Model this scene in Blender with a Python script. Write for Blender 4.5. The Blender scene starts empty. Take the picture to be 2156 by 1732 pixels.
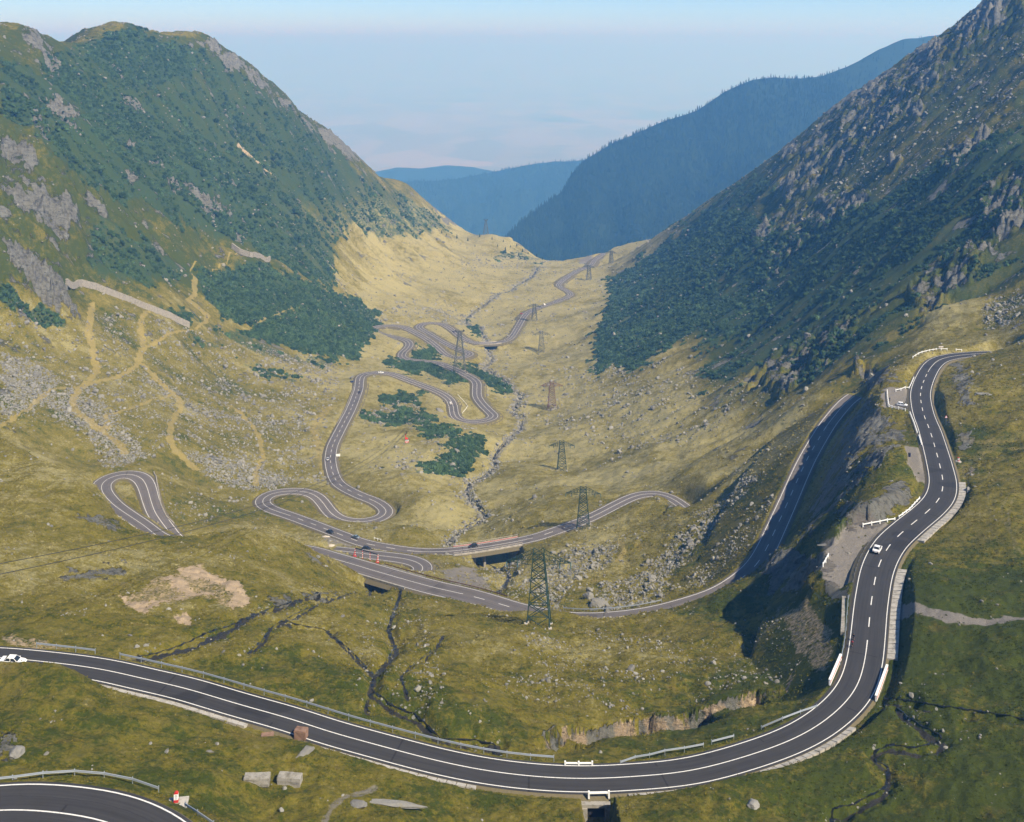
import bpy, bmesh, math, random
import numpy as np
from mathutils import Vector, Matrix

random.seed(7)
RNG = np.random.default_rng(11)
scene = bpy.context.scene

# ------------------------------------------------------------------ camera
# level view camera with a lens drop (verticals stay parallel in the photograph)
CX, CY, F, VH = 1078.0, 866.0, 2200.0, 90.0      # photograph pixels (2156 x 1732): centre, focal length, horizon
cam_data = bpy.data.cameras.new('camera')
cam_data.sensor_fit = 'HORIZONTAL'
cam_data.sensor_width = 36.0
cam_data.lens = 36.0 * F / 2156.0
cam_data.shift_y = -(CY - VH) / 2156.0
cam_data.clip_start = 1.0
cam_data.clip_end = 150000.0
cam = bpy.data.objects.new('camera', cam_data)
cam.location = (0, 0, 0)
cam.rotation_euler = (math.pi / 2, 0, 0)
scene.collection.objects.link(cam)
scene.camera = cam

# ------------------------------------------------------------------ light
SUN_AZ, SUN_EL = math.radians(130.0), math.radians(45.0)     # azimuth from +Y towards +X
to_sun = Vector((math.sin(SUN_AZ) * math.cos(SUN_EL), math.cos(SUN_AZ) * math.cos(SUN_EL), math.sin(SUN_EL)))
world = bpy.data.worlds.new('World')
scene.world = world
world.use_nodes = True
wn = world.node_tree
for n in list(wn.nodes):
    wn.nodes.remove(n)
sky = wn.nodes.new('ShaderNodeTexSky')
sky.sky_type = 'NISHITA'
sky.sun_disc = False
sky.sun_elevation = SUN_EL
sky.sun_rotation = SUN_AZ
sky.altitude = 2000.0
sky.air_density = 0.6
sky.dust_density = 0.0
sky.ozone_density = 6.0
bg = wn.nodes.new('ShaderNodeBackground')
bg.inputs['Strength'].default_value = 0.095
wo = wn.nodes.new('ShaderNodeOutputWorld')
wn.links.new(sky.outputs[0], bg.inputs[0])
wn.links.new(bg.outputs[0], wo.inputs[0])

sun_data = bpy.data.lights.new('sun', 'SUN')
sun_data.energy = 4.3
sun_data.angle = math.radians(0.53)
sun_data.color = (1.0, 0.93, 0.80)
sun = bpy.data.objects.new('sun', sun_data)
sun.rotation_euler = to_sun.to_track_quat('Z', 'Y').to_euler()
scene.collection.objects.link(sun)

vs = scene.view_settings
vs.view_transform = 'Standard'
vs.look = 'None'
vs.exposure = 0.9
vs.gamma = 1.0
vs.use_curve_mapping = False
cy = scene.cycles
cy.max_bounces = 6
cy.diffuse_bounces = 2
cy.glossy_bounces = 2
cy.transmission_bounces = 2
cy.volume_bounces = 2
cy.transparent_max_bounces = 8
cy.use_denoising = True

col = scene.collection


# ------------------------------------------------------------------ helpers
def R(a):
    return math.radians(a)


def tag(o, label=None, cat=None, group=None, kind=None):
    if label:
        o['label'] = label
    if cat:
        o['category'] = cat
    if group:
        o['group'] = group
    if kind:
        o['kind'] = kind
    return o


def empty(name, loc=(0, 0, 0), rz=0.0):
    o = bpy.data.objects.new(name, None)
    o.location = loc
    o.rotation_euler = (0, 0, rz)
    o.empty_display_size = 0.5
    col.objects.link(o)
    return o


class MB:
    """collects vertices and faces; build() links them as one mesh object"""
    def __init__(s):
        s.v, s.f = [], []

    def add(s, v, f):
        k = len(s.v)
        s.v += [tuple(p) for p in v]
        s.f += [tuple(i + k for i in q) for q in f]
        return s

    def box(s, c, d, rz=0.0, taper=1.0):
        cx, cy_, cz = c
        dx, dy, dz = d[0] / 2, d[1] / 2, d[2] / 2
        ca, sa = math.cos(rz), math.sin(rz)
        vv = []
        for z, t in ((-dz, 1.0), (dz, taper)):
            for x, y in ((-dx, -dy), (dx, -dy), (dx, dy), (-dx, dy)):
                x *= t
                y *= t
                vv.append((cx + x * ca - y * sa, cy_ + x * sa + y * ca, cz + z))
        return s.add(vv, [(0, 3, 2, 1), (4, 5, 6, 7), (0, 1, 5, 4), (1, 2, 6, 5), (2, 3, 7, 6), (3, 0, 4, 7)])

    def bar(s, a, b, w, h=None, n=4):
        """a prism of n sides from a to b"""
        a, b = Vector(a), Vector(b)
        h = h or w
        d = (b - a).normalized()
        up = Vector((0, 0, 1)) if abs(d.z) < 0.95 else Vector((0, 1, 0))
        x = d.cross(up).normalized()
        y = x.cross(d).normalized()
        vv = []
        for p in (a, b):
            for k in range(n):
                t = 2 * math.pi * (k + 0.5) / n
                sc = 1.0 / math.cos(math.pi / n) if n == 4 else 1.0
                vv.append(p + x * (math.cos(t) * w / 2 * sc) + y * (math.sin(t) * h / 2 * sc))
        ff = [(k, (k + 1) % n, n + (k + 1) % n, n + k) for k in range(n)]
        ff += [tuple(reversed(range(n))), tuple(range(n, 2 * n))]
        return s.add(vv, ff)

    def lathe(s, c, prof, n=12):
        """prof: (radius, z) from bottom to top"""
        vv = []
        for r, z in prof:
            for k in range(n):
                t = 2 * math.pi * k / n
                vv.append((c[0] + r * math.cos(t), c[1] + r * math.sin(t), c[2] + z))
        m = len(prof)
        ff = []
        for j in range(m - 1):
            for k in range(n):
                ff.append((j * n + k, j * n + (k + 1) % n, (j + 1) * n + (k + 1) % n, (j + 1) * n + k))
        ff += [tuple(reversed(range(n))), tuple(range((m - 1) * n, m * n))]
        return s.add(vv, ff)

    def build(s, name, mat, parent=None, smooth=False, loc=None):
        me = bpy.data.meshes.new(name)
        me.from_pydata(s.v, [], s.f)
        me.update()
        if mat:
            me.materials.append(mat)
        if smooth:
            me.polygons.foreach_set('use_smooth', [True] * len(me.polygons))
        o = bpy.data.objects.new(name, me)
        if loc is not None:
            o.location = loc
        col.objects.link(o)
        if parent:
            o.parent = parent
        return o


def copy_tree(o, parent=None):
    c = o.copy()
    col.objects.link(c)
    c.parent = parent
    for ch in list(o.children):
        copy_tree(ch, c)
    return c


# ------------------------------------------------------------------ materials
def mat_new(name):
    m = bpy.data.materials.new(name)
    m.use_nodes = True
    nt = m.node_tree
    for n in list(nt.nodes):
        nt.nodes.remove(n)
    out = nt.nodes.new('ShaderNodeOutputMaterial')
    bs = nt.nodes.new('ShaderNodeBsdfPrincipled')
    nt.links.new(bs.outputs[0], out.inputs[0])
    return m, nt, bs


class NG:
    """short hand for shader nodes"""
    def __init__(s, nt):
        s.nt = nt

    def n(s, t, **kw):
        nd = s.nt.nodes.new(t)
        for k, v in kw.items():
            setattr(nd, k, v)
        return nd

    def l(s, a, b):
        s.nt.links.new(a, b)

    def val(s, sock, x):
        if hasattr(x, 'is_output') or isinstance(x, bpy.types.NodeSocket):
            s.l(x, sock)
        else:
            sock.default_value = x

    def math(s, op, a, b=0.0, c=None, clamp=False):
        nd = s.n('ShaderNodeMath', operation=op, use_clamp=clamp)
        s.val(nd.inputs[0], a)
        s.val(nd.inputs[1], b)
        if c is not None:
            s.val(nd.inputs[2], c)
        return nd.outputs[0]

    def mix(s, f, a, b):
        nd = s.n('ShaderNodeMix', data_type='RGBA')
        s.val(nd.inputs[0], f)
        for sock, x in ((nd.inputs[6], a), (nd.inputs[7], b)):
            if isinstance(x, tuple):
                x = (x[0], x[1], x[2], 1.0)
            s.val(sock, x)
        return nd.outputs[2]

    def noise(s, vec, scale, detail=4.0, rough=0.55, dist=0.0, dim='3D'):
        nd = s.n('ShaderNodeTexNoise', noise_dimensions=dim)
        if vec is not None:
            s.l(vec, nd.inputs['Vector'])
        nd.inputs['Scale'].default_value = scale
        nd.inputs['Detail'].default_value = detail
        nd.inputs['Roughness'].default_value = rough
        nd.inputs['Distortion'].default_value = dist
        return nd.outputs[0]

    def voro(s, vec, scale, feature='F1', out=0):
        nd = s.n('ShaderNodeTexVoronoi', feature=feature)
        s.l(vec, nd.inputs['Vector'])
        nd.inputs['Scale'].default_value = scale
        return nd.outputs[out]

    def ramp(s, x, lo, hi, a=0.0, b=1.0):
        nd = s.n('ShaderNodeMapRange', interpolation_type='SMOOTHSTEP')
        s.val(nd.inputs[0], x)
        s.val(nd.inputs[1], lo)
        s.val(nd.inputs[2], hi)
        s.val(nd.inputs[3], a)
        s.val(nd.inputs[4], b)
        return nd.outputs[0]

    def scale_col(s, c, f):
        nd = s.n('ShaderNodeVectorMath', operation='SCALE')
        s.l(c, nd.inputs[0])
        s.val(nd.inputs['Scale'], f)
        return nd.outputs[0]

    def bump(s, h, strength, dist):
        nd = s.n('ShaderNodeBump')
        s.l(h, nd.inputs['Height'])
        nd.inputs['Strength'].default_value = strength
        nd.inputs['Distance'].default_value = dist
        return nd.outputs[0]


def plain_mat(name, c, rough=0.6, metal=0.0, var=0.12, scale=3.0, spec=0.3):
    """a slightly uneven, worn surface of one colour"""
    m, nt, bs = mat_new(name)
    g = NG(nt)
    tc = g.n('ShaderNodeTexCoord').outputs['Object']
    nz = g.noise(tc, scale, 5.0, 0.6)
    f = g.math('MULTIPLY_ADD', nz, 2 * var, 1.0 - var)
    rgb = g.n('ShaderNodeRGB')
    rgb.outputs[0].default_value = (c[0], c[1], c[2], 1)
    g.l(g.scale_col(rgb.outputs[0], f), bs.inputs['Base Color'])
    bs.inputs['Roughness'].default_value = rough
    bs.inputs['Metallic'].default_value = metal
    bs.inputs['Specular IOR Level'].default_value = spec
    return m
# ------------------------------------------------------------------ survey data read off the photograph
# roads: centre line in photograph pixels, height keys {index: metres below the camera}, half width between edge lines {index: m}
ROADS = {}
ROADS['main'] = dict(pts=[(-150, 1380), (-70, 1384), (0, 1388.6), (61, 1392.6), (155, 1401.6), (230, 1413), (306, 1431), (387, 1449), (500, 1483), (612, 1514),
    (690, 1540), (774, 1562.5), (905, 1598.5), (1014, 1622), (1122, 1636), (1230, 1641.7), (1338, 1636), (1464, 1622), (1614, 1579), (1704, 1539),
    (1768, 1492), (1804.6, 1445.5), (1820.8, 1391.5), (1828, 1334), (1832.6, 1283.6), (1837.7, 1247.6), (1845, 1208), (1857, 1175.5), (1874, 1147),
    (1893, 1127), (1920, 1104), (1955.7, 1075), (1979, 1048), (1985.6, 1017.6), (1979, 981.6), (1970, 947.4), (1957.6, 906), (1945, 873.6), (1938.5, 841),
    (1939.5, 819.6), (1948.5, 794.5), (1961, 772.8), (1977.3, 758.5), (2002.5, 751), (2024, 747.6), (2060, 745), (2100, 744)],
    z={0: -108.5, 2: -110, 11: -114.5, 15: -117.5, 19: -120.5, 23: -124, 29: -127.2, 33: -130.5, 39: -136.8, 44: -141, 46: -143},
    w={0: 3.0, 15: 2.95, 20: 3.2, 25: 3.5, 29: 3.8, 34: 3.75, 40: 3.5, 46: 3.3})
ROADS['lower'] = dict(pts=[(1800, 834), (1785, 845), (1770, 861), (1757.8, 875.4), (1739.8, 898.8), (1707.4, 952.8), (1687.6, 992), (1656, 1063.8), (1632, 1116.6),
    (1610.7, 1159.8), (1586.7, 1196), (1548, 1228), (1507.5, 1251), (1452, 1269), (1392, 1286), (1332, 1296.6), (1248, 1303.8), (1170, 1299), (1087, 1282.6),
    (1042.8, 1269.4), (976.8, 1251.8), (906.4, 1236), (800.8, 1206), (697.4, 1174.8), (640, 1160), (540, 1150), (430, 1148), (347.4, 1138.3), (301, 1105.5),
    (249, 1071), (231, 1056), (217, 1039), (213, 1024.8), (219, 1014.4), (237, 1004), (266.8, 998.7), (290.7, 1003), (304, 1014.4), (311.6, 1032.3),
    (317.6, 1053.2), (326.5, 1078.6), (338, 1095), (350, 1112), (372, 1138), (420, 1162)],
    z={0: -163.5, 2: -165, 9: -172, 13: -176, 16: -180, 19: -184, 21: -187, 23: -192, 27: -203, 30: -208, 35: -210.5, 39: -212, 41: -214, 44: -219},
    w={0: 3.2, 10: 3.2, 17: 3.3, 20: 4.3, 24: 4.2, 28: 3.3, 32: 4.3, 36: 4.3, 40: 3.4, 44: 3.3})
ROADS['hairpin'] = dict(pts=[(700, 1196), (780, 1206), (840, 1212), (870, 1211), (886.6, 1206), (892, 1197.9), (884.4, 1189), (866.8, 1181.4), (840.4, 1175.9),
    (789.8, 1169.5), (740, 1163), (700, 1159)],
    z={0: -212, 3: -216.5, 5: -219, 8: -221, 11: -224}, w={0: 3.2, 5: 4.0, 11: 3.3})
ROADS['valley'] = dict(pts=[(1450, 1075), (1425, 1056), (1397, 1043.4), (1368, 1039.8), (1337, 1045), (1308, 1057.8), (1241, 1091.4), (1164, 1120), (1119.8, 1134),
    (1031.8, 1150.6), (950.5, 1161), (880, 1162), (820, 1154), (765.4, 1142.5), (715.9, 1125.7), (661.4, 1104.9), (613.4, 1087.3), (573.5, 1073.7), (557.4, 1064.9),
    (552.3, 1056.9), (555.8, 1048.9), (571.8, 1040), (597.5, 1035.3), (626, 1034), (650.3, 1037.7), (666.2, 1044.9), (679, 1057.7), (690.3, 1073.7), (703, 1086.5),
    (720.6, 1095.3), (744.6, 1099.3), (773.4, 1098.5), (799, 1092), (811.9, 1083.3), (813.4, 1076.9), (807, 1068), (789.4, 1056), (760.6, 1044.9), (730.3, 1030.5),
    (711, 1016.9), (701.4, 998.5), (696, 974.5), (696.3, 958), (701, 937), (715.4, 907.4), (737, 866), (748, 840), (755, 820), (757, 803), (760, 793), (770, 788),
    (792.8, 784.8), (822.7, 787.2), (852.5, 798.2), (892.4, 813.1), (924.3, 826), (946, 840), (954.1, 855.9), (956, 869.9), (962, 880.8), (976, 886.8), (1000, 888.3),
    (1021.8, 885.8), (1035.8, 880.8), (1038.8, 874.9), (1029.8, 865.9), (1015.9, 851.9), (1005, 836), (1004, 820), (1004, 808.1), (997, 799.2), (978, 788.2),
    (948.1, 774.3), (918.3, 764.3), (882.4, 760.3), (856.5, 757.4), (846.5, 751.4), (848, 743), (857.5, 734.4), (862.5, 725.5), (857.5, 718.4), (844.6, 713.5),
    (820.7, 708.5), (798.8, 702.6), (786.4, 695.6), (789.8, 690.2), (804.8, 686.6), (832.6, 686.2), (852.5, 690.6), (876.4, 701.6), (902.3, 716.5), (922.3, 732.4),
    (938.2, 746.4), (952.1, 752.4), (972, 753.4), (988, 748.4), (988, 743.4), (972, 738.4), (952, 730.5), (928.2, 718.4), (902.3, 702.6), (886.4, 693.6),
    (882.4, 687.6), (892.4, 681.7), (912.3, 680.7), (932.2, 683.6), (950.1, 693.6), (968, 708.5), (986, 718.4), (1003.9, 722.5), (1027.8, 723.5), (1047.7, 722),
    (1067.6, 716.5), (1077.6, 709.6), (1088, 694), (1096.8, 678.3), (1105.5, 664.3), (1116, 655.6), (1140.4, 646), (1166.5, 637.3), (1189.2, 628.6),
    (1201.4, 621.6), (1197.9, 615.5), (1185.7, 608.5), (1176, 601.6), (1182.2, 592.8), (1196.2, 582.4), (1217, 570.2), (1241.5, 561.5), (1252, 549.3),
    (1262.4, 540.6), (1274.7, 533.6)],
    z={0: -216.5, 2: -218.5, 6: -221, 9: -224, 13: -226.5, 19: -235, 34: -245, 41: -251, 49: -267.5, 57: -277.5, 64: -281.5, 69: -286.5, 75: -294, 84: -302, 95: -310.5,
       102: -315.5, 110: -322.5, 116: -331, 121: -340.5, 124: -343, 130: -353},
    w={0: 3.0, 12: 3.0, 16: 3.2, 20: 3.8, 26: 3.4, 33: 3.6, 40: 3.2, 60: 3.2, 64: 3.6, 130: 3.1})
ROADS['near'] = dict(pts=[(-260, 1745), (-120, 1720), (0, 1706.7), (60, 1708), (111.5, 1713.4), (207.5, 1730), (290, 1760), (350, 1805), (385, 1870), (390, 1950), (370, 2050)],
    z={0: -97.4, 2: -98.0, 5: -98.4, 10: -97.5}, w={0: 4.6, 10: 4.9})

# streams: (pixels, width in metres)
STREAMS = [
    ([(1041, 1592), (1044.6, 1568), (996, 1557), (927.6, 1557), (906, 1532), (873.6, 1503), (830.4, 1489), (808.8, 1470.8), (780, 1452.8), (787, 1424), (808.8, 1398.8),
      (826.8, 1370), (834, 1359), (823, 1344.8), (816, 1323), (826.8, 1294.4), (837.6, 1265.6), (844.8, 1251), (840, 1235)], 2.0, 1.3),
    ([(590, 1309), (604.8, 1308.8), (626, 1316), (666, 1323), (690, 1326), (697, 1337.6), (729.6, 1362.8), (758.4, 1391.6), (783.6, 1420)], 1.3, 0.9),
    ([(281, 1384), (317, 1379), (360, 1366.4), (396, 1352), (432, 1334), (479, 1319.6), (522, 1301.6), (561.6, 1283.6), (612, 1269), (669.6, 1247.6)], 2.2, 0.8),
    ([(522, 1375), (554, 1348), (569, 1323), (590, 1308.8), (619, 1294.4), (666, 1272.8), (691, 1258.4), (738, 1249), (800, 1246)], 1.4, 0.7),
    ([(859, 1463.6), (844.8, 1431), (855.6, 1409.6), (891.6, 1384.4), (913, 1366.4), (934.8, 1344.8)], 0.9, 0.5),
    ([(1890, 1490), (1912.8, 1510.4), (1941.6, 1528.4), (1988.4, 1551.8), (1970, 1566), (1920, 1575), (1876.8, 1568), (1840, 1582.4), (1844, 1604), (1872, 1614.8),
      (1866, 1658), (1830, 1676), (1786.8, 1697.6), (1750.8, 1701), (1754, 1740)], 1.5, 0.9),
    ([(1862, 1470), (1912.8, 1474.4), (1970, 1485), (2028, 1492.4), (2100, 1503), (2200, 1522)], 1.6, 1.6),
    ([(780, 1500), (768, 1490), (775, 1470), (790, 1455)], 1.0, 0.7),
    ([(1100.6, 885.8), (1093, 903.8), (1068, 925.4), (1050, 943.4), (1039, 965), (1043, 979), (1021, 1001), (989, 1019), (981.8, 1033), (996, 1055), (1021, 1073),
      (1021, 1083.8), (989, 1101.8), (963.8, 1123.4), (942, 1141.4), (960, 1158), (1000, 1172), (1040, 1195), (1075, 1205), (1060, 1232), (1045, 1250)], 2.8, 1.5),
    ([(978, 674.6), (985, 684), (1010.6, 691.4), (1017.8, 705.8), (1028.6, 727.4), (1028.6, 741.8), (1035.8, 759.8), (1014, 774), (1071.8, 806.6), (1096, 831.8),
      (1079, 867.8), (1097, 878.6)], 3.2, 1.5),
    ([(1131, 563), (1129, 572), (1114.8, 586.4), (1082.4, 604.4), (1078.8, 611.6), (1050, 618.8), (1032, 633), (999.6, 654.8), (978, 674.6)], 3.6, 1.5),
]

# ground control points: (pixel x, pixel y, distance Y in metres)
GROUND = [
    # near slope below the camera and left foreground
    (0, 1560, 152), (150, 1540, 157), (300, 1550, 158), (300, 1470, 175), (220, 1450, 175.8), (200, 1433, 177), (400, 1492, 173.5), (450, 1520, 170), (550, 1543, 171), (450, 1570, 159), (600, 1600, 158), (700, 1700, 148), (500, 1700, 146), (450, 1640, 149), (900, 1680, 155),
    (0, 1398, 175.5), (60, 1394, 175.5), (110, 1398, 174.5), (160, 1420, 172.5), (0, 1440, 169), (100, 1450, 168), (640, 1556, 166.5), (600, 1552, 167), (700, 1585, 163), (1200, 1740, 151), (1000, 1740, 151),
    (1545, 1622, 166), (1500, 1680, 157), (1800, 1700, 157), (2000, 1700, 154), (2156, 1700, 152), (2000, 1600, 166), (2156, 1500, 179), (2000, 1480, 184), (1950, 1420, 197),
    (2156, 1350, 205), (1960, 1300, 217), (2100, 1200, 240), (1980, 1180, 250), (2100, 1050, 284), (2030, 1050, 292), (2156, 950, 323), (2060, 900, 350), (2030, 820, 388), (2110, 830, 380), (2156, 760, 420),
    (-200, 1500, 165), (-200, 1650, 140), (0, 2000, 108), (700, 2000, 114), (1400, 2000, 116), (2156, 2000, 122), (2400, 1500, 178), (2400, 1100, 262), (2400, 800, 380),
    (-200, 2000, 104),
    # meadow between main road and hump
    (0, 1340, 199), (150, 1345, 200), (0, 1290, 220), (150, 1290, 222), (350, 1340, 206), (350, 1260, 243), (250, 1200, 268), (100, 1200, 262), (0, 1150, 276), (450, 1330, 214), (450, 1230, 262),
    (500, 1180, 297), (560, 1230, 275), (600, 1350, 212), (600, 1400, 200), (700, 1450, 191), (750, 1400, 209), (700, 1290, 258), (640, 1230, 296), (700, 1240, 310), (740, 1262, 300), (760, 1222, 364), (844, 1253, 360), (830, 1285, 322), (816, 1323, 286), (834, 1359, 256), (785, 1250, 350), (875, 1264, 338),
    (850, 1450, 194), (950, 1500, 186), (1000, 1450, 202), (950, 1380, 228), (905, 1325, 262), (960, 1290, 288), (1000, 1350, 246), (1050, 1400, 226), (1100, 1480, 204), (1135, 1324, 284), (1080, 1310, 291),
    (1200, 1320, 288), (1200, 1380, 246), (1250, 1450, 216), (1330, 1340, 273), (1400, 1400, 237), (1450, 1320, 277), (1550, 1300, 275), (1550, 1400, 236), (1640, 1260, 281), (1600, 1290, 269), (1500, 1330, 264), (1700, 1200, 294), (1660, 1330, 258),
    (1720, 1350, 240), (1740, 1300, 247), (1760, 1400, 222), (1350, 1500, 205), (1500, 1460, 219), (1620, 1440, 219), (1720, 1420, 216), (1450, 1540, 194), (1550, 1510, 197), (1640, 1460, 205), (1200, 1560, 190), (1300, 1590, 178), (1120, 1590, 177),
    (1420, 1590, 179), (1560, 1560, 183), (1660, 1500, 194), (1740, 1460, 202), (1000, 1590, 176), (900, 1570, 178), (800, 1520, 184), (650, 1480, 188), (500, 1440, 190), (400, 1410, 194), (250, 1385, 193),
    (1636, 1166, 311), (1587, 1210, 311), (1538, 1242, 300), (1490, 1266, 298), (1424, 1282, 298), (1350, 1296, 300),
    # gravel pull-off left of the upper road and the spur under it
    (1780, 1150, 260), (1740, 1190, 262), (1760, 1240, 247), (1720, 1140, 272), (1850, 1070, 276), (1900, 1040, 292), (1930, 960, 320), (1890, 940, 326), (1900, 860, 385), (1870, 845, 392), (1880, 800, 420),
    (1900, 770, 440), (1930, 745, 467), (1960, 735, 480), (1850, 950, 337), (1800, 950, 362), (1760, 1030, 335), (1700, 1120, 322), (1800, 1060, 292), (1830, 870, 398), (1780, 900, 412), (1850, 800, 425),
    # hump that hides the lower road, left spur (crest, then its far side)
    (690, 1170, 376), (660, 1158, 366), (600, 1130, 352), (560, 1118, 344), (500, 1112, 334), (470, 1116, 328), (431, 1122, 322), (374, 1132, 314), (328, 1138, 312), (291, 1114, 322), (253, 1091, 332), (222, 1052, 350), (195, 1028, 360), (129, 994, 372), (60, 952, 392), (0, 925, 405),
    (690, 1190, 392), (640, 1180, 390), (560, 1150, 376), (431, 1158, 350), (374, 1166, 338), (328, 1164, 338), (270, 1140, 354), (222, 1092, 372), (129, 1030, 402), (0, 960, 440), (60, 990, 420),
    (-120, 850, 440), (0, 1050, 322), (120, 1100, 307), (0, 980, 362), (-150, 1100, 290), (-200, 950, 380), (230, 1150, 300), (480, 1150, 312),
    (1130, 1287, 303), (1180, 1289, 303), (1070, 1295, 299), (1230, 1303, 298), (1030, 1296, 296), (1130, 1306, 318), (1180, 1308, 318), (1070, 1304, 316), (1230, 1312, 312), (1010, 1290, 312),
    # behind the hump
    (480, 1140, 450), (560, 1110, 470), (430, 1095, 482), (640, 1130, 470), (500, 1070, 505), (420, 1020, 540), (600, 1060, 530), (620, 1130, 486), (720, 1150, 466),
    (930, 1195, 428), (980, 1215, 400), (1030, 1230, 380), (940, 1180, 447), (1000, 1195, 440), (1060, 1215, 408), (1090, 1180, 448), (1100, 1250, 362), (1180, 1270, 352), (1300, 1270, 352), (1250, 1210, 398),
    (1350, 1200, 398), (1200, 1160, 440), (1150, 1180, 432), (1300, 1130, 446), (1228, 1112, 474), (1420, 1130, 424), (1400, 1060, 478), (1440, 1025, 492), (1480, 1080, 440), (1500, 1180, 372), (1560, 1100, 402),
    (1600, 1000, 446), (1640, 930, 482), (1700, 850, 520), (1420, 1230, 366), (1740, 830, 520), (1560, 1020, 455), (1520, 1010, 476),
    # valley floor
    (880, 1110, 488), (900, 1050, 550), (860, 1000, 592), (940, 1080, 535), (1100, 1080, 510), (1150, 1050, 545), (1060, 1040, 570), (1183, 994, 634), (1100, 980, 632), (1250, 1000, 602), (1330, 960, 620),
    (780, 960, 640), (850, 920, 675), (950, 950, 650), (800, 880, 735), (880, 870, 756), (900, 930, 668), (980, 930, 678), (1020, 910, 712), (1150, 920, 708), (1162, 864, 812), (1250, 900, 720), (1050, 800, 925),
    (1100, 780, 960), (1140, 742, 1105), (1180, 800, 905), (960, 800, 890), (900, 790, 895), (850, 830, 815), (940, 755, 985), (900, 740, 1035), (1200, 720, 1120), (1125, 676, 1265), (1180, 660, 1275),
    (1060, 680, 1235), (1050, 650, 1330), (1100, 630, 1390), (1150, 610, 1440), (1240, 591, 1535), (1287, 556, 1655), (1200, 560, 1680), (1150, 552, 1715), (1100, 560, 1690), (1080, 580, 1590), (930, 660, 1240),
    (850, 670, 1180), (760, 670, 1130), (950, 620, 1360), (860, 600, 1370), (1000, 590, 1480), (900, 560, 1500), (780, 580, 1320), (1000, 540, 1680), (1100, 530, 1770), (1050, 494, 1850), (1000, 495, 1870),
    (1170, 553, 1760), (1215, 546, 1760), (1300, 520, 1740), (1340, 508, 1740), (730, 800, 838), (700, 760, 890), (680, 860, 738), (650, 900, 690), (650, 960, 640), (600, 1000, 597), (720, 730, 950), (760, 700, 1020),
    # beyond the lip the ground falls away
    (1180, 640, 1900), (1050, 600, 2000), (1300, 600, 1900), (1180, 700, 2300), (900, 640, 2200), (1400, 650, 2150), (1180, 760, 2600), (700, 700, 2500), (1700, 500, 2300),
    # left talus and mountain
    (265, 970, 527), (200, 960, 527), (100, 950, 515), (0, 905, 510), (0, 800, 563), (0, 700, 622), (-150, 800, 540), (-150, 650, 620), (150, 850, 578), (200, 850, 590), (300, 850, 611), (300, 750, 690),
    (100, 720, 640), (200, 680, 690), (300, 660, 735), (390, 672, 778), (350, 920, 570), (450, 900, 645), (450, 780, 760), (550, 720, 850), (600, 850, 740), (550, 930, 645), (480, 700, 835), (150, 590, 722),
    (250, 610, 750), (0, 600, 645), (60, 560, 680), (110, 640, 670), (0, 480, 690), (0, 350, 770), (0, 200, 880), (-200, 400, 700), (-200, 200, 800), (100, 450, 742), (100, 320, 835), (200, 500, 795), (200, 350, 905),
    (200, 220, 1050), (350, 580, 840), (350, 450, 935), (350, 300, 1100), (350, 180, 1230), (450, 540, 960), (500, 500, 1030), (540, 530, 1045), (500, 400, 1150), (500, 250, 1325), (600, 600, 1000), (700, 700, 965),
    (640, 650, 960), (700, 620, 1080), (700, 560, 1250), (600, 470, 1180), (600, 350, 1335), (700, 420, 1430), (700, 330, 1560), (750, 520, 1420), (800, 560, 1355), (800, 450, 1560), (850, 450, 1650), (900, 500, 1700), (940, 490, 1840),
    # left skyline and its far side
    (-60, 60, 1000), (0, 83, 985), (50, 55, 1050), (110, 80, 1100), (170, 93, 1150), (205, 90, 1180), (235, 74, 1215), (275, 56, 1250), (325, 76, 1290), (400, 90, 1340), (440, 76, 1380), (480, 105, 1420), (520, 128, 1450), (560, 165, 1490),
    (600, 195, 1520), (690, 275, 1600), (750, 325, 1650), (800, 372, 1705), (870, 395, 1830), (920, 440, 1880), (975, 487, 1930), (-200, 0, 950),
    (0, 200, 1200), (275, 180, 1450), (520, 260, 1650), (690, 400, 1850), (870, 520, 2100), (-200, 150, 1150), (200, 400, 1900), (500, 500, 2200),
    # right slope
    (1300, 600, 1430), (1280, 640, 1310), (1250, 700, 1125), (1250, 780, 930), (1350, 780, 850), (1300, 850, 765), (1400, 880, 690), (1450, 800, 765), (1450, 650, 1000), (1400, 560, 1350), (1550, 560, 1000),
    (1600, 650, 845), (1600, 500, 1035), (1550, 750, 765), (1650, 800, 625), (1700, 740, 650), (1500, 950, 580), (1600, 880, 590), (1650, 950, 492), (1800, 500, 800), (1800, 350, 990), (1800, 620, 685), (1800, 720, 600), (1850, 760, 525),
    (1950, 400, 765), (1950, 550, 660), (1950, 660, 570), (2000, 620, 600), (2100, 300, 720), (2100, 150, 910), (2156, 500, 605), (2100, 620, 560), (2156, 680, 500), (2050, 700, 520), (2300, 300, 640), (2300, 0, 900), (2300, 500, 560),
    # right skyline
    (1420, 472, 1620), (1500, 415, 1520), (1580, 362, 1450), (1650, 312, 1390), (1700, 272, 1360), (1750, 232, 1330), (1800, 195, 1300), (1850, 165, 1270), (1900, 125, 1240), (1960, 90, 1210), (2020, 45, 1180), (2080, 0, 1160), (2156, -60, 1130), (2300, -160, 1060),
    (1500, 540, 1780), (1650, 450, 1660), (1800, 330, 1560), (1960, 220, 1470), (2156, 80, 1390), (2300, 0, 1320), (1800, 450, 1900), (2100, 300, 1800),
]

# cover polygons in photograph pixels: (kind, strength, points)
def z8(pts):
    return [(733 + x * .1992, 646.8 + y * .1992) for x, y in pts]

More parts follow.
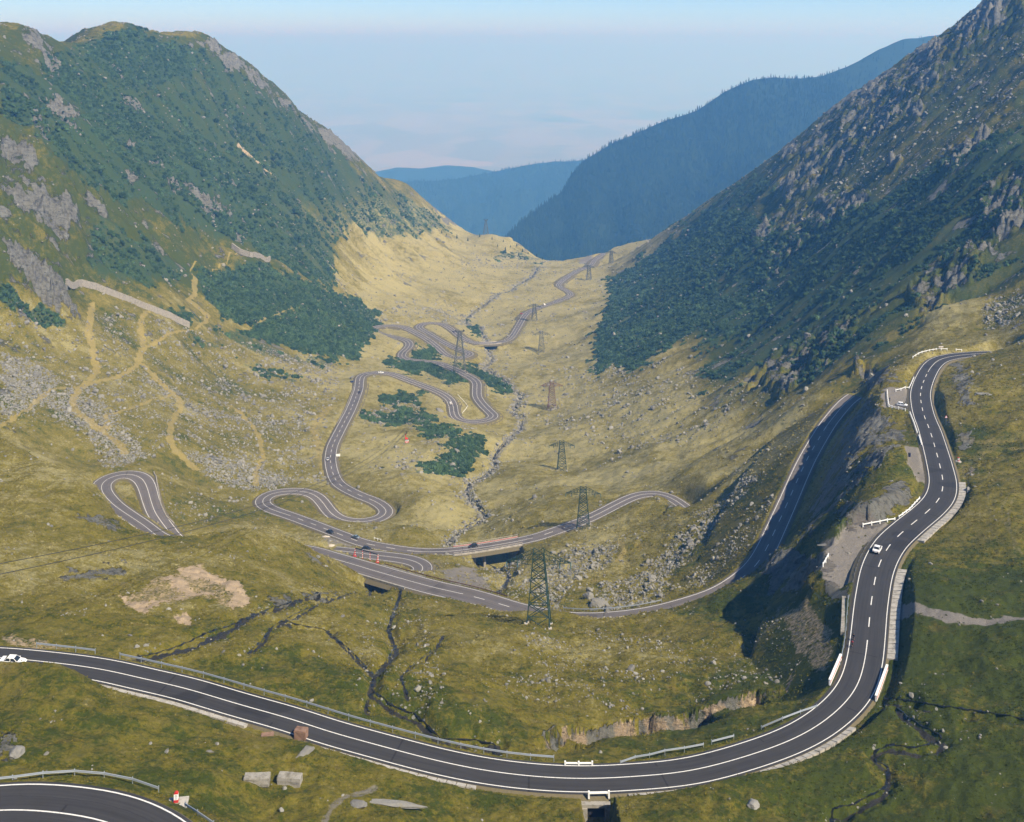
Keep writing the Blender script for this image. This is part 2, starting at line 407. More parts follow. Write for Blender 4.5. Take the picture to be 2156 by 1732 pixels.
COVER = [
    ('pine', .95, z8([(150, 1120), (300, 1150), (500, 1140), (540, 1080), (640, 1070), (800, 1110), (860, 1160), (940, 1190), (870, 1230), (700, 1230), (600, 1200), (500, 1230), (420, 1245), (300, 1210), (180, 1180)])),
    ('pine', .85, z8([(340, 960), (450, 930), (640, 930), (720, 900), (860, 880), (800, 920), (720, 960), (700, 1030), (650, 1020), (560, 990), (450, 1010), (330, 1060), (380, 1000)])),
    ('pine', .95, z8([(700, 1290), (850, 1270), (1000, 1260), (1120, 1290), (1140, 1350), (1000, 1380), (850, 1370), (750, 1320)])),
    ('pine', .95, z8([(950, 1480), (1100, 1400), (1250, 1350), (1400, 1380), (1460, 1490), (1400, 1550), (1330, 1540), (1310, 1680), (1200, 1670), (1100, 1620), (1020, 1540), (1200, 1500), (1100, 1470)])),
    ('pine', .6, z8([(720, 1660), (1000, 1590), (1300, 1680), (1220, 1780), (1000, 1800), (800, 1760)])),
    ('pine', .95, z8([(400, 555), (600, 560), (800, 575), (940, 610), (930, 640), (1100, 650), (1170, 690), (1240, 750), (1240, 790), (1150, 770), (1000, 720), (880, 730), (800, 680), (640, 700), (600, 690), (700, 680), (560, 650), (450, 630), (390, 600)])),
    ('pine', .7, z8([(960, 740), (1100, 730), (1160, 800), (1170, 840), (1050, 810)])),
    ('pine', .95, z8([(690, 490), (820, 430), (940, 480), (910, 560), (850, 540), (750, 540)])),
    ('pine', .95, z8([(1150, 620), (1250, 620), (1400, 690), (1550, 740), (1660, 830), (1690, 900), (1720, 930), (1650, 930), (1500, 830), (1400, 740), (1250, 680)])),
    ('pine', .9, z8([(1270, 190), (1340, 180), (1400, 250), (1390, 310), (1330, 290)])),
    ('pine', 1.1, [(500, 705), (545, 685), (610, 650), (700, 640), (790, 655), (800, 690), (772, 720), (745, 757), (690, 755), (620, 735), (560, 718)]),
    ('pine', .9, [(415, 570), (500, 545), (560, 565), (640, 590), (700, 615), (770, 640), (760, 655), (680, 642), (610, 645), (545, 680), (490, 680), (430, 620)]),
    ('pine', .5, [(440, 680), (520, 710), (600, 745), (700, 765), (690, 775), (560, 745), (460, 705)]),
    ('pine', .95, [(330, 640), (390, 655), (430, 680), (400, 670), (350, 655)]),
    ('pine', .9, [(0, 590), (50, 630), (120, 670), (140, 690), (100, 690), (40, 660), (0, 640)]),
    ('pine', .45, [(400, 695), (450, 715), (470, 725), (430, 730), (395, 710)]),
    ('pine', .4, [(500, 760), (560, 775), (640, 800), (620, 805), (540, 785)]),
    ('pine', .72, [(560, 535), (640, 580), (700, 610), (705, 560), (700, 540), (640, 470), (560, 400), (430, 300), (300, 220), (150, 140), (80, 130), (150, 200), (250, 300), (330, 370), (430, 440), (480, 500)]),
    ('pine', .55, [(0, 120), (80, 150), (150, 200), (250, 300), (330, 370), (430, 440), (520, 515), (470, 510), (400, 470), (300, 420), (260, 440), (180, 380), (100, 300), (0, 220)]),
    ('pine', .45, [(80, 130), (170, 95), (275, 58), (330, 80), (440, 110), (560, 190), (690, 300), (800, 390), (900, 440), (960, 490), (850, 480), (740, 470), (700, 540), (600, 440), (430, 300), (250, 190)]),
    ('pine', .9, [(220, 70), (275, 55), (340, 85), (420, 120), (400, 160), (300, 180), (180, 120)]),
    ('pine', .5, [(740, 470), (830, 470), (930, 500), (800, 490)]),
    ('pine', .5, [(180, 520), (260, 580), (330, 600), (420, 560), (300, 500), (200, 470)]),
    ('pine', .5, [(1060, 530), (1140, 545), (1130, 553), (1040, 545)]),
    # right slope
    ('pine', .8, [(1240, 778), (1262, 745), (1250, 700), (1285, 640), (1280, 590), (1330, 560), (1420, 500), (1500, 440), (1560, 440), (1640, 470), (1560, 540), (1500, 600), (1560, 620), (1480, 690), (1400, 740), (1330, 790), (1290, 760), (1260, 790)]),
    ('pine', .58, [(1560, 540), (1700, 470), (1850, 420), (2000, 330), (2156, 250), (2156, 350), (2050, 400), (1950, 470), (1850, 530), (1750, 590), (1650, 650), (1560, 700), (1460, 740), (1480, 690)]),
    ('pine', .46, [(1650, 650), (1750, 590), (1950, 470), (2156, 370), (2156, 480), (2000, 560), (1850, 640), (1700, 720), (1560, 790), (1460, 800), (1520, 740)]),
    ('pine', .25, [(1450, 830), (1700, 720), (1900, 620), (2156, 500), (2156, 560), (1900, 690), (1700, 800), (1550, 870)]),
    ('pine', .45, [(1400, 490), (1500, 425), (1600, 360), (1640, 400), (1560, 450)]),
    # rock
    ('rock', .25, [(0, 250), (60, 250), (110, 310), (150, 350), (230, 520), (290, 590), (240, 580), (180, 540), (110, 500), (80, 560), (100, 640), (150, 690), (90, 680), (0, 640)]),
    ('rock', .35, [(0, 330), (60, 350), (100, 420), (60, 440), (0, 420)]),
    ('rock', .9, [(60, 540), (110, 560), (160, 640), (170, 680), (100, 640), (60, 600)]),
    ('rock', .75, [(40, 60), (70, 60), (120, 120), (130, 160), (90, 130)]),
    ('rock', .6, [(80, 190), (140, 240), (170, 290), (120, 260)]),
    ('rock', .38, [(395, 95), (425, 80), (470, 95), (530, 140), (570, 185), (620, 215), (700, 285), (760, 340), (810, 385), (790, 395), (700, 320), (600, 240), (540, 200), (480, 150), (420, 120)]),
    ('rock', .5, [(230, 180), (300, 190), (310, 240), (260, 240)]),
    ('rock', .5, [(130, 200), (170, 240), (180, 280), (140, 250)]),
    ('rock', .5, [(380, 380), (470, 420), (480, 460), (400, 430)]),
    ('rock', .45, [(720, 440), (800, 450), (860, 470), (780, 465)]),
    ('rock', .75, [(880, 395), (930, 440), (975, 487), (940, 470)]),
    ('rock', .5, [(2156, -100), (2090, 0), (1960, 95), (1850, 170), (1760, 240), (1700, 280), (1650, 400), (1620, 470), (1660, 450), (1720, 380), (1800, 330), (1870, 260), (1930, 200), (2010, 130), (2080, 70), (2156, 30)]),
    ('rock', .55, [(1640, 480), (1700, 430), (1760, 400), (1830, 390), (1760, 440), (1680, 520), (1600, 560)]),
    ('rock', .6, [(1760, 440), (1830, 400), (1800, 440), (1770, 470)]),
    ('rock', .5, [(1990, 320), (2060, 270), (2040, 330), (1990, 350)]),
    ('rock', .55, [(2080, 420), (2156, 350), (2156, 440), (2060, 480)]),
    ('rock', .4, [(1560, 500), (1620, 470), (1580, 530)]),
    ('rock', .5, [(1900, 640), (2000, 560), (2100, 520), (2050, 600), (1940, 660)]),
    ('rock', .45, [(1550, 800), (1700, 700), (1850, 660), (1760, 740), (1640, 830)]),
    ('rock', .62, [(1800, 770), (1850, 765), (1905, 790), (1890, 815), (1840, 830), (1780, 860), (1760, 900), (1750, 940), (1700, 1080), (1680, 1160), (1720, 1120), (1790, 1040), (1840, 990), (1890, 945), (1910, 930), (1905, 900), (1880, 890), (1840, 850), (1830, 820)]),
    ('rock', .68, [(1720, 1100), (1760, 1075), (1830, 1055), (1880, 1020), (1905, 1010), (1910, 1040), (1860, 1075), (1760, 1095), (1720, 1120)]),
    ('rock', .7, [(1600, 1180), (1660, 1160), (1740, 1180), (1770, 1250), (1780, 1300), (1740, 1300), (1660, 1240), (1620, 1260)]),
    ('rock', .6, [(1400, 1050), (1440, 1035), (1450, 1060), (1400, 1085)]),
    ('rock', .4, [(650, 1160), (700, 1190), (740, 1230), (700, 1240), (660, 1200)]),
    ('rock', .5, [(560, 1262), (640, 1240), (720, 1245), (700, 1260), (600, 1275)]),
    ('rock', .6, [(120, 1200), (200, 1190), (260, 1180), (270, 1215), (200, 1225), (130, 1220)]),
    ('rock', .5, [(160, 1085), (215, 1080), (255, 1110), (240, 1120), (170, 1100)]),
    ('rock', .5, [(0, 1540), (25, 1550), (35, 1580), (10, 1600), (0, 1590)]),
    ('rock', .6, [(1995, 765), (2030, 750), (2045, 800), (2050, 850), (2030, 870), (2010, 830)]),
    ('rock', .6, [(2012, 915), (2040, 908), (2048, 950), (2025, 965)]),
    ('rock', .55, [(2020, 970), (2050, 975), (2060, 1010), (2030, 1005)]),
    *[('crag', .95, [(1380 + .36 * x, .36 * y) for x, y in p]) for p in (
        [(1270, 410), (1330, 385), (1390, 395), (1340, 460), (1300, 530), (1230, 600), (1200, 610), (1210, 520)], [(1060, 560), (1130, 510), (1200, 500), (1190, 570), (1100, 610), (1030, 650), (1000, 680), (960, 760), (940, 830), (930, 780), (980, 680)],
        [(740, 870), (830, 800), (820, 880), (760, 940), (730, 920)], [(1740, 180), (1900, 0), (2080, 0), (2000, 130), (1900, 190), (1780, 220)], [(1480, 300), (1600, 230), (1700, 250), (1650, 320), (1550, 370)], [(740, 1080), (800, 1030), (830, 1050), (800, 1120), (730, 1150)],
        [(1090, 1210), (1180, 1150), (1250, 1140), (1180, 1230), (1100, 1260)], [(560, 1390), (620, 1330), (680, 1310), (660, 1360), (560, 1430)], [(1480, 620), (1560, 600), (1570, 660), (1500, 690)], [(1200, 790), (1330, 700), (1370, 710), (1230, 830)], [(960, 1370), (1060, 1270), (1070, 1300), (980, 1380)],
        [(1680, 990), (1780, 900), (1850, 830), (1950, 730), (1960, 760), (1850, 880), (1750, 1000)], [(600, 1620), (700, 1560), (820, 1500), (720, 1590), (640, 1650)], [(2000, 1350), (2100, 1250), (2156, 1240), (2156, 1330), (2050, 1420), (1980, 1420)], [(820, 1000), (900, 930), (960, 900), (900, 990), (830, 1040)],
        [(1040, 1000), (1110, 920), (1130, 930), (1060, 1020)], [(1330, 980), (1400, 930), (1450, 940), (1380, 1000)], [(1880, 1230), (1990, 1080), (2030, 1060), (1930, 1190)])],
    *[('crag', .80, [(.36 * x, .36 * y) for x, y in p]) for p in (
        [(1165, 262), (1220, 226), (1270, 236), (1300, 290), (1250, 310)], [(1250, 330), (1320, 290), (1400, 330), (1440, 380), (1400, 420)], [(1440, 400), (1470, 366), (1520, 436), (1560, 496), (1600, 536), (1540, 530), (1480, 470)], [(1610, 526), (1680, 576), (1720, 636), (1650, 620)],
        [(1740, 650), (1850, 745), (1950, 756), (2050, 856), (2150, 966), (2050, 930), (1900, 820), (1780, 720)], [(250, 570), (330, 590), (400, 650), (470, 730), (430, 750), (350, 680), (280, 630)], [(150, 680), (230, 700), (300, 790), (230, 760)], [(390, 760), (430, 800), (490, 850), (430, 830)],
        [(680, 580), (770, 560), (860, 650), (800, 650), (720, 610)], [(730, 830), (780, 820), (785, 860), (740, 850)], [(800, 910), (850, 900), (840, 950), (805, 950)], [(1170, 1150), (1280, 1170), (1290, 1230), (1250, 1280), (1180, 1220)], [(860, 910), (930, 950), (920, 980), (870, 950)],
        [(0, 850), (150, 870), (230, 1000), (180, 1040), (80, 960), (0, 960)], [(0, 1050), (200, 1090), (400, 1180), (480, 1330), (400, 1320), (250, 1230), (100, 1150), (0, 1120)], [(0, 1480), (100, 1430), (170, 1500), (200, 1660), (130, 1690), (50, 1560)], [(100, 170), (150, 200), (230, 310), (180, 290)],
        [(240, 190), (280, 240), (340, 290), (300, 280)], [(1350, 1360), (1440, 1350), (1450, 1400), (1390, 1400)], [(980, 1030), (1050, 1060), (1040, 1170), (990, 1100)], [(480, 1080), (560, 1180), (640, 1290), (600, 1280), (500, 1180)])],
    # scree and boulder talus
    ('scree', .95, [(0, 735), (60, 760), (135, 800), (110, 850), (60, 870), (0, 885)]),
    ('scree', .85, [(90, 840), (180, 812), (250, 880), (300, 940), (330, 965), (230, 985), (190, 930), (120, 880)]),
    ('scree', .9, [(390, 950), (470, 960), (560, 990), (605, 1002), (605, 1030), (560, 1035), (470, 1020), (430, 1000)]),
    ('scree', .42, [(0, 640), (150, 690), (250, 640), (400, 680), (520, 720), (650, 770), (720, 790), (700, 870), (660, 950), (690, 1010), (560, 1030), (450, 1020), (350, 950), (230, 990), (150, 900), (0, 900)]),
    ('scree', .6, [(520, 720), (620, 745), (700, 765), (740, 775), (700, 790), (600, 770)]),
    ('scree', .75, [(270, 770), (330, 790), (420, 850), (520, 880), (640, 880), (640, 900), (520, 900), (420, 880), (330, 830)]),
    ('scree', .6, [(190, 650), (260, 690), (290, 760), (230, 720)]),
    ('scree', .85, [(200, 900), (240, 930), (235, 985), (215, 980)]),
    ('scree', .8, [(1150, 1190), (1200, 1160), (1290, 1140), (1310, 1150), (1290, 1180), (1210, 1230), (1180, 1290), (1130, 1280), (1120, 1250)]),
    ('scree', .75, [(1230, 1290), (1250, 1240), (1330, 1210), (1450, 1110), (1560, 1020), (1600, 1000), (1590, 1030), (1500, 1120), (1420, 1200), (1400, 1260), (1330, 1290)]),
    ('scree', .5, [(1400, 1260), (1480, 1180), (1600, 1090), (1660, 1040), (1640, 1090), (1560, 1180), (1480, 1240)]),
    ('scree', .55, [(1000, 1230), (1060, 1190), (1110, 1170), (1120, 1250), (1080, 1270), (1040, 1260)]),
    ('scree', .5, [(740, 880), (850, 840), (920, 870), (900, 900), (800, 900)]),
    ('scree', .35, [(800, 950), (1000, 900), (1020, 960), (960, 1010), (850, 1010)]),
    ('scree', .4, [(740, 650), (960, 640), (980, 690), (900, 675), (800, 675)]),
    ('scree', .5, [(1050, 790), (1110, 830), (1120, 880), (1080, 870), (1070, 830)]),
    ('scree', .3, [(1130, 780), (1420, 760), (1650, 830), (1480, 930), (1300, 960), (1130, 880)]),
    ('scree', .6, [(2060, 640), (2156, 590), (2156, 680), (2080, 690)]),
    ('scree', .30, [(1800, 200), (2156, 60), (2156, 300), (1950, 380), (1750, 420)]),
    ('scree', .35, [(940, 560), (1060, 520), (1170, 553), (1060, 570)]),
    ('scree', .3, [(300, 1100), (440, 1010), (520, 1050), (430, 1110)]),
    ('scree', .38, [(700, 1330), (900, 1290), (950, 1450), (900, 1540), (780, 1480)]),
    ('scree', .28, [(1100, 1340), (1700, 1330), (1700, 1430), (1300, 1500), (1000, 1450)]),
    # gravel, tracks and bare soil
    ('gravel', .95, [(1790, 1120), (1840, 1110), (1865, 1112), (1840, 1140), (1815, 1200), (1803, 1230), (1760, 1200), (1745, 1150)]),
    ('gravel', .7, [(1720, 1140), (1790, 1115), (1800, 1230), (1750, 1180)]),
    ('gravel', .9, [(1905, 955), (1935, 945), (1950, 975), (1955, 1010), (1930, 1000), (1910, 980)]),
    ('gravel', 1.0, [(1866, 822), (1915, 818), (1917, 850), (1922, 862), (1890, 860), (1868, 845)]),
    ('gravel', .8, [(660, 1110), (720, 1130), (765, 1145), (740, 1155), (690, 1145)]),
    ('gravel', .8, [(1000, 1190), (920, 1200), (960, 1240), (1040, 1245), (1010, 1210)]),
    ('gravel', .5, [(905, 1170), (940, 1180), (925, 1210), (905, 1200)]),
    ('gravel', .8, [(1215, 548), (1240, 536), (1255, 540), (1245, 555), (1225, 560)]),
    ('gravel', .6, [(225, 965), (290, 965), (285, 975), (230, 978)]),
    ('gravel', .5, [(245, 1380), (300, 1372), (330, 1385), (290, 1392)]),
    ('tan', .95, [(375, 1198), (420, 1192), (470, 1212), (505, 1232), (527, 1260), (515, 1280), (490, 1292), (480, 1275), (495, 1258), (470, 1235), (420, 1222), (380, 1215)]),
    ('tan', .85, [(340, 1212), (380, 1220), (420, 1250), (460, 1255), (440, 1262), (390, 1255), (360, 1235)]),
    ('tan', .85, [(245, 1245), (290, 1262), (340, 1262), (375, 1252), (400, 1262), (340, 1275), (300, 1285), (270, 1272)]),
    ('tan', .48, [(330, 1212), (420, 1196), (500, 1235), (522, 1262), (490, 1290), (430, 1268), (340, 1278), (255, 1262), (300, 1232)]),
    ('tan', .95, [(365, 1290), (385, 1284), (405, 1290), (400, 1302), (375, 1302)]),
    ('tan', .5, [(1640, 1360), (1700, 1330), (1760, 1390), (1740, 1440), (1680, 1420)]),
    ('tan', .5, [(80, 1390), (0, 1350), (0, 1335), (100, 1350), (150, 1368)]),
]
PADS = [([(1850, 1118), (1822, 1142), (1800, 1172), (1790, 1210)], -127.4, 6.8), ([(1930, 950), (1938, 975), (1942, 1000)], -131.0, 4.5), ([(1895, 826), (1893, 840), (1897, 856)], -136.2, 6.5)]
BANK = [(1115, 1575), (1150, 1541), (1200, 1524), (1290, 1526), (1340, 1512), (1400, 1502), (1480, 1486), (1560, 1462), (1640, 1446), (1690, 1424), (1730, 1408)]
PATHS = [  # (points, width m, kind, strength)
    ([(194, 640), (187, 703), (198, 753.6), (205, 782), (194, 800), (169, 818), (153, 840), (158, 865), (187, 890), (223, 912), (252, 933.6), (262, 950)], 4.3, 'path', 1),
    ([(169, 818), (216, 804), (259, 789.6), (288, 771.6), (299, 739), (331, 717.6), (378, 696), (432, 679.8), (437, 660), (396, 629), (410, 613), (410, 573.6), (396, 558), (450, 543.6), (504, 529)], 4.3, 'path', 1),
    ([(299, 768), (324, 793), (349, 818), (378, 840), (381.6, 858), (360, 894), (356, 923), (374, 951.6), (414, 987.6)], 3.6, 'path', .9),
    ([(169, 818), (108, 822), (79, 843.6), (54, 869), (29, 883), (0, 900)], 3.6, 'path', .8),
    ([(310, 653), (295, 678), (302, 721), (299, 739)], 5, 'path', .7),
    ([(360, 831), (306, 851), (252, 869), (223, 879.6), (227, 905)], 3.5, 'path', .7),
    ([(482, 851), (511, 876), (533, 897.6), (547, 926), (554, 966), (538, 995), (540, 1023.6)], 3.2, 'path', .8),
    ([(545, 680), (590, 655), (615, 645)], 3, 'path', .8),
    ([(500, 310), (520, 335), (545, 360), (580, 390), (610, 410)], 4, 'tan', .6),
    ([(690, 860), (660, 900), (672, 950), (690, 1000)], 7, 'path', .6),
    ([(1890, 1250), (1910, 1268), (1950, 1290), (2010, 1305), (2090, 1310), (2200, 1308)], 3.2, 'gravel', .9),
    ([(2150, 1160), (2115, 1110), (2108, 1070), (2125, 1035)], .9, 'gravel', .45),
    ([(2140, 1170), (2125, 1110), (2122, 1070), (2140, 1035)], .9, 'gravel', .45),
    ([(2020, 1000), (2080, 940), (2156, 940)], 5, 'path', .5),
    ([(2020, 925), (2090, 930), (2170, 910)], 5, 'path', .5),
    ([(680, 1732), (700, 1700), (720, 1680), (790, 1655)], 1.2, 'gravel', .6),
    ([(1560, 1395), (1600, 1380), (1635, 1370), (1640, 1320), (1700, 1260)], 1.2, 'gravel', .5),
    ([(1400, 1383), (1480, 1382), (1560, 1395)], 1.0, 'gravel', .4),
    ([(1300, 1180), (1315, 1165), (1310, 1150), (1290, 1140)], 2.5, 'path', .8),
    ([(1130, 1310), (1240, 1235), (1320, 1175)], 6, 'path', .35),
    ([(1060, 960), (1085, 945), (1100, 960), (1060, 985)], 5, 'tan', .35),
    ([(1180, 600), (1150, 615), (1145, 625)], 3, 'gravel', .5),
    ([(1000, 1510), (950, 1470)], 1, 'gravel', .1),
]
# ------------------------------------------------------------------ terrain solver
def unproject_y(u, v, Y):
    return ((u - CX) / F * Y, Y, -(v - VH) / F * Y)


def unproject_z(u, v, Z):
    Y = -Z * F / (v - VH)
    return ((u - CX) / F * Y, Y, Z)


def keyed(keys, n):
    ks = sorted(keys)
    return np.interp(np.arange(n), ks, [keys[k] for k in ks])


def solve_road(r):
    pts = np.array(r['pts'], float)
    n = len(pts)
    ks = sorted(r['z'])
    zv = [r['z'][k] for k in ks]
    Z = np.interp(np.arange(n), ks, zv)
    for it in range(4):
        Y = -Z * F / (pts[:, 1] - VH)
        X = (pts[:, 0] - CX) / F * Y
        d = np.r_[0, np.cumsum(np.hypot(np.diff(X), np.diff(Y)))]
        Z = np.interp(d, d[ks], zv)
    Y = -Z * F / (pts[:, 1] - VH)
    X = (pts[:, 0] - CX) / F * Y
    W = keyed(r['w'], n)
    P = np.stack([X, Y, Z, W], 1)
    # Catmull-Rom through the points, then even steps and a little smoothing
    out = []
    for i in range(n - 1):
        p0, p1, p2, p3 = P[max(i - 1, 0)], P[i], P[i + 1], P[min(i + 2, n - 1)]
        for t in np.linspace(0, 1, 12, endpoint=False):
            out.append(0.5 * ((2 * p1) + (-p0 + p2) * t + (2 * p0 - 5 * p1 + 4 * p2 - p3) * t ** 2 + (-p0 + 3 * p1 - 3 * p2 + p3) * t ** 3))
    out.append(P[-1])
    out = np.array(out)
    d = np.r_[0, np.cumsum(np.hypot(np.diff(out[:, 0]), np.diff(out[:, 1])))]
    step = 1.5
    m = int(d[-1] / step)
    dd = np.linspace(0, d[-1], m)
    Q = np.stack([np.interp(dd, d, out[:, k]) for k in range(4)], 1)

    def smooth(a, sig):
        h = int(3 * sig)
        k = np.exp(-0.5 * (np.arange(-h, h + 1) / sig) ** 2)
        k /= k.sum()
        ap = np.concatenate([2 * a[:1] - a[h:0:-1], a, 2 * a[-1:] - a[-2:-h - 2:-1]])
        return np.convolve(ap, k, 'valid')
    for k, sg in ((0, 2.0), (1, 2.0), (2, 9.0), (3, 6.0)):
        Q[:, k] = smooth(Q[:, k], sg)
    return Q


PATHW = {k: solve_road(r) for k, r in ROADS.items()}

ctrl = []
for k, Q in PATHW.items():
    s = 0.0
    last = -1e9
    d = np.r_[0, np.cumsum(np.hypot(np.diff(Q[:, 0]), np.diff(Q[:, 1])))]
    for i in range(len(Q)):
        if d[i] - last > 0.045 * Q[i, 1]:
            ctrl.append(tuple(Q[i, :3]))
            last = d[i]
for u, v, Y in GROUND:
    ctrl.append(unproject_y(u, v, Y))
VALLEY_STREAM = [(942, 1141, -237), (985, 1105, -243), (1021, 1078, -248), (985, 1035, -256), (1021, 1001, -263), (1040, 965, -270), (1068, 925, -277), (1097, 885, -286),
                 (1096, 832, -297), (1060, 800, -304), (1014, 774, -311), (1029, 742, -326), (1029, 727, -329.5), (1010, 691, -335), (980, 676, -339), (1000, 655, -341),
                 (1050, 619, -346), (1082, 604, -347.5), (1115, 586, -350), (1131, 563, -355), (1040, 1195, -229), (1065, 1220, -215), (1000, 1172, -234.5)]
for u, v, Z in VALLEY_STREAM:
    ctrl.append(unproject_z(u, v, Z))
ctrl = np.array(ctrl)
cq = np.stack([ctrl[:, 0] / ctrl[:, 1], np.log(ctrl[:, 1])], 1)
# normalise height by distance so that near and far detail weigh alike
cz = ctrl[:, 2] / ctrl[:, 1]
RC = 0.02


def kern(r2):
    return np.sqrt(r2 + RC * RC)


n = len(cq)
D2 = ((cq[:, None, :] - cq[None, :, :]) ** 2).sum(-1)
A = np.zeros((n + 3, n + 3))
A[:n, :n] = -kern(D2) + np.eye(n) * 0.0015
A[:n, n] = 1
A[:n, n + 1:] = cq
A[n, :n] = 1
A[n + 1:, :n] = cq.T
sol = np.linalg.solve(A, np.r_[cz, 0, 0, 0])

# grid: columns fan out with distance, rows grow with distance (cells keep the same size in proportion to distance)
Q0, Q1, NQ = -0.72, 0.72, 961
S0, S1, NS = math.log(98.0), math.log(2500.0), 1121
qs = np.linspace(Q0, Q1, NQ)
ss = np.linspace(S0, S1, NS)


def rbf_eval(q, s):
    out = np.zeros(len(q))
    for i in range(0, len(q), 20000):
        a = np.stack([q[i:i + 20000], s[i:i + 20000]], 1)
        d2 = (a * a).sum(1)[:, None] + (cq * cq).sum(1)[None, :] - 2 * a @ cq.T
        out[i:i + 20000] = -kern(np.maximum(d2, 0)) @ sol[:n] + sol[n] + a @ sol[n + 1:]
    return out


qc, sc_ = qs[::4], ss[::4]
QQ, SS = np.meshgrid(qc, sc_)
coarse = rbf_eval(QQ.ravel(), SS.ravel()).reshape(QQ.shape)


def up2(a):
    b = np.zeros((a.shape[0] * 2 - 1, a.shape[1]))
    b[::2] = a
    ap = np.vstack([2 * a[:1] - a[1:2], a, 2 * a[-1:] - a[-2:-1]])
    b[1::2] = (-ap[:-3] + 9 * ap[1:-2] + 9 * ap[2:-1] - ap[3:]) / 16
    c = np.zeros((b.shape[0], a.shape[1] * 2 - 1))
    c[:, ::2] = b
    bp = np.hstack([2 * b[:, :1] - b[:, 1:2], b, 2 * b[:, -1:] - b[:, -2:-1]])
    c[:, 1::2] = (-bp[:, :-3] + 9 * bp[:, 1:-2] + 9 * bp[:, 2:-1] - bp[:, 3:]) / 16
    return c


TY = np.exp(ss)[:, None] * np.ones((1, NQ))
TX = TY * qs[None, :]
TZ = up2(up2(coarse)) * TY


# ------------------------------------------------------------------ value noise on world coordinates
def vnoise(x, y, seed):
    xi = np.floor(x).astype(np.int64)
    yi = np.floor(y).astype(np.int64)
    fx = x - xi
    fy = y - yi
    ux = fx * fx * fx * (fx * (fx * 6 - 15) + 10)
    uy = fy * fy * fy * (fy * (fy * 6 - 15) + 10)

    def h(a, b):
        k = (a * 374761393 + b * 668265263 + seed * 974711) & 0x7fffffff
        k = ((k ^ (k >> 13)) * 1274126177) & 0x7fffffff
        k = k ^ (k >> 16)
        t = (k & 0xffff) / 65535.0 * 2 * np.pi
        return np.cos(t), np.sin(t)

    def dot(a, b, dx, dy):
        gx, gy = h(a, b)
        return gx * dx + gy * dy
    n00 = dot(xi, yi, fx, fy)
    n10 = dot(xi + 1, yi, fx - 1, fy)
    n01 = dot(xi, yi + 1, fx, fy - 1)
    n11 = dot(xi + 1, yi + 1, fx - 1, fy - 1)
    return (n00 * (1 - ux) * (1 - uy) + n10 * ux * (1 - uy) + n01 * (1 - ux) * uy + n11 * ux * uy) * 1.5


def fbm(x, y, seed, oct=4, gain=0.5):
    o = np.zeros_like(x)
    a = 1.0
    for i in range(oct):
        o += a * vnoise(x * 2 ** i + 17.3 * i, y * 2 ** i - 9.1 * i, seed + i)
        a *= gain
    return o


def sstep(a, b, x):
    t = np.clip((x - a) / (b - a), 0, 1)
    return t * t * (3 - 2 * t)


# ------------------------------------------------------------------ distance to roads
RD = np.full(TX.shape, 1e9)      # distance
RZ = np.zeros(TX.shape)          # road height there
RW = np.zeros(TX.shape)          # half width of the asphalt there
dS = (S1 - S0) / (NS - 1)
dQ = (Q1 - Q0) / (NQ - 1)


def splat_line(Q, rad_fn, D, vals, step=1):
    for i in range(0, len(Q), step):
        x, y = Q[i, 0], Q[i, 1]
        if y < 99:
            continue
        rad = rad_fn(y)
        j0 = int((math.log(max(y - rad, 98.0)) - S0) / dS)
        j1 = int((math.log(y + rad) - S0) / dS) + 2
        qa = min((x - rad) / (y - rad), (x - rad) / (y + rad))
        qb = max((x + rad) / (y - rad), (x + rad) / (y + rad))
        i0, i1 = int((qa - Q0) / dQ), int((qb - Q0) / dQ) + 2
        j0, j1, i0, i1 = max(j0, 0), min(j1, NS), max(i0, 0), min(i1, NQ)
        if j0 >= j1 or i0 >= i1:
            continue
        sl = (slice(j0, j1), slice(i0, i1))
        d = np.hypot(TX[sl] - x, TY[sl] - y)
        m = d < D[sl]
        D[sl][m] = d[m]
        for a, b in vals:
            a[sl][m] = b[i]


EDGE = 0.55      # asphalt beyond the edge line
for k, Q in PATHW.items():
    splat_line(Q, lambda y: min(34.0, 16 + 0.02 * y), RD, [(RZ, Q[:, 2]), (RW, Q[:, 3] + EDGE)], 1 if k != 'valley' else 1)

PU = CX + F * TX / TY            # photograph pixel of every vertex (before relief)
PV = VH - F * TZ / TY


def in_poly(px, py, poly):
    p = np.array(poly)
    inside = np.zeros(px.shape, bool)
    j = len(p) - 1
    for i in range(len(p)):
        c = ((p[i, 1] > py) != (p[j, 1] > py))
        xint = (p[j, 0] - p[i, 0]) * (py - p[i, 1]) / (p[j, 1] - p[i, 1] + 1e-12) + p[i, 0]
        inside ^= c & (px < xint)
        j = i
    return inside


def window(pts, pad):
    p = np.array(pts)
    u0, u1 = p[:, 0].min() - pad, p[:, 0].max() + pad
    i0 = max(int(((u0 - CX) / F - Q0) / dQ), 0)
    i1 = min(int(((u1 - CX) / F - Q0) / dQ) + 2, NQ)
    rows = np.where(((PV[:, i0:i1] > p[:, 1].min() - pad) & (PV[:, i0:i1] < p[:, 1].max() + pad)).any(1))[0]
    if len(rows) == 0:
        return None
    return (slice(rows.min(), rows.max() + 1), slice(i0, i1))


MASK = {k: np.zeros(TX.shape, np.float32) for k in ('pine', 'rock', 'scree', 'gravel', 'tan', 'path', 'wet')}
WARPU = fbm(TX / TY * 70, np.log(TY) * 70, 5, 4, 0.7) * 14      # ragged edges
WARPV = fbm(TX / TY * 70, np.log(TY) * 70, 15, 4, 0.7) * 9


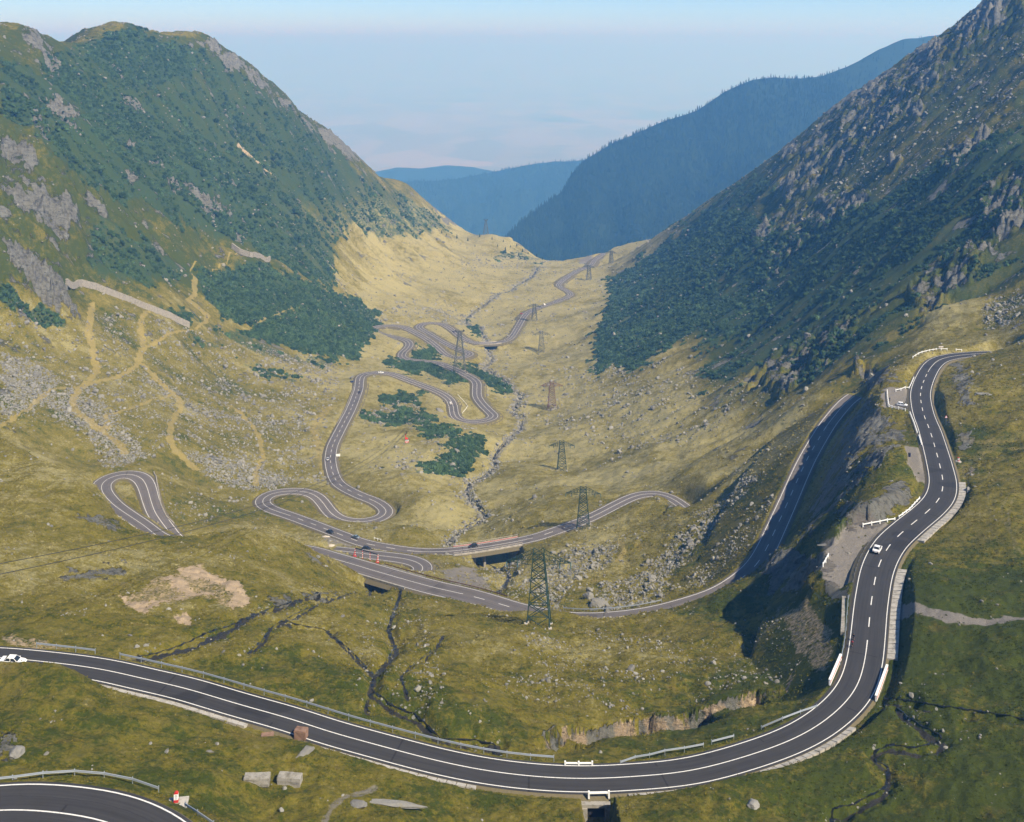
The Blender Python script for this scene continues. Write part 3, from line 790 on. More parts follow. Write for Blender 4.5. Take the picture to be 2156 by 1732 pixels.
def poly_soft(px, py, poly, soft):
    """signed-distance based soft polygon"""
    p = np.array(poly)
    d = np.full(px.shape, 1e9)
    for i in range(len(p)):
        a, b = p[i], p[(i + 1) % len(p)]
        ab = b - a
        t = np.clip(((px - a[0]) * ab[0] + (py - a[1]) * ab[1]) / (ab @ ab + 1e-9), 0, 1)
        d = np.minimum(d, np.hypot(px - a[0] - t * ab[0], py - a[1] - t * ab[1]))
    ins = in_poly(px, py, poly)
    sd = np.where(ins, d, -d)
    return sstep(-soft, soft, sd)


for kind, st, poly in COVER:
    w = window(poly, 16)
    if w is None:
        continue
    ragged = {'gravel': 0.3, 'tan': 0.45, 'crag': 0.6}.get(kind, 1.0)
    m = poly_soft(PU[w] + WARPU[w] * ragged, PV[w] + WARPV[w] * ragged, poly, 6 if kind not in ('pine',) else 5)
    kind = 'rock' if kind == 'crag' else kind
    MASK[kind][w] = np.maximum(MASK[kind][w], st * m)


def line_dist(pts, w):
    """ground distance in metres of the vertices in window w to a line given in pixels"""
    px, py, Y = PU[w], PV[w], TY[w]
    d = np.full(px.shape, 1e9)
    kx = Y / F
    ky = Y / np.maximum(py - VH, 60)
    for (a, b) in zip(pts[:-1], pts[1:]):
        ax, ay = (px - a[0]) * kx, (py - a[1]) * ky
        bx, by = (b[0] - a[0]) * kx, (b[1] - a[1]) * ky
        t = np.clip((ax * bx + ay * by) / (bx * bx + by * by + 1e-9), 0, 1)
        d = np.minimum(d, np.hypot(ax - t * bx, ay - t * by))
    return d


for pts, wid, kind, st in PATHS:
    w = window(pts, 40)
    if w is None:
        continue
    d = line_dist(pts, w) + fbm(TX[w] / 4, TY[w] / 4, 41, 2) * wid * 0.35
    MASK[kind][w] = np.maximum(MASK[kind][w], st * (1 - sstep(wid * 0.3, wid * 0.75, d)))

STREAM_D = np.full(TX.shape, 99.0)
CARVE = np.zeros(TX.shape)
for pts, wid, dep in STREAMS:
    w = window(pts, 60)
    if w is None:
        continue
    d = line_dist(pts, w) + fbm(TX[w] / 3.0, TY[w] / 3.0, 77, 2) * wid * 0.18
    STREAM_D[w] = np.minimum(STREAM_D[w], d / wid)
    CARVE[w] = np.maximum(CARVE[w], dep * (1 - sstep(0.2 * wid, 1.3 * wid, d)))
MASK['wet'] = (1 - sstep(0.15, 0.42, STREAM_D)).astype(np.float32)
near_stream = 1 - sstep(0.6, 2.6, STREAM_D)
MASK['scree'] = np.maximum(MASK['scree'], (near_stream * 0.5 * sstep(420, 520, TY) + near_stream * 0.35)).astype(np.float32)

# ------------------------------------------------------------------ relief
gy, gx = np.gradient(TZ)
slope = np.abs(np.gradient(TZ, axis=1) / np.gradient(TX, axis=1))
mount = sstep(0.28, 0.55, slope) * sstep(300, 600, TY)
free = sstep(3.0, 20.0, RD - RW)                        # relief dies out beside the roads
rel = np.zeros(TX.shape)
# keep the measured skylines
SKY_L = [g_ for g_ in GROUND if False]
_i0 = GROUND.index((-60, 60, 1000))
_j0 = GROUND.index((975, 487, 1930))
_i1 = GROUND.index((1420, 472, 1620))
_j1 = GROUND.index((2156, -60, 1130))
SKD = np.full(TX.shape, 1e9)
for _a, _b in ((_i0, _j0), (_i1, _j1)):
    _p = np.array([unproject_y(*g_) for g_ in GROUND[_a:_b + 1]])
    _s = np.linspace(0, len(_p) - 1, len(_p) * 12)
    _p = np.stack([np.interp(_s, np.arange(len(_p)), _p[:, k]) for k in range(3)], 1)
    splat_line(_p, lambda y: 170.0, SKD, [])
crest = sstep(10, 150, SKD)
free = free * (0.16 + 0.84 * crest)
# long gullies down the fall line on the mountain sides
gul = np.where(TX > 0, 0.55, 1.0) * (1 - 0.8 * sstep(540, 640, PV) * (TX < 0))
rel += gul * mount * free * (fbm(TX / 160, TY / 46, 21, 4, 0.55) * 13 - np.abs(fbm(TX / 110, TY / 30, 31, 3)) * 6)
rel += mount * free * sstep(560, 480, PV) * (TX < 0) * fbm(TX / 24, TY / 13, 33, 4, 0.62) * 4.0
rk = MASK['rock']
near_rock = rk * sstep(900, 420, TY)
crag = np.abs(fbm(TX / 16, TY / 16, 51, 4, 0.6))
crag2 = np.abs(fbm((TX * .8 + TY * .6) / 34, (TY * .8 - TX * .6) / 11, 53, 4, 0.62))
rel += rk * free * sstep(380, 520, TY) * (0.9 - crag - 1.1 * crag2) * 11
rel += rk * sstep(2.0, 9.0, RD - RW) * (1 - sstep(380, 520, TY)) * (0.5 - np.abs(fbm((TX * .8 + TY * .6) / 16, (TY * .8 - TX * .6) / 5, 52, 4, 0.66)) - 0.4 * np.abs(fbm(TX / 3, TY / 3, 54, 3))) * 2.2
# rolling meadow, hummocks
rel += (1 - mount) * free * (fbm(TX / 42, TY / 42, 61, 3) * 1.6 + fbm(TX / 11, TY / 11, 62, 3) * 0.75)
rel += sstep(1.0, 8.0, RD - RW) * (fbm(TX / 2.6, TY / 2.6, 63, 3, 0.6) * 0.30) * (1 - 0.6 * MASK['gravel'])
rel += sstep(1.0, 6.0, RD - RW) * MASK['scree'] * fbm(TX / 3.2, TY / 3.2, 71, 3, 0.7) * 1.0
rel += MASK['tan'] * sstep(2, 8, RD - RW) * (fbm(TX / 3.0, TY / 5.0, 72, 3, 0.6) * 0.5)
MASK['rock'] = np.maximum(MASK['rock'], ((0.40 + 0.06 * (TX > 0) * sstep(560, 420, PV)) * mount * sstep(0.15, 0.6, fbm(TX / 30, TY / 13, 86, 4, 0.62)) * (1 - MASK['path'])).astype(np.float32))
skyl = np.clip((TZ / TY + 0.05) * 8, 0, 1)              # rough crest lines
rel += mount * rk * (0.3 + 0.7 * crest) * fbm(TX / 26, TY / 26, 81, 3, 0.6) * 7
rel += sstep(500, 150, PV) * sstep(500, 800, TY) * (fbm(TX / 14, TY / 14, 82, 4, 0.6) * 1.6 + fbm(TX / 10, TY / 10, 87, 4, 0.65) * np.where(TX > 0, 3.2, 5.5) * rk)
TZ = TZ + rel - CARVE * sstep(0.5, 3.0, RD - RW)

# eroded stream bank that faces the viewer: a sharp edge with a trough in front of it
PU = CX + F * TX / TY
PV = VH - F * TZ / TY


def ray_hit(u, v):
    q = (u - CX) / F
    i = int((q - Q0) / dQ)
    j = int(np.argmax(PV[:, i] <= v))
    return q * math.exp(ss[j]), math.exp(ss[j])


bk = np.array([ray_hit(u, v) for u, v in BANK])
bs_ = np.linspace(0, len(bk) - 1, 160)
bk = np.stack([np.interp(bs_, np.arange(len(bk)), bk[:, k]) for k in (0, 1)], 1)
bk[:, 1] += fbm(bk[:, 0] / 6.0, bk[:, 0] * 0 + 3.3, 83, 4, 0.6) * 1.5
BD = np.full(TX.shape, 1e9)
BI = np.zeros(TX.shape)
BYY = np.zeros(TX.shape)
splat_line(bk, lambda y: 16.0, BD, [(BI, np.arange(160.0)), (BYY, bk[:, 1])])
front = np.where(TY < BYY, BD, -BD)
endf = sstep(0, 14, BI) * (1 - sstep(140, 159, BI))
dep = 4.4 * endf * (0.75 + 0.5 * fbm(BI / 14, BI * 0 + 1.7, 85, 3)) * sstep(-0.2, 1.1, front) * (1 - sstep(3.5, 11, front)) * (BD < 15)
TZ = TZ - dep
face = endf * sstep(-0.5, 0.0, front) * (1 - sstep(1.2, 2.2, front)) * (BD < 15)
MASK['tan'] = np.maximum(MASK['tan'], (0.62 * face * sstep(-0.6, 0.5, fbm(TX / 5, TY / 5, 84, 3))).astype(np.float32))
MASK['rock'] = np.maximum(MASK['rock'], (0.55 * face).astype(np.float32))

# roads cut and fill
marg = 0.35 + 0.0022 * TY
dd = np.maximum(RD - RW - marg, 0)
cut, fill = 1.5, 0.8
lo = RZ - 0.20 - fill * dd
hi = RZ - 0.12 + cut * np.maximum(dd - np.where(TY < 330, 1.5, 0.4), 0)
m = RD < 1e8
TZ = np.where(m, np.clip(TZ, lo, hi), TZ)
TZ = np.where(m & (RD < RW + marg), RZ - 0.28 - 0.0004 * TY, TZ)

# no needles: keep the near crags close to their surroundings
def box_blur(a, r):
    p = np.pad(a, r, mode='edge')
    c = np.cumsum(np.cumsum(p, 0), 1)
    c = np.pad(c, ((1, 0), (1, 0)))
    k = 2 * r + 1
    return (c[k:, k:] - c[:-k, k:] - c[k:, :-k] + c[:-k, :-k]) / (k * k)


_bl = box_blur(TZ, 7)
_near = (TY < 520) & (RD > RW + marg + 1.0) & (BD > 12)
TZ = np.where(_near, np.clip(TZ, _bl - 1.6, _bl + 1.3), TZ)
# level gravel pull-offs beside the upper road, with banks falling away
PD = np.full(TX.shape, 1e9)
PZ = np.zeros(TX.shape)
PW = np.zeros(TX.shape)
for _px, _z, _w in PADS:
    _p = np.array([unproject_z(u, v, _z) for u, v in _px])
    _s = np.linspace(0, len(_p) - 1, 30)
    _p = np.stack([np.interp(_s, np.arange(len(_p)), _p[:, k]) for k in range(3)], 1)
    _d = np.full(TX.shape, 1e9)
    splat_line(_p, lambda y: 30.0, _d, [])
    _m = (_d - _w) < (PD - PW)
    PD, PZ, PW = np.where(_m, _d, PD), np.where(_m, _z - 0.25, PZ), np.where(_m, _w, PW)
_e = PD - PW + fbm(TX / 5, TY / 5, 95, 3) * 1.2
_far = sstep(0.0, 1.5, RD - RW)
_up = np.maximum(PZ - 1.0 * np.maximum(_e, 0) - TZ, 0) * _far * (1 - sstep(1.0, 8.0, _e))
TZ = np.where((PD < 30) & (RD > RW + marg), TZ + _up, TZ)
TZ = np.where((PD < 30) & (_e < 0) & (RD > RW + marg), TZ * (1 - _far) + (PZ + 0.15 * fbm(TX / 3, TY / 3, 96, 2)) * _far, TZ)
MASK['gravel'] = np.where((PD < 30) & (RD > RW), np.maximum(MASK['gravel'], 0.95 * (1 - sstep(-1.0, 1.0, _e))), MASK['gravel']).astype(np.float32)
# water runs under the bridges
UNDER = [('lower', (822, 1213), 6.0, 5.2, 24), ('valley', (1040, 1149), 11.0, 8.0, 20), ('valley', (1030, 723), 7.0, 6.0, 16)]
for _k, _px, _hw, _dp, _ln in UNDER:
    _Q = PATHW[_k]
    _i = int(np.argmin(np.hypot(CX + F * _Q[:, 0] / _Q[:, 1] - _px[0], VH - F * _Q[:, 2] / _Q[:, 1] - _px[1])))
    _t = _Q[_i + 2, :2] - _Q[_i - 2, :2]
    _t /= np.linalg.norm(_t)
    _dx, _dy = TX - _Q[_i, 0], TY - _Q[_i, 1]
    _a, _b = np.abs(_dx * _t[0] + _dy * _t[1]), np.abs(_dx * _t[1] - _dy * _t[0])
    _z = _Q[_i, 2] - _dp + 2.4 * np.maximum(_a - _hw * 0.75, 0) + (0.9 if _k == 'valley' else 0.30) * np.maximum(_b - 8, 0)
    TZ = np.where((_a < _hw) & (_b < _ln), np.minimum(TZ, _z), TZ)

# pit in front of the culvert under the main road
_Q = PATHW['main']
_i = int(np.argmin(np.hypot(CX + F * _Q[:, 0] / _Q[:, 1] - 1241, VH - F * _Q[:, 2] / _Q[:, 1] - 1642)))
CULV = (_Q[_i, 0], _Q[_i, 1] - _Q[_i, 3] - EDGE - 1.5, _Q[_i, 2])
_d = np.maximum(np.abs(TX - CULV[0]) / 1.6, np.abs(TY - (CULV[1] - 4.4)) / 4.4)
TZ = np.where(_d < 1.6, np.minimum(TZ, CULV[2] - 2.9 + 3.4 * sstep(1.0, 1.6, _d)), TZ)

PU = CX + F * TX / TY
PV = VH - F * TZ / TY


def ground_z(x, y):
    """height of the finished terrain"""
    q = (x / y - Q0) / dQ
    s = (math.log(y) - S0) / dS
    i, j = min(max(int(q), 0), NQ - 2), min(max(int(s), 0), NS - 2)
    a, b = q - i, s - j
    return float((TZ[j, i] * (1 - a) + TZ[j, i + 1] * a) * (1 - b) + (TZ[j + 1, i] * (1 - a) + TZ[j + 1, i + 1] * a) * b)


def at(u, v, y_min=0.0):
    """the point of the ground seen at photograph pixel (u, v)"""
    q = (u - CX) / F
    c = (q - Q0) / dQ
    i = min(max(int(c), 0), NQ - 2)
    a = c - i
    pv = PV[:, i] * (1 - a) + PV[:, i + 1] * a
    ok = (pv <= v) & (np.exp(ss) > y_min)
    j = int(np.argmax(ok)) if ok.any() else int(np.argmin(np.where(np.exp(ss) > max(y_min, 120.0), pv, 1e9)))
    if j == 0:
        y = math.exp(ss[0])
    else:
        t = (pv[j - 1] - v) / max(pv[j - 1] - pv[j], 1e-6) if pv[j - 1] > v else 0.0
        y = math.exp(ss[j - 1] + t * dS)
    x = q * y
    return Vector((x, y, ground_z(x, y)))


def road_near(x, y, key=None):
    best = None
    for k, Q in PATHW.items():
        if key and k != key:
            continue
        d = np.hypot(Q[:, 0] - x, Q[:, 1] - y)
        i = int(np.argmin(d))
        if best is None or d[i] < best[0]:
            best = (d[i], k, i)
    return best


def road_at(u, v, key):
    """the road sample of road key that shows nearest to a pixel"""
    Q = PATHW[key]
    pu = CX + F * Q[:, 0] / Q[:, 1]
    pv = VH - F * Q[:, 2] / Q[:, 1]
    return int(np.argmin(np.hypot(pu - u, pv - v)))
# ------------------------------------------------------------------ terrain mesh and its material
def grid_mesh(name, X, Y, Z):
    ns, nq = X.shape
    me = bpy.data.meshes.new(name)
    co = np.stack([X, Y, Z], -1).reshape(-1, 3).astype(np.float32)
    idx = np.arange(ns * nq).reshape(ns, nq)
    f = np.stack([idx[:-1, :-1], idx[:-1, 1:], idx[1:, 1:], idx[1:, :-1]], -1).reshape(-1, 4).astype(np.int32)
    me.vertices.add(len(co))
    me.vertices.foreach_set('co', co.ravel())
    me.loops.add(f.size)
    me.loops.foreach_set('vertex_index', f.ravel())
    me.polygons.add(len(f))
    me.polygons.foreach_set('loop_start', np.arange(0, f.size, 4, dtype=np.int32))
    me.polygons.foreach_set('use_smooth', np.ones(len(f), bool))
    me.update(calc_edges=True)
    return me


def grass_colour(g, pos, dry):
    n_big = g.noise(pos, 0.035, 4, 0.6)
    n_mid = g.noise(pos, 0.22, 5, 0.62)
    n_fine = g.noise(pos, 1.1, 6, 0.72)
    n_tuft = g.noise(pos, 4.0, 4, 0.75)
    # green to straw
    dryv = g.math('ADD', dry, g.math('MULTIPLY_ADD', n_mid, 1.3, -0.65))
    dryv = g.math('ADD', dryv, g.math('MULTIPLY_ADD', n_big, 1.0, -0.50))
    dryv = g.math('ADD', dryv, g.math('MULTIPLY_ADD', n_fine, 1.3, -0.65), clamp=True)
    green = g.mix(n_tuft, (0.020, 0.031, 0.003), (0.074, 0.088, 0.008))
    straw = g.mix(n_tuft, (0.195, 0.168, 0.062), (0.390, 0.345, 0.155))
    mid = g.mix(n_tuft, (0.076, 0.068, 0.007), (0.220, 0.178, 0.025))
    c = g.mix(g.ramp(dryv, 0.0, 0.45), green, mid)
    c = g.mix(g.ramp(dryv, 0.42, 0.95), c, straw)
    # rusty sedge patches
    rust = g.ramp(g.noise(pos, 0.11, 5, 0.7), 0.58, 0.74)
    c = g.mix(g.math('MULTIPLY', rust, 0.30), c, (0.15, 0.078, 0.020))
    return n_big, n_mid, n_fine, n_tuft, c


def terrain_material():
    m, nt, bs = mat_new('alpine_ground')
    g = NG(nt)
    geo = g.n('ShaderNodeNewGeometry')
    pos = geo.outputs['Position']
    A = g.n('ShaderNodeAttribute', attribute_name='coverA')
    B = g.n('ShaderNodeAttribute', attribute_name='coverB')
    sa = g.n('ShaderNodeSeparateColor')
    g.l(A.outputs['Color'], sa.inputs[0])
    sb = g.n('ShaderNodeSeparateColor')
    g.l(B.outputs['Color'], sb.inputs[0])
    rock, pine, scree, dry = sa.outputs[0], sa.outputs[1], sa.outputs[2], A.outputs['Alpha']
    path, gravel, tan, wet = sb.outputs[0], sb.outputs[1], sb.outputs[2], B.outputs['Alpha']
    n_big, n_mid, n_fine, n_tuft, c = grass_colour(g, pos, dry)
    # bilberry and low green between the pines
    low = g.math('MULTIPLY', g.ramp(g.math('ADD', pine, g.math('MULTIPLY_ADD', n_mid, 1.6, -0.8)), 0.1, 0.6), 0.85)
    c = g.mix(low, c, g.mix(n_fine, (0.018, 0.040, 0.016), (0.050, 0.082, 0.034)))
    # pale stones lying in the grass
    st1 = g.voro(pos, 0.75)
    st2 = g.voro(pos, 0.33)
    dens = g.math('ADD', scree, g.math('MULTIPLY_ADD', g.noise(pos, 0.09, 4, 0.7), 0.9, -0.50))
    s1 = g.math('LESS_THAN', st1, g.math('MULTIPLY', dens, 0.56))
    s2 = g.math('LESS_THAN', st2, g.math('MULTIPLY_ADD', dens, 0.52, -0.08))
    stones = g.math('MAXIMUM', s1, s2)
    rockc = g.mix(n_fine, (0.130, 0.130, 0.108), (0.300, 0.295, 0.255))
    rockc = g.mix(g.ramp(n_mid, 0.35, 0.7), rockc, g.mix(n_fine, (0.12, 0.115, 0.09), (0.26, 0.245, 0.20)))
    c = g.mix(stones, c, g.scale_col(rockc, g.math('MULTIPLY_ADD', g.voro(pos, 0.75, out=1), 0.5, 0.75)))
    # solid rock
    mps = g.n('ShaderNodeMapping')
    g.l(pos, mps.inputs[0])
    mps.inputs['Rotation'].default_value = (0.5, 0.3, 0.65)
    mps.inputs['Scale'].default_value = (0.25, 1.0, 0.9)
    mpr = g.n('ShaderNodeMapping')
    g.l(pos, mpr.inputs[0])
    mpr.inputs['Scale'].default_value = (0.45, 1.0, 0.8)
    rv = g.math('ADD', rock, g.math('MULTIPLY_ADD', g.noise(mpr.outputs[0], 0.085, 8, 0.66), 2.4, -1.42))
    rmask = g.ramp(rv, 0.24, 0.36)
    strata = g.noise(mps.outputs[0], 0.5, 7, 0.75)
    rc2 = g.mix(g.ramp(strata, 0.36, 0.56), g.scale_col(rockc, 0.45), rockc)
    lich = g.ramp(g.noise(pos, 0.5, 5, 0.7), 0.58, 0.7)
    rc2 = g.mix(g.math('MULTIPLY', lich, 0.5), rc2, (0.16, 0.15, 0.07))
    c = g.mix(rmask, c, rc2)
    # paths, gravel, bare soil
    pv = g.ramp(g.math('ADD', path, g.math('MULTIPLY_ADD', n_mid, 0.6, -0.3)), 0.3, 0.75)
    c = g.mix(g.math('MULTIPLY', pv, 0.62), c, g.mix(n_fine, (0.245, 0.190, 0.060), (0.385, 0.305, 0.115)))
    tv = g.ramp(g.math('ADD', tan, g.math('MULTIPLY_ADD', n_fine, 0.9, -0.45)), 0.35, 0.65)
    c = g.mix(tv, c, g.mix(n_tuft, (0.26, 0.19, 0.115), (0.52, 0.40, 0.26)))
    gv = g.ramp(g.math('ADD', gravel, g.math('MULTIPLY_ADD', n_fine, 0.7, -0.35)), 0.35, 0.75)
    c = g.mix(gv, c, g.mix(n_tuft, (0.150, 0.132, 0.108), (0.255, 0.232, 0.198)))
    wv = g.ramp(g.math('ADD', wet, g.math('MULTIPLY_ADD', n_fine, 0.8, -0.4)), 0.4, 0.65)
    c = g.mix(wv, c, g.mix(n_tuft, (0.012, 0.012, 0.010), (0.055, 0.050, 0.040)))
    c = g.scale_col(c, g.math('MULTIPLY_ADD', n_tuft, 0.5, 0.75))
    g.l(c, bs.inputs['Base Color'])
    rg = g.math('MULTIPLY_ADD', wv, -0.55, 0.95)
    g.l(rg, bs.inputs['Roughness'])
    bs.inputs['Specular IOR Level'].default_value = 0.12
    h = g.math('ADD', g.math('MULTIPLY', n_tuft, 0.22), g.math('MULTIPLY', n_fine, 0.55))
    h = g.math('ADD', h, g.math('MULTIPLY', stones, 0.45))
    h = g.math('ADD', h, g.math('MULTIPLY', g.math('MULTIPLY', rmask, strata), 4.0))
    g.l(g.bump(h, 0.85, 1.0), bs.inputs['Normal'])
    return m


me = grid_mesh('terrain', TX, TY, TZ)
U_, V_ = PU, PV
dry = 0.25 + 0.50 * sstep(300, 620, TY) + 0.12 * sstep(900, 1400, TY)
dry -= 0.46 * sstep(1350, 1950, U_) * sstep(1000, 1450, V_) + 0.12 * sstep(700, 1300, U_) * sstep(1560, 1680, V_)  # greener, darker grass painted in for the soft shade at lower right and bottom
dry += 0.08 * sstep(1800, 2100, U_) * sstep(1250, 900, V_) * sstep(430, 360, TY)
dry += 0.22 * fbm(TX / 60, TY / 60, 91, 3)
dry += 0.25 * mount * fbm(TX / 60, TY / 16, 92, 3)
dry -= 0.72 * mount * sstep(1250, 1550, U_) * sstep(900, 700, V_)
dry -= 0.45 * mount * sstep(800, 600, U_) * sstep(660, 500, V_)
dry -= 0.62 * sstep(60, 0, V_ - 400) * sstep(1000, 800, U_)
dry -= 0.28 * sstep(620, 480, U_) * sstep(280, 330, V_) * sstep(640, 560, V_)
dry -= 0.30 * sstep(760, 560, U_) * sstep(500, 600, V_) * sstep(450, 520, TY)
dry += 0.12 * (1 - sstep(1.0, 5.0, RD - RW)) * sstep(260, 200, TY)
dry += 0.20 * sstep(178, 215, TY) * sstep(1600, 1100, U_) * sstep(520, 400, TY)
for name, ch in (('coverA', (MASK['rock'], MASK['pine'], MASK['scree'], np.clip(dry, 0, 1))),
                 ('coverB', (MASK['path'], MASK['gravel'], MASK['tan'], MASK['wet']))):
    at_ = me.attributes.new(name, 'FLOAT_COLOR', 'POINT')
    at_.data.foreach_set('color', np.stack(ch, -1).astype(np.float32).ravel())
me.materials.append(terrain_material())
terrain = bpy.data.objects.new('terrain', me)
col.objects.link(terrain)
tag(terrain, 'steep green and straw coloured alpine valley sides and floor', kind='structure')
# ------------------------------------------------------------------ roads
def asphalt(name, base, patch):
    m, nt, bs = mat_new(name)
    g = NG(nt)
    uv = g.n('ShaderNodeUVMap', uv_map='road').outputs[0]
    sx = g.n('ShaderNodeSeparateXYZ')
    g.l(uv, sx.inputs[0])
    pos = g.n('ShaderNodeNewGeometry').outputs['Position']
    nf = g.noise(pos, 6.0, 4, 0.7)
    nm = g.noise(pos, 0.35, 4, 0.6)
    ab = g.math('ABSOLUTE', sx.outputs[0])
    # wheel tracks 0.9 m and 2.3 m off the centre
    t1 = g.math('ABSOLUTE', g.math('ADD', ab, -1.55))
    wheel = g.ramp(t1, 0.25, 1.0, 1.0, 0.0)
    mp = g.n('ShaderNodeCombineXYZ')
    g.l(g.math('MULTIPLY', sx.outputs[0], 1.3), mp.inputs[0])
    g.l(g.math('MULTIPLY', sx.outputs[1], 0.03), mp.inputs[1])
    streak = g.noise(mp.outputs[0], 2.0, 3, 0.6)
    rgb = g.n('ShaderNodeRGB')
    rgb.outputs[0].default_value = (*base, 1)
    f = g.math('MULTIPLY_ADD', nf, 0.35, 0.80)
    f = g.math('MULTIPLY', f, g.math('MULTIPLY_ADD', streak, 1.0, 0.5))
    f = g.math('MULTIPLY', f, g.math('MULTIPLY_ADD', nm, 0.30, 0.85))
    f = g.math('MULTIPLY', f, g.math('MULTIPLY_ADD', wheel, -0.12, 1.05))
    # transverse repair joints
    jt = g.n('ShaderNodeCombineXYZ')
    g.l(g.math('MULTIPLY', sx.outputs[1], 1.0), jt.inputs[0])
    fr = g.math('FRACT', g.math('DIVIDE', sx.outputs[1], 21.7))
    jline = g.math('MULTIPLY', g.math('LESS_THAN', fr, 0.014), g.math('GREATER_THAN', g.noise(pos, 0.11, 2, 0.5), 0.5))
    f = g.math('MULTIPLY', f, g.math('MULTIPLY_ADD', jline, -0.45, 1.0))
    seam = g.math('LESS_THAN', g.math('ABSOLUTE', g.math('ADD', ab, g.math('MULTIPLY_ADD', nm, 0.8, -2.9))), 0.06)
    f = g.math('MULTIPLY', f, g.math('MULTIPLY_ADD', seam, -0.3, 1.0))
    blot = g.ramp(g.noise(pos, 0.16, 5, 0.7), 0.66, 0.72)
    f = g.math('MULTIPLY', f, g.math('MULTIPLY_ADD', blot, -0.35, 1.0))
    big = g.noise(pos, 0.06, 2, 0.5)
    pt = g.ramp(big, 0.62, 0.64)
    f = g.math('MULTIPLY', f, g.math('MULTIPLY_ADD', pt, -patch, 1.0))
    g.l(g.scale_col(rgb.outputs[0], f), bs.inputs['Base Color'])
    bs.inputs['Roughness'].default_value = 0.86
    bs.inputs['Specular IOR Level'].default_value = 0.25
    g.l(g.bump(nf, 0.25, 0.05), bs.inputs['Normal'])
    return m


M_ASPH_NEW = asphalt('asphalt_dark', (0.039, 0.037, 0.036), 0.3)
M_ASPH_OLD = asphalt('asphalt_worn', (0.125, 0.110, 0.102), 0.2)


def paint_mat():
    m, nt, bs = mat_new('road_paint')
    g = NG(nt)
    pos = g.n('ShaderNodeNewGeometry').outputs['Position']
    nz = g.noise(pos, 5.0, 5, 0.75)
    w = g.ramp(nz, 0.30, 0.50)
    g.l(g.mix(w, (0.30, 0.29, 0.27), (0.70, 0.69, 0.65)), bs.inputs['Base Color'])
    bs.inputs['Roughness'].default_value = 0.7
    return m


M_PAINT = paint_mat()
M_SHOULDER = plain_mat('gravel_shoulder', (0.12, 0.10, 0.055), 0.95, 0, 0.35, 2.5)


def frame(Q):
    t = np.gradient(Q[:, :2], axis=0)
    t /= np.linalg.norm(t, axis=1)[:, None] + 1e-9
    nrm = np.stack([t[:, 1], -t[:, 0]], 1)          # to the right of travel
    s = np.r_[0, np.cumsum(np.hypot(np.diff(Q[:, 0]), np.diff(Q[:, 1])))]
    return t, nrm, s


def ribbon(name, Q, offs, zoff, mat, parent=None, i0=0, i1=None, uv=True):
    """a strip along Q: offs = list of functions/arrays of lateral offset, zoff likewise"""
    i1 = len(Q) if i1 is None else i1
    t, nrm, s = frame(Q)
    rows = []
    for o, z in zip(offs, zoff):
        o = np.broadcast_to(o, (len(Q),))
        z = np.broadcast_to(z, (len(Q),))
        rows.append(np.stack([Q[:, 0] + nrm[:, 0] * o, Q[:, 1] + nrm[:, 1] * o, Q[:, 2] + z], 1)[i0:i1])
    k = len(rows)
    V = np.stack(rows, 1)
    m = V.shape[0]
    idx = np.arange(m * k).reshape(m, k)
    f = np.stack([idx[:-1, :-1], idx[1:, :-1], idx[1:, 1:], idx[:-1, 1:]], -1).reshape(-1, 4)[:, ::-1]
    me = bpy.data.meshes.new(name)
    me.from_pydata(V.reshape(-1, 3).tolist(), [], f.tolist())
    if uv:
        O = np.stack([np.broadcast_to(o, (len(Q),))[i0:i1] for o in offs], 1).reshape(-1)
        S = np.repeat(s[i0:i1], k)
        lay = me.uv_layers.new(name='road')
        vi = np.zeros(len(me.loops), np.int32)
        me.loops.foreach_get('vertex_index', vi)
        lay.data.foreach_set('uv', np.stack([O[vi], S[vi]], 1).astype(np.float32).ravel())
    me.materials.append(mat)
    me.update()
    o = bpy.data.objects.new(name, me)
    col.objects.link(o)
    if parent:
        o.parent = parent
    return o


def build_road(key, name, mat, label, solid, lw=0.15, edges=(True, True), dash=(4.5, 6.0)):
    Q = PATHW[key]
    W = Q[:, 3]
    he = W + EDGE
    sk = 0.9 + 0.0035 * Q[:, 1]
    road = ribbon(name, Q, [-he, -W * 0.5, 0 * W, W * 0.5, he], [-.03, 0.0, 0.02, 0.0, -.03], mat)
    tag(road, label, kind='structure')
    for sgn in (-1, 1):
        offs = [sgn * (he + sk), sgn * (he - 0.02)]
        zo = [-1.1 - 0.0 * sk, -.034 + 0 * sk]
        if sgn > 0:
            offs, zo = offs[::-1], zo[::-1]
        ribbon('shoulder', Q, offs, zo, M_SHOULDER, road)
    t, nrm, s = frame(Q)
    lwv = lw + 0.00006 * Q[:, 1]
    for sgn, on in ((-1, edges[0]), (1, edges[1])):
        if on:
            ribbon('edge_line', Q, [sgn * W - lwv / 2, sgn * W + lwv / 2], [-0.008, -0.008], M_PAINT, road)
    # centre line: unbroken in bends, dashes between (solid = list of (from, to) sample ranges)
    on = np.zeros(len(Q), bool)
    for a, b in solid:
        on[a:b] = True
    i = 0
    while i < len(Q) - 1:
        if on[i]:
            j = i
            while j < len(Q) - 1 and on[j]:
                j += 1
            ribbon('centre_line', Q, [-lwv / 2, lwv / 2], [0.035, 0.035], M_PAINT, road, i, j + 1)
            i = j
        else:
            n_d = max(int(round(dash[0] / 1.5)), 2)
            n_g = max(int(round(dash[1] / 1.5)), 2)
            j = min(i + n_d, len(Q) - 1)
            if j > i and not on[i:j].any():
                ribbon('centre_dash', Q, [-lwv * .62, lwv * .62], [0.035, 0.035], M_PAINT, road, i, j + 1)
            i += n_d + n_g
            if on[min(i, len(Q) - 1)]:
                while i > 0 and on[i - 1]:
                    i -= 1
    return road


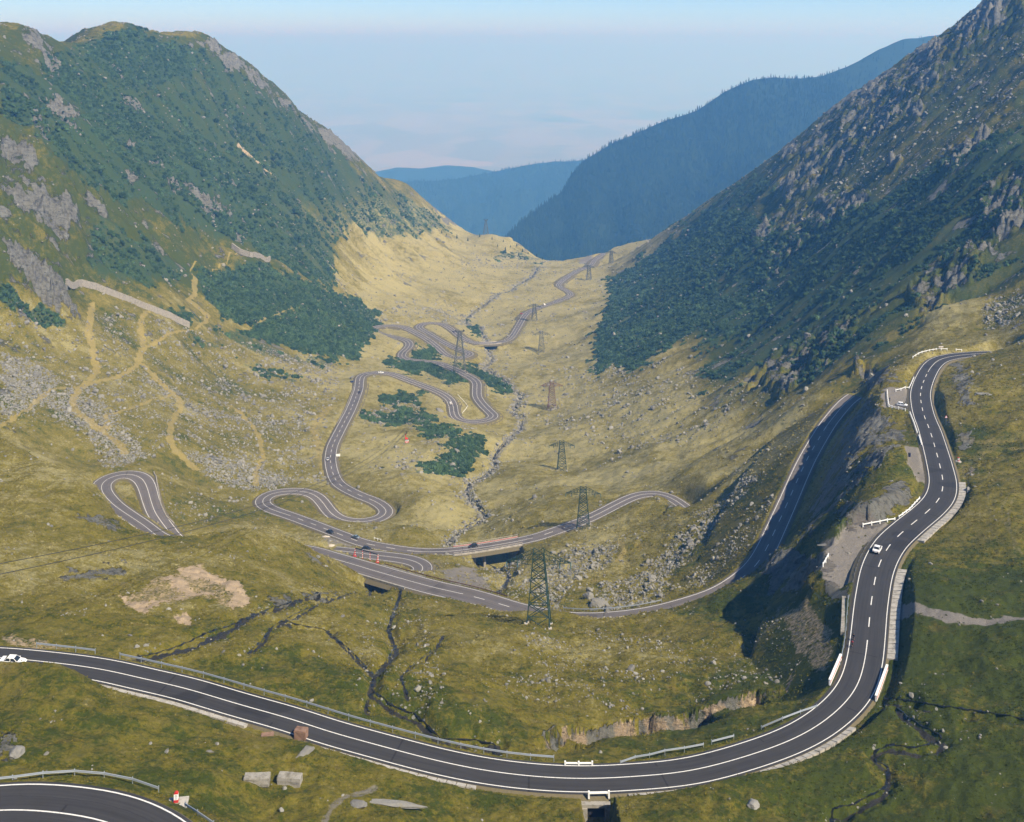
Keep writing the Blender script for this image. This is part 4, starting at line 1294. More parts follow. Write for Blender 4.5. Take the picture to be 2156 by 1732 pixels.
def rng_px(key, *pairs):
    out = []
    for (a, b) in pairs:
        i, j = road_at(*a, key), road_at(*b, key)
        out.append((min(i, j), max(i, j)))
    return out


build_road('main', 'road', M_ASPH_NEW, 'dark asphalt road sweeping across the foreground and up the slope on the right',
           rng_px('main', ((-150, 1380), (1825, 1370)), ((1955, 785), (2100, 744))))
build_road('lower', 'road', M_ASPH_OLD, 'asphalt road below the right hand slope, over the concrete bridge to the left hairpin',
           rng_px('lower', ((976, 1251), (420, 1162)), ((1800, 834), (1740, 899))))
build_road('hairpin', 'road', M_ASPH_OLD, 'tight asphalt hairpin behind the striped gantry', [(0, 10000)])
bends = [((1450, 1075), (1241, 1091)), ((1120, 1134), (880, 1162)), ((613, 1087), (789, 1056)), ((757, 803), (948, 774)), ((918, 764), (1028, 723)), ((1067, 716), (1088, 694)), ((1189, 628), (1182, 593))]
build_road('valley', 'road', M_ASPH_OLD, 'pale asphalt road snaking down the valley floor in many hairpins', rng_px('valley', *bends))
build_road('near', 'road', M_ASPH_NEW, 'wide asphalt bend in the near corner beside the kilometre stone', [(0, 10000)], lw=0.2)
# ------------------------------------------------------------------ far mountains and the plain
def far_mat(name, c0, c1, scale):
    m, nt, bs = mat_new(name)
    g = NG(nt)
    pos = g.n('ShaderNodeNewGeometry').outputs['Position']
    nz = g.noise(pos, scale, 6, 0.65)
    g.l(g.mix(nz, c0, c1), bs.inputs['Base Color'])
    bs.inputs['Roughness'].default_value = 1.0
    bs.inputs['Specular IOR Level'].default_value = 0.05
    return m


def loft_mountain(name, crest, base_y, base_z, back, rough, mat, label, seed, na=240, nb=110):
    c = np.array([unproject_y(u, v, y) for u, v, y in crest])
    d = np.r_[0, np.cumsum(np.hypot(np.diff(c[:, 0]), np.diff(c[:, 1])))]
    t = np.linspace(0, d[-1], na)
    C = np.stack([np.interp(t, d, c[:, k]) for k in range(3)], 1)
    s = np.concatenate([np.linspace(-1, 0, 24, endpoint=False), np.linspace(0, 1, nb)])
    X = np.zeros((len(s), na))
    Y = X.copy()
    Z = X.copy()
    for j, q in enumerate(s):
        if q <= 0:
            X[j] = C[:, 0] * (1 - q * back / C[:, 1].mean())
            Y[j] = C[:, 1] - q * back
            Z[j] = C[:, 2] + q * back * 0.7
        else:
            by = base_y
            X[j] = C[:, 0] * (1 - q) + (C[:, 0] * by / C[:, 1]) * q
            Y[j] = C[:, 1] * (1 - q) + by * q
            Z[j] = C[:, 2] + (base_z - C[:, 2]) * (q ** 0.92)
    fade = np.clip(np.abs(s) * 5, 0.12, 1)[:, None]
    Z += fade * (fbm(X / 420, Y / 420, seed, 4, 0.55) * rough - np.abs(fbm(X / 260, Y / 400, seed + 9, 3)) * rough * 0.7)
    me = grid_mesh(name, X[::-1], Y[::-1], Z[::-1])
    me.materials.append(mat)
    o = bpy.data.objects.new(name, me)
    col.objects.link(o)
    tag(o, label, kind='structure')
    return X, Y, Z


M_FOREST = far_mat('forest_floor', (0.010, 0.020, 0.010), (0.024, 0.040, 0.018), 0.02)
F1 = loft_mountain('forested_mountain', [(960, 600, 2880), (1020, 540, 3020), (1064, 502, 3200), (1097, 466, 3276), (1187, 402, 3392), (1200, 374, 3430), (1226, 343, 3456), (1252, 325, 3456), (1288, 302, 3456), (1356, 275, 3456), (1392, 257, 3456),
    (1466, 231, 3456), (1524, 193, 3456), (1582, 170, 3456), (1632, 164, 3456), (1686, 167, 3456), (1733, 164, 3481), (1783, 143, 3520), (1848, 107, 3584), (1902, 83, 3648), (1942, 78, 3712), (2000, 70, 3776), (2150, 60, 3840), (2300, 60, 3840)],
    2350, -780, 1100, 56, M_FOREST, 'dark spruce forested mountain beyond the valley lip', 301)
F2 = loft_mountain('forested_ridge', [(700, 430, 5590), (780, 402, 5720), (845, 384, 5850), (942, 379, 5980), (1032, 363, 5980), (1104, 347, 5980), (1158, 341, 5980), (1226, 337, 5980), (1320, 330, 5980), (1450, 330, 5980)],
    4300, -1300, 1500, 70, M_FOREST, 'hazy blue forested ridge behind the valley mouth', 331)
F3 = loft_mountain('distant_hill', [(640, 395, 7300), (700, 380, 7400), (760, 366, 7500), (798, 361, 7500), (834, 352, 7500), (888, 354, 7500), (942, 348, 7500), (996, 351, 7500), (1025, 358, 7500), (1100, 375, 7500), (1200, 390, 7500)],
    6000, -1480, 1200, 50, M_FOREST, 'pale blue hill at the edge of the plain', 351)


def plain_material():
    m, nt, bs = mat_new('farmland')
    g = NG(nt)
    pos = g.n('ShaderNodeNewGeometry').outputs['Position']
    mp = g.n('ShaderNodeMapping')
    g.l(pos, mp.inputs[0])
    mp.inputs['Scale'].default_value = (1.0, 0.35, 1.0)
    vc = g.n('ShaderNodeTexVoronoi')
    g.l(mp.outputs[0], vc.inputs['Vector'])
    vc.inputs['Scale'].default_value = 0.0016
    sp = g.n('ShaderNodeSeparateColor')
    g.l(vc.outputs['Color'], sp.inputs[0])
    c = g.mix(sp.outputs[0], (0.20, 0.19, 0.11), (0.34, 0.29, 0.19))
    c = g.mix(g.ramp(g.noise(pos, 0.0005, 5, 0.65), 0.5, 0.72), c, (0.13, 0.14, 0.085))
    c = g.mix(g.ramp(g.noise(pos, 0.004, 4, 0.8), 0.70, 0.76), c, (0.62, 0.54, 0.46))
    g.l(c, bs.inputs['Base Color'])
    bs.inputs['Roughness'].default_value = 1.0
    bs.inputs['Specular IOR Level'].default_value = 0.05
    return m


px = np.linspace(-58000, 58000, 120)
py = 2600 + 66000 * np.linspace(0, 1, 140) ** 1.5
PX_, PY_ = np.meshgrid(px, py)
PZ_ = -1500 + fbm(PX_ / 4000, PY_ / 4000, 401, 3) * 35 + 1420 * sstep(40000, 68000, PY_)      # far rim raised, an addition that hides the dark sky below the horizon
me = grid_mesh('plain', PX_, PY_, PZ_)
me.materials.append(plain_material())
plain = bpy.data.objects.new('plain', me)
col.objects.link(plain)
tag(plain, 'hazy farmland plain far below the mountains', kind='structure')


# ------------------------------------------------------------------ instanced ground cover
SOURCES = {}


def source_collection(name, objs):
    c = bpy.data.collections.new(name)
    for o in objs:
        for cc in list(o.users_collection):
            cc.objects.unlink(o)
        c.objects.link(o)
    return c


def scatter(name, P, S, rz, coll, label, mat=None):
    """one stuff object: a copy of one of coll's meshes at each point"""
    me = bpy.data.meshes.new(name)
    me.vertices.add(len(P))
    me.vertices.foreach_set('co', np.asarray(P, np.float32).ravel())
    S = np.asarray(S, np.float32)
    if S.ndim == 1:
        S = np.repeat(S[:, None], 3, 1)
    a = me.attributes.new('size', 'FLOAT_VECTOR', 'POINT')
    a.data.foreach_set('vector', S.ravel())
    rz = np.asarray(rz, np.float32)
    rot = rz if rz.ndim == 2 else np.stack([0 * rz, 0 * rz, rz], 1)
    a = me.attributes.new('turn', 'FLOAT_VECTOR', 'POINT')
    a.data.foreach_set('vector', rot.astype(np.float32).ravel())
    o = bpy.data.objects.new(name, me)
    col.objects.link(o)
    ng = bpy.data.node_groups.new(name, 'GeometryNodeTree')
    ng.interface.new_socket('Geometry', in_out='INPUT', socket_type='NodeSocketGeometry')
    ng.interface.new_socket('Geometry', in_out='OUTPUT', socket_type='NodeSocketGeometry')
    N = ng.nodes.new
    gi, go = N('NodeGroupInput'), N('NodeGroupOutput')
    ci = N('GeometryNodeCollectionInfo')
    ci.inputs['Collection'].default_value = coll
    ci.inputs['Separate Children'].default_value = True
    ci.inputs['Reset Children'].default_value = True
    ip = N('GeometryNodeInstanceOnPoints')
    ip.inputs['Pick Instance'].default_value = True
    for an, sock in (('size', 'Scale'), ('turn', 'Rotation')):
        na = N('GeometryNodeInputNamedAttribute')
        na.data_type = 'FLOAT_VECTOR'
        na.inputs['Name'].default_value = an
        if sock == 'Rotation':
            er = N('FunctionNodeEulerToRotation')
            ng.links.new(na.outputs[0], er.inputs[0])
            ng.links.new(er.outputs[0], ip.inputs[sock])
        else:
            ng.links.new(na.outputs[0], ip.inputs[sock])
    ng.links.new(gi.outputs[0], ip.inputs['Points'])
    ng.links.new(ci.outputs[0], ip.inputs['Instance'])
    ng.links.new(ip.outputs[0], go.inputs[0])
    md = o.modifiers.new('scatter', 'NODES')
    md.node_group = ng
    tag(o, label, kind='stuff')
    return o


def foliage_mat(name, c0, c1, c2):
    m, nt, bs = mat_new(name)
    g = NG(nt)
    oi = g.n('ShaderNodeObjectInfo').outputs['Random']
    pos = g.n('ShaderNodeNewGeometry').outputs['Position']
    nz = g.noise(pos, 0.9, 3, 0.7)
    big = g.noise(pos, 0.02, 3, 0.6)
    c = g.mix(nz, c0, c1)
    c = g.mix(g.math('MULTIPLY', oi, 0.5), c, c2)
    c = g.scale_col(c, g.math('MULTIPLY', g.math('MULTIPLY_ADD', big, 0.9, 0.55), g.math('MULTIPLY_ADD', oi, 0.8, 0.6)))
    g.l(c, bs.inputs['Base Color'])
    bs.inputs['Roughness'].default_value = 0.9
    bs.inputs['Specular IOR Level'].default_value = 0.1
    return m


M_PINE = foliage_mat('mountain_pine_needles', (0.020, 0.048, 0.020), (0.050, 0.090, 0.036), (0.066, 0.104, 0.042))
M_SPRUCE = foliage_mat('spruce_needles', (0.008, 0.020, 0.010), (0.020, 0.038, 0.016), (0.028, 0.044, 0.018))


def pine_clump(seed, mat):
    """a low dome of upturned needle tufts"""
    r = random.Random(seed)
    mb = MB()
    for k in range(46):
        z = r.random()
        a = r.uniform(0, 2 * math.pi)
        rad = math.sqrt(1 - (z * 0.98) ** 2) * r.uniform(0.75, 1.05)
        c = Vector((math.cos(a) * rad, math.sin(a) * rad, z * 0.72 * r.uniform(0.75, 1.1)))
        n_ = Vector((c.x * 0.7, c.y * 0.7, c.z + 0.55)).normalized()
        h = r.uniform(0.30, 0.52)
        w = r.uniform(0.16, 0.27)
        x = n_.orthogonal().normalized()
        y = n_.cross(x)
        a0 = r.uniform(0, 6.28)
        base = [c - n_ * 0.12 + x * (math.cos(a0 + 2.094 * i) * w) + y * (math.sin(a0 + 2.094 * i) * w) for i in range(3)]
        tip = c + n_ * h
        mb.add(base + [tip], [(0, 1, 3), (1, 2, 3), (2, 0, 3)])
    # shaded heart of the bush
    mb.lathe((0, 0, 0), [(0.95, -0.5), (0.92, 0.0), (0.75, 0.4), (0.35, 0.62), (0.05, 0.68)], 8)
    return mb.build('pine_clump', mat)


def spruce(seed, mat, tiers=5, n=9):
    r = random.Random(seed)
    mb = MB()
    mb.lathe((0, 0, 0), [(0.022, -0.05), (0.018, 0.3), (0.004, 0.95)], 5)
    for t in range(tiers):
        z0 = 0.08 + 0.86 * t / tiers
        z1 = z0 + 0.34 * (1 - 0.35 * t / tiers)
        rad = 0.20 * (1 - 0.80 * t / tiers)
        ring = []
        for k in range(n * 2):
            a = 2 * math.pi * (k + r.uniform(-.25, .25)) / (n * 2)
            q = rad * (r.uniform(0.85, 1.15) if k % 2 == 0 else r.uniform(0.45, 0.6))
            ring.append((q * math.cos(a), q * math.sin(a), z0 + (0.0 if k % 2 == 0 else 0.035) + r.uniform(-.012, .012)))
        mb.add(ring + [(0, 0, min(z1, 1.02))], [(k, (k + 1) % (2 * n), 2 * n) for k in range(2 * n)])
    return mb.build('spruce', mat)


PINES = source_collection('pine_sources', [pine_clump(i, M_PINE) for i in range(6)])
SPRUCES = source_collection('spruce_sources', [spruce(i, M_SPRUCE, 4, 6) for i in range(5)])


def loft_points(FX, FY, FZ, count, seed, smin, tree, crest_only=0.0):
    rg = np.random.default_rng(seed)
    ns, na = FX.shape
    out = []
    j = rg.uniform(smin, ns - 1.01, count)
    i = rg.uniform(0, na - 1.01, count)
    j0, i0 = j.astype(int), i.astype(int)
    a, b = i - i0, j - j0

    def bl(M):
        return (M[j0, i0] * (1 - a) + M[j0, i0 + 1] * a) * (1 - b) + (M[j0 + 1, i0] * (1 - a) + M[j0 + 1, i0 + 1] * a) * b
    P = np.stack([bl(FX), bl(FY), bl(FZ) - 0.5], 1)
    return P, rg


P, rg = loft_points(*F1, 60000, 501, 20, 1)
u = CX + F * P[:, 0] / P[:, 1]
thin = 1 - 0.93 * sstep(1720, 1800, u) * sstep(-560, -60, P[:, 2])
keep = (rg.random(len(P)) < thin) & (P[:, 2] > -800)
P = P[keep]
scatter('spruce_forest', P, rg.uniform(9, 18, len(P)), rg.uniform(0, 6.28, len(P)), SPRUCES, 'dark spruce forest covering the mountain beyond the lip')
P, rg = loft_points(*F2, 26000, 502, 20, 1)
scatter('spruce_forest', P, rg.uniform(11, 20, len(P)), rg.uniform(0, 6.28, len(P)), SPRUCES, 'hazy forest along the blue ridge behind the valley mouth')

# mountain pine scrub on the valley sides
rg = np.random.default_rng(601)
pm = MASK['pine']
fall = fbm(TX / 75, TY / 17, 611, 4, 0.62) * 1.15 + fbm(TX / 13, TY / 7, 612, 3) * 0.5 - 0.9 * np.clip(np.abs(fbm(TX / 120, TY / 22, 615, 3)) * -6 + 0.55, 0, 1)
here = sstep(0.42, 0.60, pm + 0.5 * fall * (1.15 - pm * 0.55) - 0.25 * MASK['rock'] - 1.0 * MASK['path'] - 1.2 * MASK['gravel'])
here *= sstep(0.08, 0.3, pm)
here *= (RD - RW > 2.5) & (TY > 420) & (STREAM_D > 1.0)
area = (dQ * TY) * (dS * TY)
size = 0.95 + 0.35 * sstep(600, 1000, TY) + 0.45 * sstep(1000, 1500, TY)
prob = np.clip(here * area / (size * size * 1.15), 0, 1)
sel = rg.random(TX.shape) < prob
jj, ii = np.where(sel)
ox = rg.uniform(-.5, .5, len(jj)) * dQ
os_ = rg.uniform(-.5, .5, len(jj)) * dS
Yp = np.exp(ss[jj] + os_)
Xp = (qs[ii] + ox) * Yp
Zp = TZ[jj, ii]
sz = size[jj, ii] * np.exp(rg.normal(-0.08, 0.36, len(jj)))
P = np.stack([Xp, Yp, Zp - 0.12 * sz], 1)
print('pines', len(P))
scatter('dwarf_pine_scrub', P, np.stack([sz, sz, sz * rg.uniform(0.7, 1.15, len(sz))], 1), rg.uniform(0, 6.28, len(P)), PINES, 'dark green mountain pine scrub in patches on the valley sides')


# loose stones
def rock_mesh(seed, cuts=11, squash=0.72, sub=2):
    r = random.Random(seed)
    bm = bmesh.new()
    bmesh.ops.create_icosphere(bm, subdivisions=sub, radius=1.0)
    for _ in range(cuts):
        n_ = Vector((r.gauss(0, 1), r.gauss(0, 1), r.gauss(0, 1))).normalized()
        d = r.uniform(0.52, 0.86)
        for v in bm.verts:
            k = v.co.dot(n_) - d
            if k > 0:
                v.co -= n_ * k
    sx, sy = r.uniform(0.8, 1.25), r.uniform(0.7, 1.0)
    for v in bm.verts:
        v.co = Vector((v.co.x * sx, v.co.y * sy, v.co.z * squash)) + Vector((r.gauss(0, .012), r.gauss(0, .012), r.gauss(0, .012)))
    me = bpy.data.meshes.new('stone')
    bm.to_mesh(me)
    bm.free()
    return me


def stone_mat(name, c0, c1, lichen):
    m, nt, bs = mat_new(name)
    g = NG(nt)
    oi = g.n('ShaderNodeObjectInfo').outputs['Random']
    pos = g.n('ShaderNodeNewGeometry').outputs['Position']
    nz = g.noise(pos, 1.6, 6, 0.7)
    c = g.mix(nz, c0, c1)
    c = g.mix(g.math('MULTIPLY', g.ramp(g.noise(pos, 0.8, 5, 0.7), 0.52, 0.68), 0.55), c, lichen)
    c = g.scale_col(c, g.math('MULTIPLY_ADD', oi, 0.6, 0.68))
    g.l(c, bs.inputs['Base Color'])
    bs.inputs['Roughness'].default_value = 0.95
    bs.inputs['Specular IOR Level'].default_value = 0.15
    g.l(g.bump(g.noise(pos, 3.0, 6, 0.7), 0.6, 0.25), bs.inputs['Normal'])
    return m


M_STONE = stone_mat('grey_stone', (0.12, 0.115, 0.10), (0.30, 0.29, 0.255), (0.17, 0.155, 0.09))
rocks = []
for i in range(7):
    rm = rock_mesh(i, sub=2 if i < 4 else 1)
    rm.materials.append(M_STONE)
    rocks.append(bpy.data.objects.new('stone', rm))
    col.objects.link(rocks[-1])
STONES = source_collection('stone_sources', rocks)
rg = np.random.default_rng(701)
dens = MASK['scree'] + 0.32 * fbm(TX / 14, TY / 14, 711, 4, 0.6)
dens = np.clip(dens - 0.12, 0, 1) ** 1.4 * (1 - MASK['path']) * (1 - 0.9 * MASK['gravel'])
dens *= (1 - sstep(0.5, 0.8, MASK['pine']) * 0.8)
base = 0.030 * sstep(0.0, 0.6, fbm(TX / 20, TY / 20, 713, 3)) + 0.0015
far_size = 0.36 + 0.28 * sstep(260, 420, TY) + 0.0010 * np.clip(TY - 300, 0, 900)
ok = (RD - RW > 1.6) & (TY < 1750)
dens *= 1 - 0.85 * (near_stream > 0.05) * (TY < 420)
prob = np.clip((dens * 0.62 / far_size ** 1.6 + base) * area * ok, 0, 0.9)
sel = rg.random(TX.shape) < prob
jj, ii = np.where(sel)
print('stones', len(jj))
Yp = np.exp(ss[jj] + rg.uniform(-.5, .5, len(jj)) * dS)
Xp = (qs[ii] + rg.uniform(-.5, .5, len(jj)) * dQ) * Yp
sz = far_size[jj, ii] * np.exp(rg.normal(-0.55, 0.5, len(jj)))
sz = np.clip(sz, 0.12, 2.6)
P = np.stack([Xp, Yp, TZ[jj, ii] + 0.05 * sz], 1)
rot = np.stack([rg.uniform(-.5, .5, len(jj)), rg.uniform(-.5, .5, len(jj)), rg.uniform(0, 6.28, len(jj))], 1)
scatter('scattered_stones', P, sz, rot, STONES, 'pale grey stones and rubble strewn over the grass')

# grass tussocks on the near slopes
def tussock(seed, mat):
    r = random.Random(seed)
    mb = MB()
    for k in range(14):
        a = r.uniform(0, 6.28)
        rad = r.uniform(0, 0.55)
        c = Vector((math.cos(a) * rad, math.sin(a) * rad, -0.1))
        lean = Vector((math.cos(a), math.sin(a), 0)) * r.uniform(0.1, 0.5)
        w = r.uniform(0.10, 0.2)
        b = r.uniform(0, 6.28)
        d = Vector((math.cos(b), math.sin(b), 0)) * w
        top = c + lean + Vector((0, 0, r.uniform(0.45, 0.95)))
        mb.add([c - d, c + d, top], [(0, 1, 2)])
    return mb.build('tussock', mat)


def tussock_mat():
    m, nt, bs = mat_new('tussock_grass')
    g = NG(nt)
    a = g.n('ShaderNodeAttribute', attribute_name='dryness', attribute_type='INSTANCER')
    oi = g.n('ShaderNodeObjectInfo')
    c = grass_colour(g, oi.outputs['Location'], g.math('MULTIPLY_ADD', oi.outputs['Random'], 0.3, g.math('ADD', a.outputs['Fac'], -0.1)))[4]
    g.l(g.scale_col(c, 1.15), bs.inputs['Base Color'])
    bs.inputs['Roughness'].default_value = 0.9
    bs.inputs['Specular IOR Level'].default_value = 0.1
    return m


mt = tussock_mat()
TUSSOCKS = source_collection('tussock_sources', [tussock(i, mt) for i in range(5)])
rg = np.random.default_rng(801)
bare = np.maximum.reduce([MASK['gravel'], MASK['tan'], MASK['wet'], sstep(.4, .7, MASK['rock'])])
tz = 0.24 + 0.0012 * np.clip(TY - 150, 0, 500)
prob = np.clip(area * (0.55 / tz ** 1.2) * (1 - bare) * (0.45 + 0.9 * fbm(TX / 7, TY / 7, 811, 3)) * (RD - RW > 0.9) * sstep(560, 380, TY) * (TY > 125), 0, 0.75)
inside = (PU > -120) & (PU < 2280)
sel = (rg.random(TX.shape) < prob) & inside
jj, ii = np.where(sel)
print('tussocks', len(jj))
Yp = np.exp(ss[jj] + rg.uniform(-.5, .5, len(jj)) * dS)
Xp = (qs[ii] + rg.uniform(-.5, .5, len(jj)) * dQ) * Yp
sz = tz[jj, ii] * rg.uniform(0.6, 1.5, len(jj))
o = scatter('grass_tussocks', np.stack([Xp, Yp, TZ[jj, ii]], 1), np.stack([sz, sz, sz * rg.uniform(.5, .9, len(sz))], 1), rg.uniform(0, 6.28, len(jj)), TUSSOCKS, 'short tussocky mountain grass on the near slopes')
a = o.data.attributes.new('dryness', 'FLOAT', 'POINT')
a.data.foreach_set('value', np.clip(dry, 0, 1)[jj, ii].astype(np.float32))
# ------------------------------------------------------------------ streams
M_WATER, _nt, _bs = mat_new('stream_water')
_bs.inputs['Base Color'].default_value = (0.018, 0.020, 0.018, 1)
_bs.inputs['Roughness'].default_value = 0.3
_bs.inputs['Specular IOR Level'].default_value = 0.25
_g = NG(_nt)
_p = _g.n('ShaderNodeNewGeometry').outputs['Position']
_g.l(_g.mix(_g.ramp(_g.noise(_p, 1.5, 5, 0.7), 0.55, 0.72), (0.010, 0.011, 0.010), (0.10, 0.10, 0.095)), _bs.inputs['Base Color'])
_g.l(_g.bump(_g.noise(_p, 3.0, 4, 0.6), 0.5, 0.1), _bs.inputs['Normal'])


def densify(pts, step=4.0):
    out = []
    for a, b in zip(pts[:-1], pts[1:]):
        n_ = max(int(math.hypot(b[0] - a[0], b[1] - a[1]) / step), 1)
        for k in range(n_):
            out.append((a[0] + (b[0] - a[0]) * k / n_, a[1] + (b[1] - a[1]) * k / n_))
    out.append(pts[-1])
    return out


STREAM_LABELS = ['dark brook winding over the meadow to the road bridge', 'thin brook joining the meadow brook from the left', 'stony brook running down beside the tan quarry scar',
                 'short dark rill above the stony brook', 'faint rill right of the meadow brook', 'dark meandering ditch below the right hand road bridge', 'brook along the shaded bank right of the road',
                 'little side rill left of the meadow brook', 'rocky stream on the valley floor below the second bridge', 'rocky stream between the valley hairpins', 'thin stream in the upper valley floor']
for (pts, wid, dep_), lab in zip(STREAMS, STREAM_LABELS):
    W_ = [at(u, v) for u, v in densify(pts, 3.0)]
    # keep to a connected ground line
    line = [W_[0]]
    for p in W_[1:]:
        if (p - line[-1]).length > 0.35 and abs(p.y - line[-1].y) < 0.09 * p.y:
            line.append(p)
    if len(line) < 4:
        continue
    A_ = np.array([[p.x, p.y, p.z] for p in line])
    for _ in range(2):
        A_[1:-1] = (A_[:-2] + 2 * A_[1:-1] + A_[2:]) / 4
    A_[:, 2] = [ground_z(x, y) for x, y in A_[:, :2]]
    Q_ = np.c_[A_, np.full(len(A_), wid)]
    wob = wid * (0.13 + 0.08 * np.sin(np.arange(len(A_)) * 0.9))
    ob = ribbon('stream', Q_, [-wob, wob], [0.06, 0.06], M_WATER, uv=False)
    tag(ob, lab, kind='structure')

# ------------------------------------------------------------------ materials for built things
M_STEEL = plain_mat('galvanised_steel', (0.42, 0.46, 0.50), 0.42, 0.55, 0.15, 2.0)
M_WHITE = plain_mat('white_paint', (0.80, 0.80, 0.77), 0.6, 0, 0.10, 3.0)
M_RED = plain_mat('red_paint', (0.50, 0.035, 0.025), 0.5, 0, 0.12, 3.0)
M_DARK = plain_mat('dark_metal', (0.03, 0.03, 0.032), 0.6, 0.3)
M_RUST = plain_mat('rusty_rail', (0.17, 0.085, 0.05), 0.8, 0.2, 0.3, 2.0)
M_GREENSTEEL = plain_mat('dark_green_steel', (0.022, 0.048, 0.034), 0.55, 0.1, 0.2)
M_REDSTEEL = plain_mat('rust_red_steel', (0.15, 0.075, 0.05), 0.7, 0.1, 0.2)
M_GREYSTEEL = plain_mat('weathered_grey_steel', (0.10, 0.11, 0.10), 0.6, 0.2, 0.2)
M_INSUL = plain_mat('insulator_glass', (0.10, 0.17, 0.17), 0.2)
M_RUBBER = plain_mat('rubber', (0.015, 0.015, 0.016), 0.85)
M_CHROME = plain_mat('wheel_metal', (0.45, 0.46, 0.47), 0.35, 0.7)
M_BLACKHOLE = plain_mat('culvert_inside', (0.02, 0.018, 0.016), 0.95)  # near-black colour that paints the shade in the culvert mouth


def concrete(name, c, stain):
    m, nt, bs = mat_new(name)
    g = NG(nt)
    tc = g.n('ShaderNodeNewGeometry').outputs['Position']
    nz = g.noise(tc, 0.9, 6, 0.7)
    nf = g.noise(tc, 7.0, 4, 0.7)
    cc = g.mix(g.ramp(nz, 0.42, 0.72), c, stain)
    g.l(g.scale_col(cc, g.math('MULTIPLY_ADD', nf, 0.5, 0.75)), bs.inputs['Base Color'])
    bs.inputs['Roughness'].default_value = 0.9
    bs.inputs['Specular IOR Level'].default_value = 0.2
    g.l(g.bump(nf, 0.4, 0.05), bs.inputs['Normal'])
    return m


M_CONC = concrete('weathered_concrete', (0.30, 0.28, 0.24), (0.15, 0.135, 0.10))
M_CONC_PALE = concrete('pale_concrete', (0.42, 0.39, 0.34), (0.22, 0.20, 0.16))
M_CONC_RED = concrete('reddish_brick_concrete', (0.24, 0.15, 0.10), (0.13, 0.075, 0.05))
M_WALLSTONE = concrete('dry_stone', (0.30, 0.275, 0.235), (0.19, 0.17, 0.14))


# ------------------------------------------------------------------ lattice pylons
def lattice_pylon(name, base, H, wb, wt, rot, mat, label, group, arms=True, member=0.16):
    t = empty(name, base, rot)
    tag(t, label, 'pylon', group)
    cor = [(-1, -1), (1, -1), (1, 1), (-1, 1)]

    def P(k, h):
        w = (wb + (wt - wb) * min(h / H, 1.0)) / 2
        return Vector((cor[k][0] * w, cor[k][1] * w, h))
    for k in range(4):
        foot = Vector(P(k, 0))
        c, s = math.cos(rot), math.sin(rot)
        gx_, gy_ = base[0] + foot.x * c - foot.y * s, base[1] + foot.x * s + foot.y * c
        gz = ground_z(gx_, gy_) - base[2]
        lo_ = foot + (P(k, H) - foot) * (gz - 0.3) / H
        MB().bar(lo_, P(k, H), member * 1.7).build('leg', mat, t)
        MB().box((foot.x, foot.y, gz + 0.05), (0.9, 0.9, 0.7)).build('footing', M_CONC_PALE, t)
    # panels grow shorter towards the top
    hs = [0.0]
    n_p = 7
    rr = [1.32, 1.2, 1.1, 1.0, 0.85, 0.75, 0.62]
    for q in rr:
        hs.append(hs[-1] + q)
    hs = [h / hs[-1] * H for h in hs]
    for i in range(n_p):
        for k in range(4):
            a, b = k, (k + 1) % 4
            mb = MB()
            mb.bar(P(a, hs[i]), P(b, hs[i + 1]), member)
            mb.bar(P(b, hs[i]), P(a, hs[i + 1]), member)
            mb.build('cross_brace', mat, t)
        if i in (0, 1, 3, 5):
            mb = MB()
            for k in range(4):
                mb.bar(P(k, hs[i + 1]), P((k + 1) % 4, hs[i + 1]), member)
            mb.build('girt', mat, t)
    if arms:
        h0, h1 = H * 0.84, H * 0.985
        L = H * 0.425
        for sgn in (-1, 1):
            mb = MB()
            tip = Vector((sgn * L, 0, h0 + 0.15))
            w0 = (wb + (wt - wb) * 0.84) / 2
            for sy in (-1, 1):
                r0 = Vector((sgn * w0, sy * w0, h0))
                r1 = Vector((sgn * wt / 2, sy * wt / 2, h1))
                mb.bar(r0, tip, member * 0.75)
                mb.bar(r1, tip, member * 0.75)
                for q in (0.2, 0.42, 0.62, 0.8):
                    mb.bar(r0.lerp(tip, q), r1.lerp(tip, q), member * 0.6)
                    mb.bar(r0.lerp(tip, q), r1.lerp(tip, max(q - 0.2, 0)), member * 0.6)
            for q in (0.25, 0.5, 0.75):
                mb.bar(Vector((sgn * w0, -w0, h0)).lerp(tip, q), Vector((sgn * w0, w0, h0)).lerp(tip, q), member * 0.6)
            arm = mb.build('crossarm', mat, t)
            for q in (1.0, 0.58):
                for sy in (-0.35, 0.35):
                    x = sgn * (w0 + (L - w0) * q)
                    MB().lathe((x, sy, h0 - 1.35), [(0.05, 0), (0.16, 0.1), (0.16, 1.1), (0.04, 1.4)], 6).build('insulator', M_INSUL, arm)
    return t


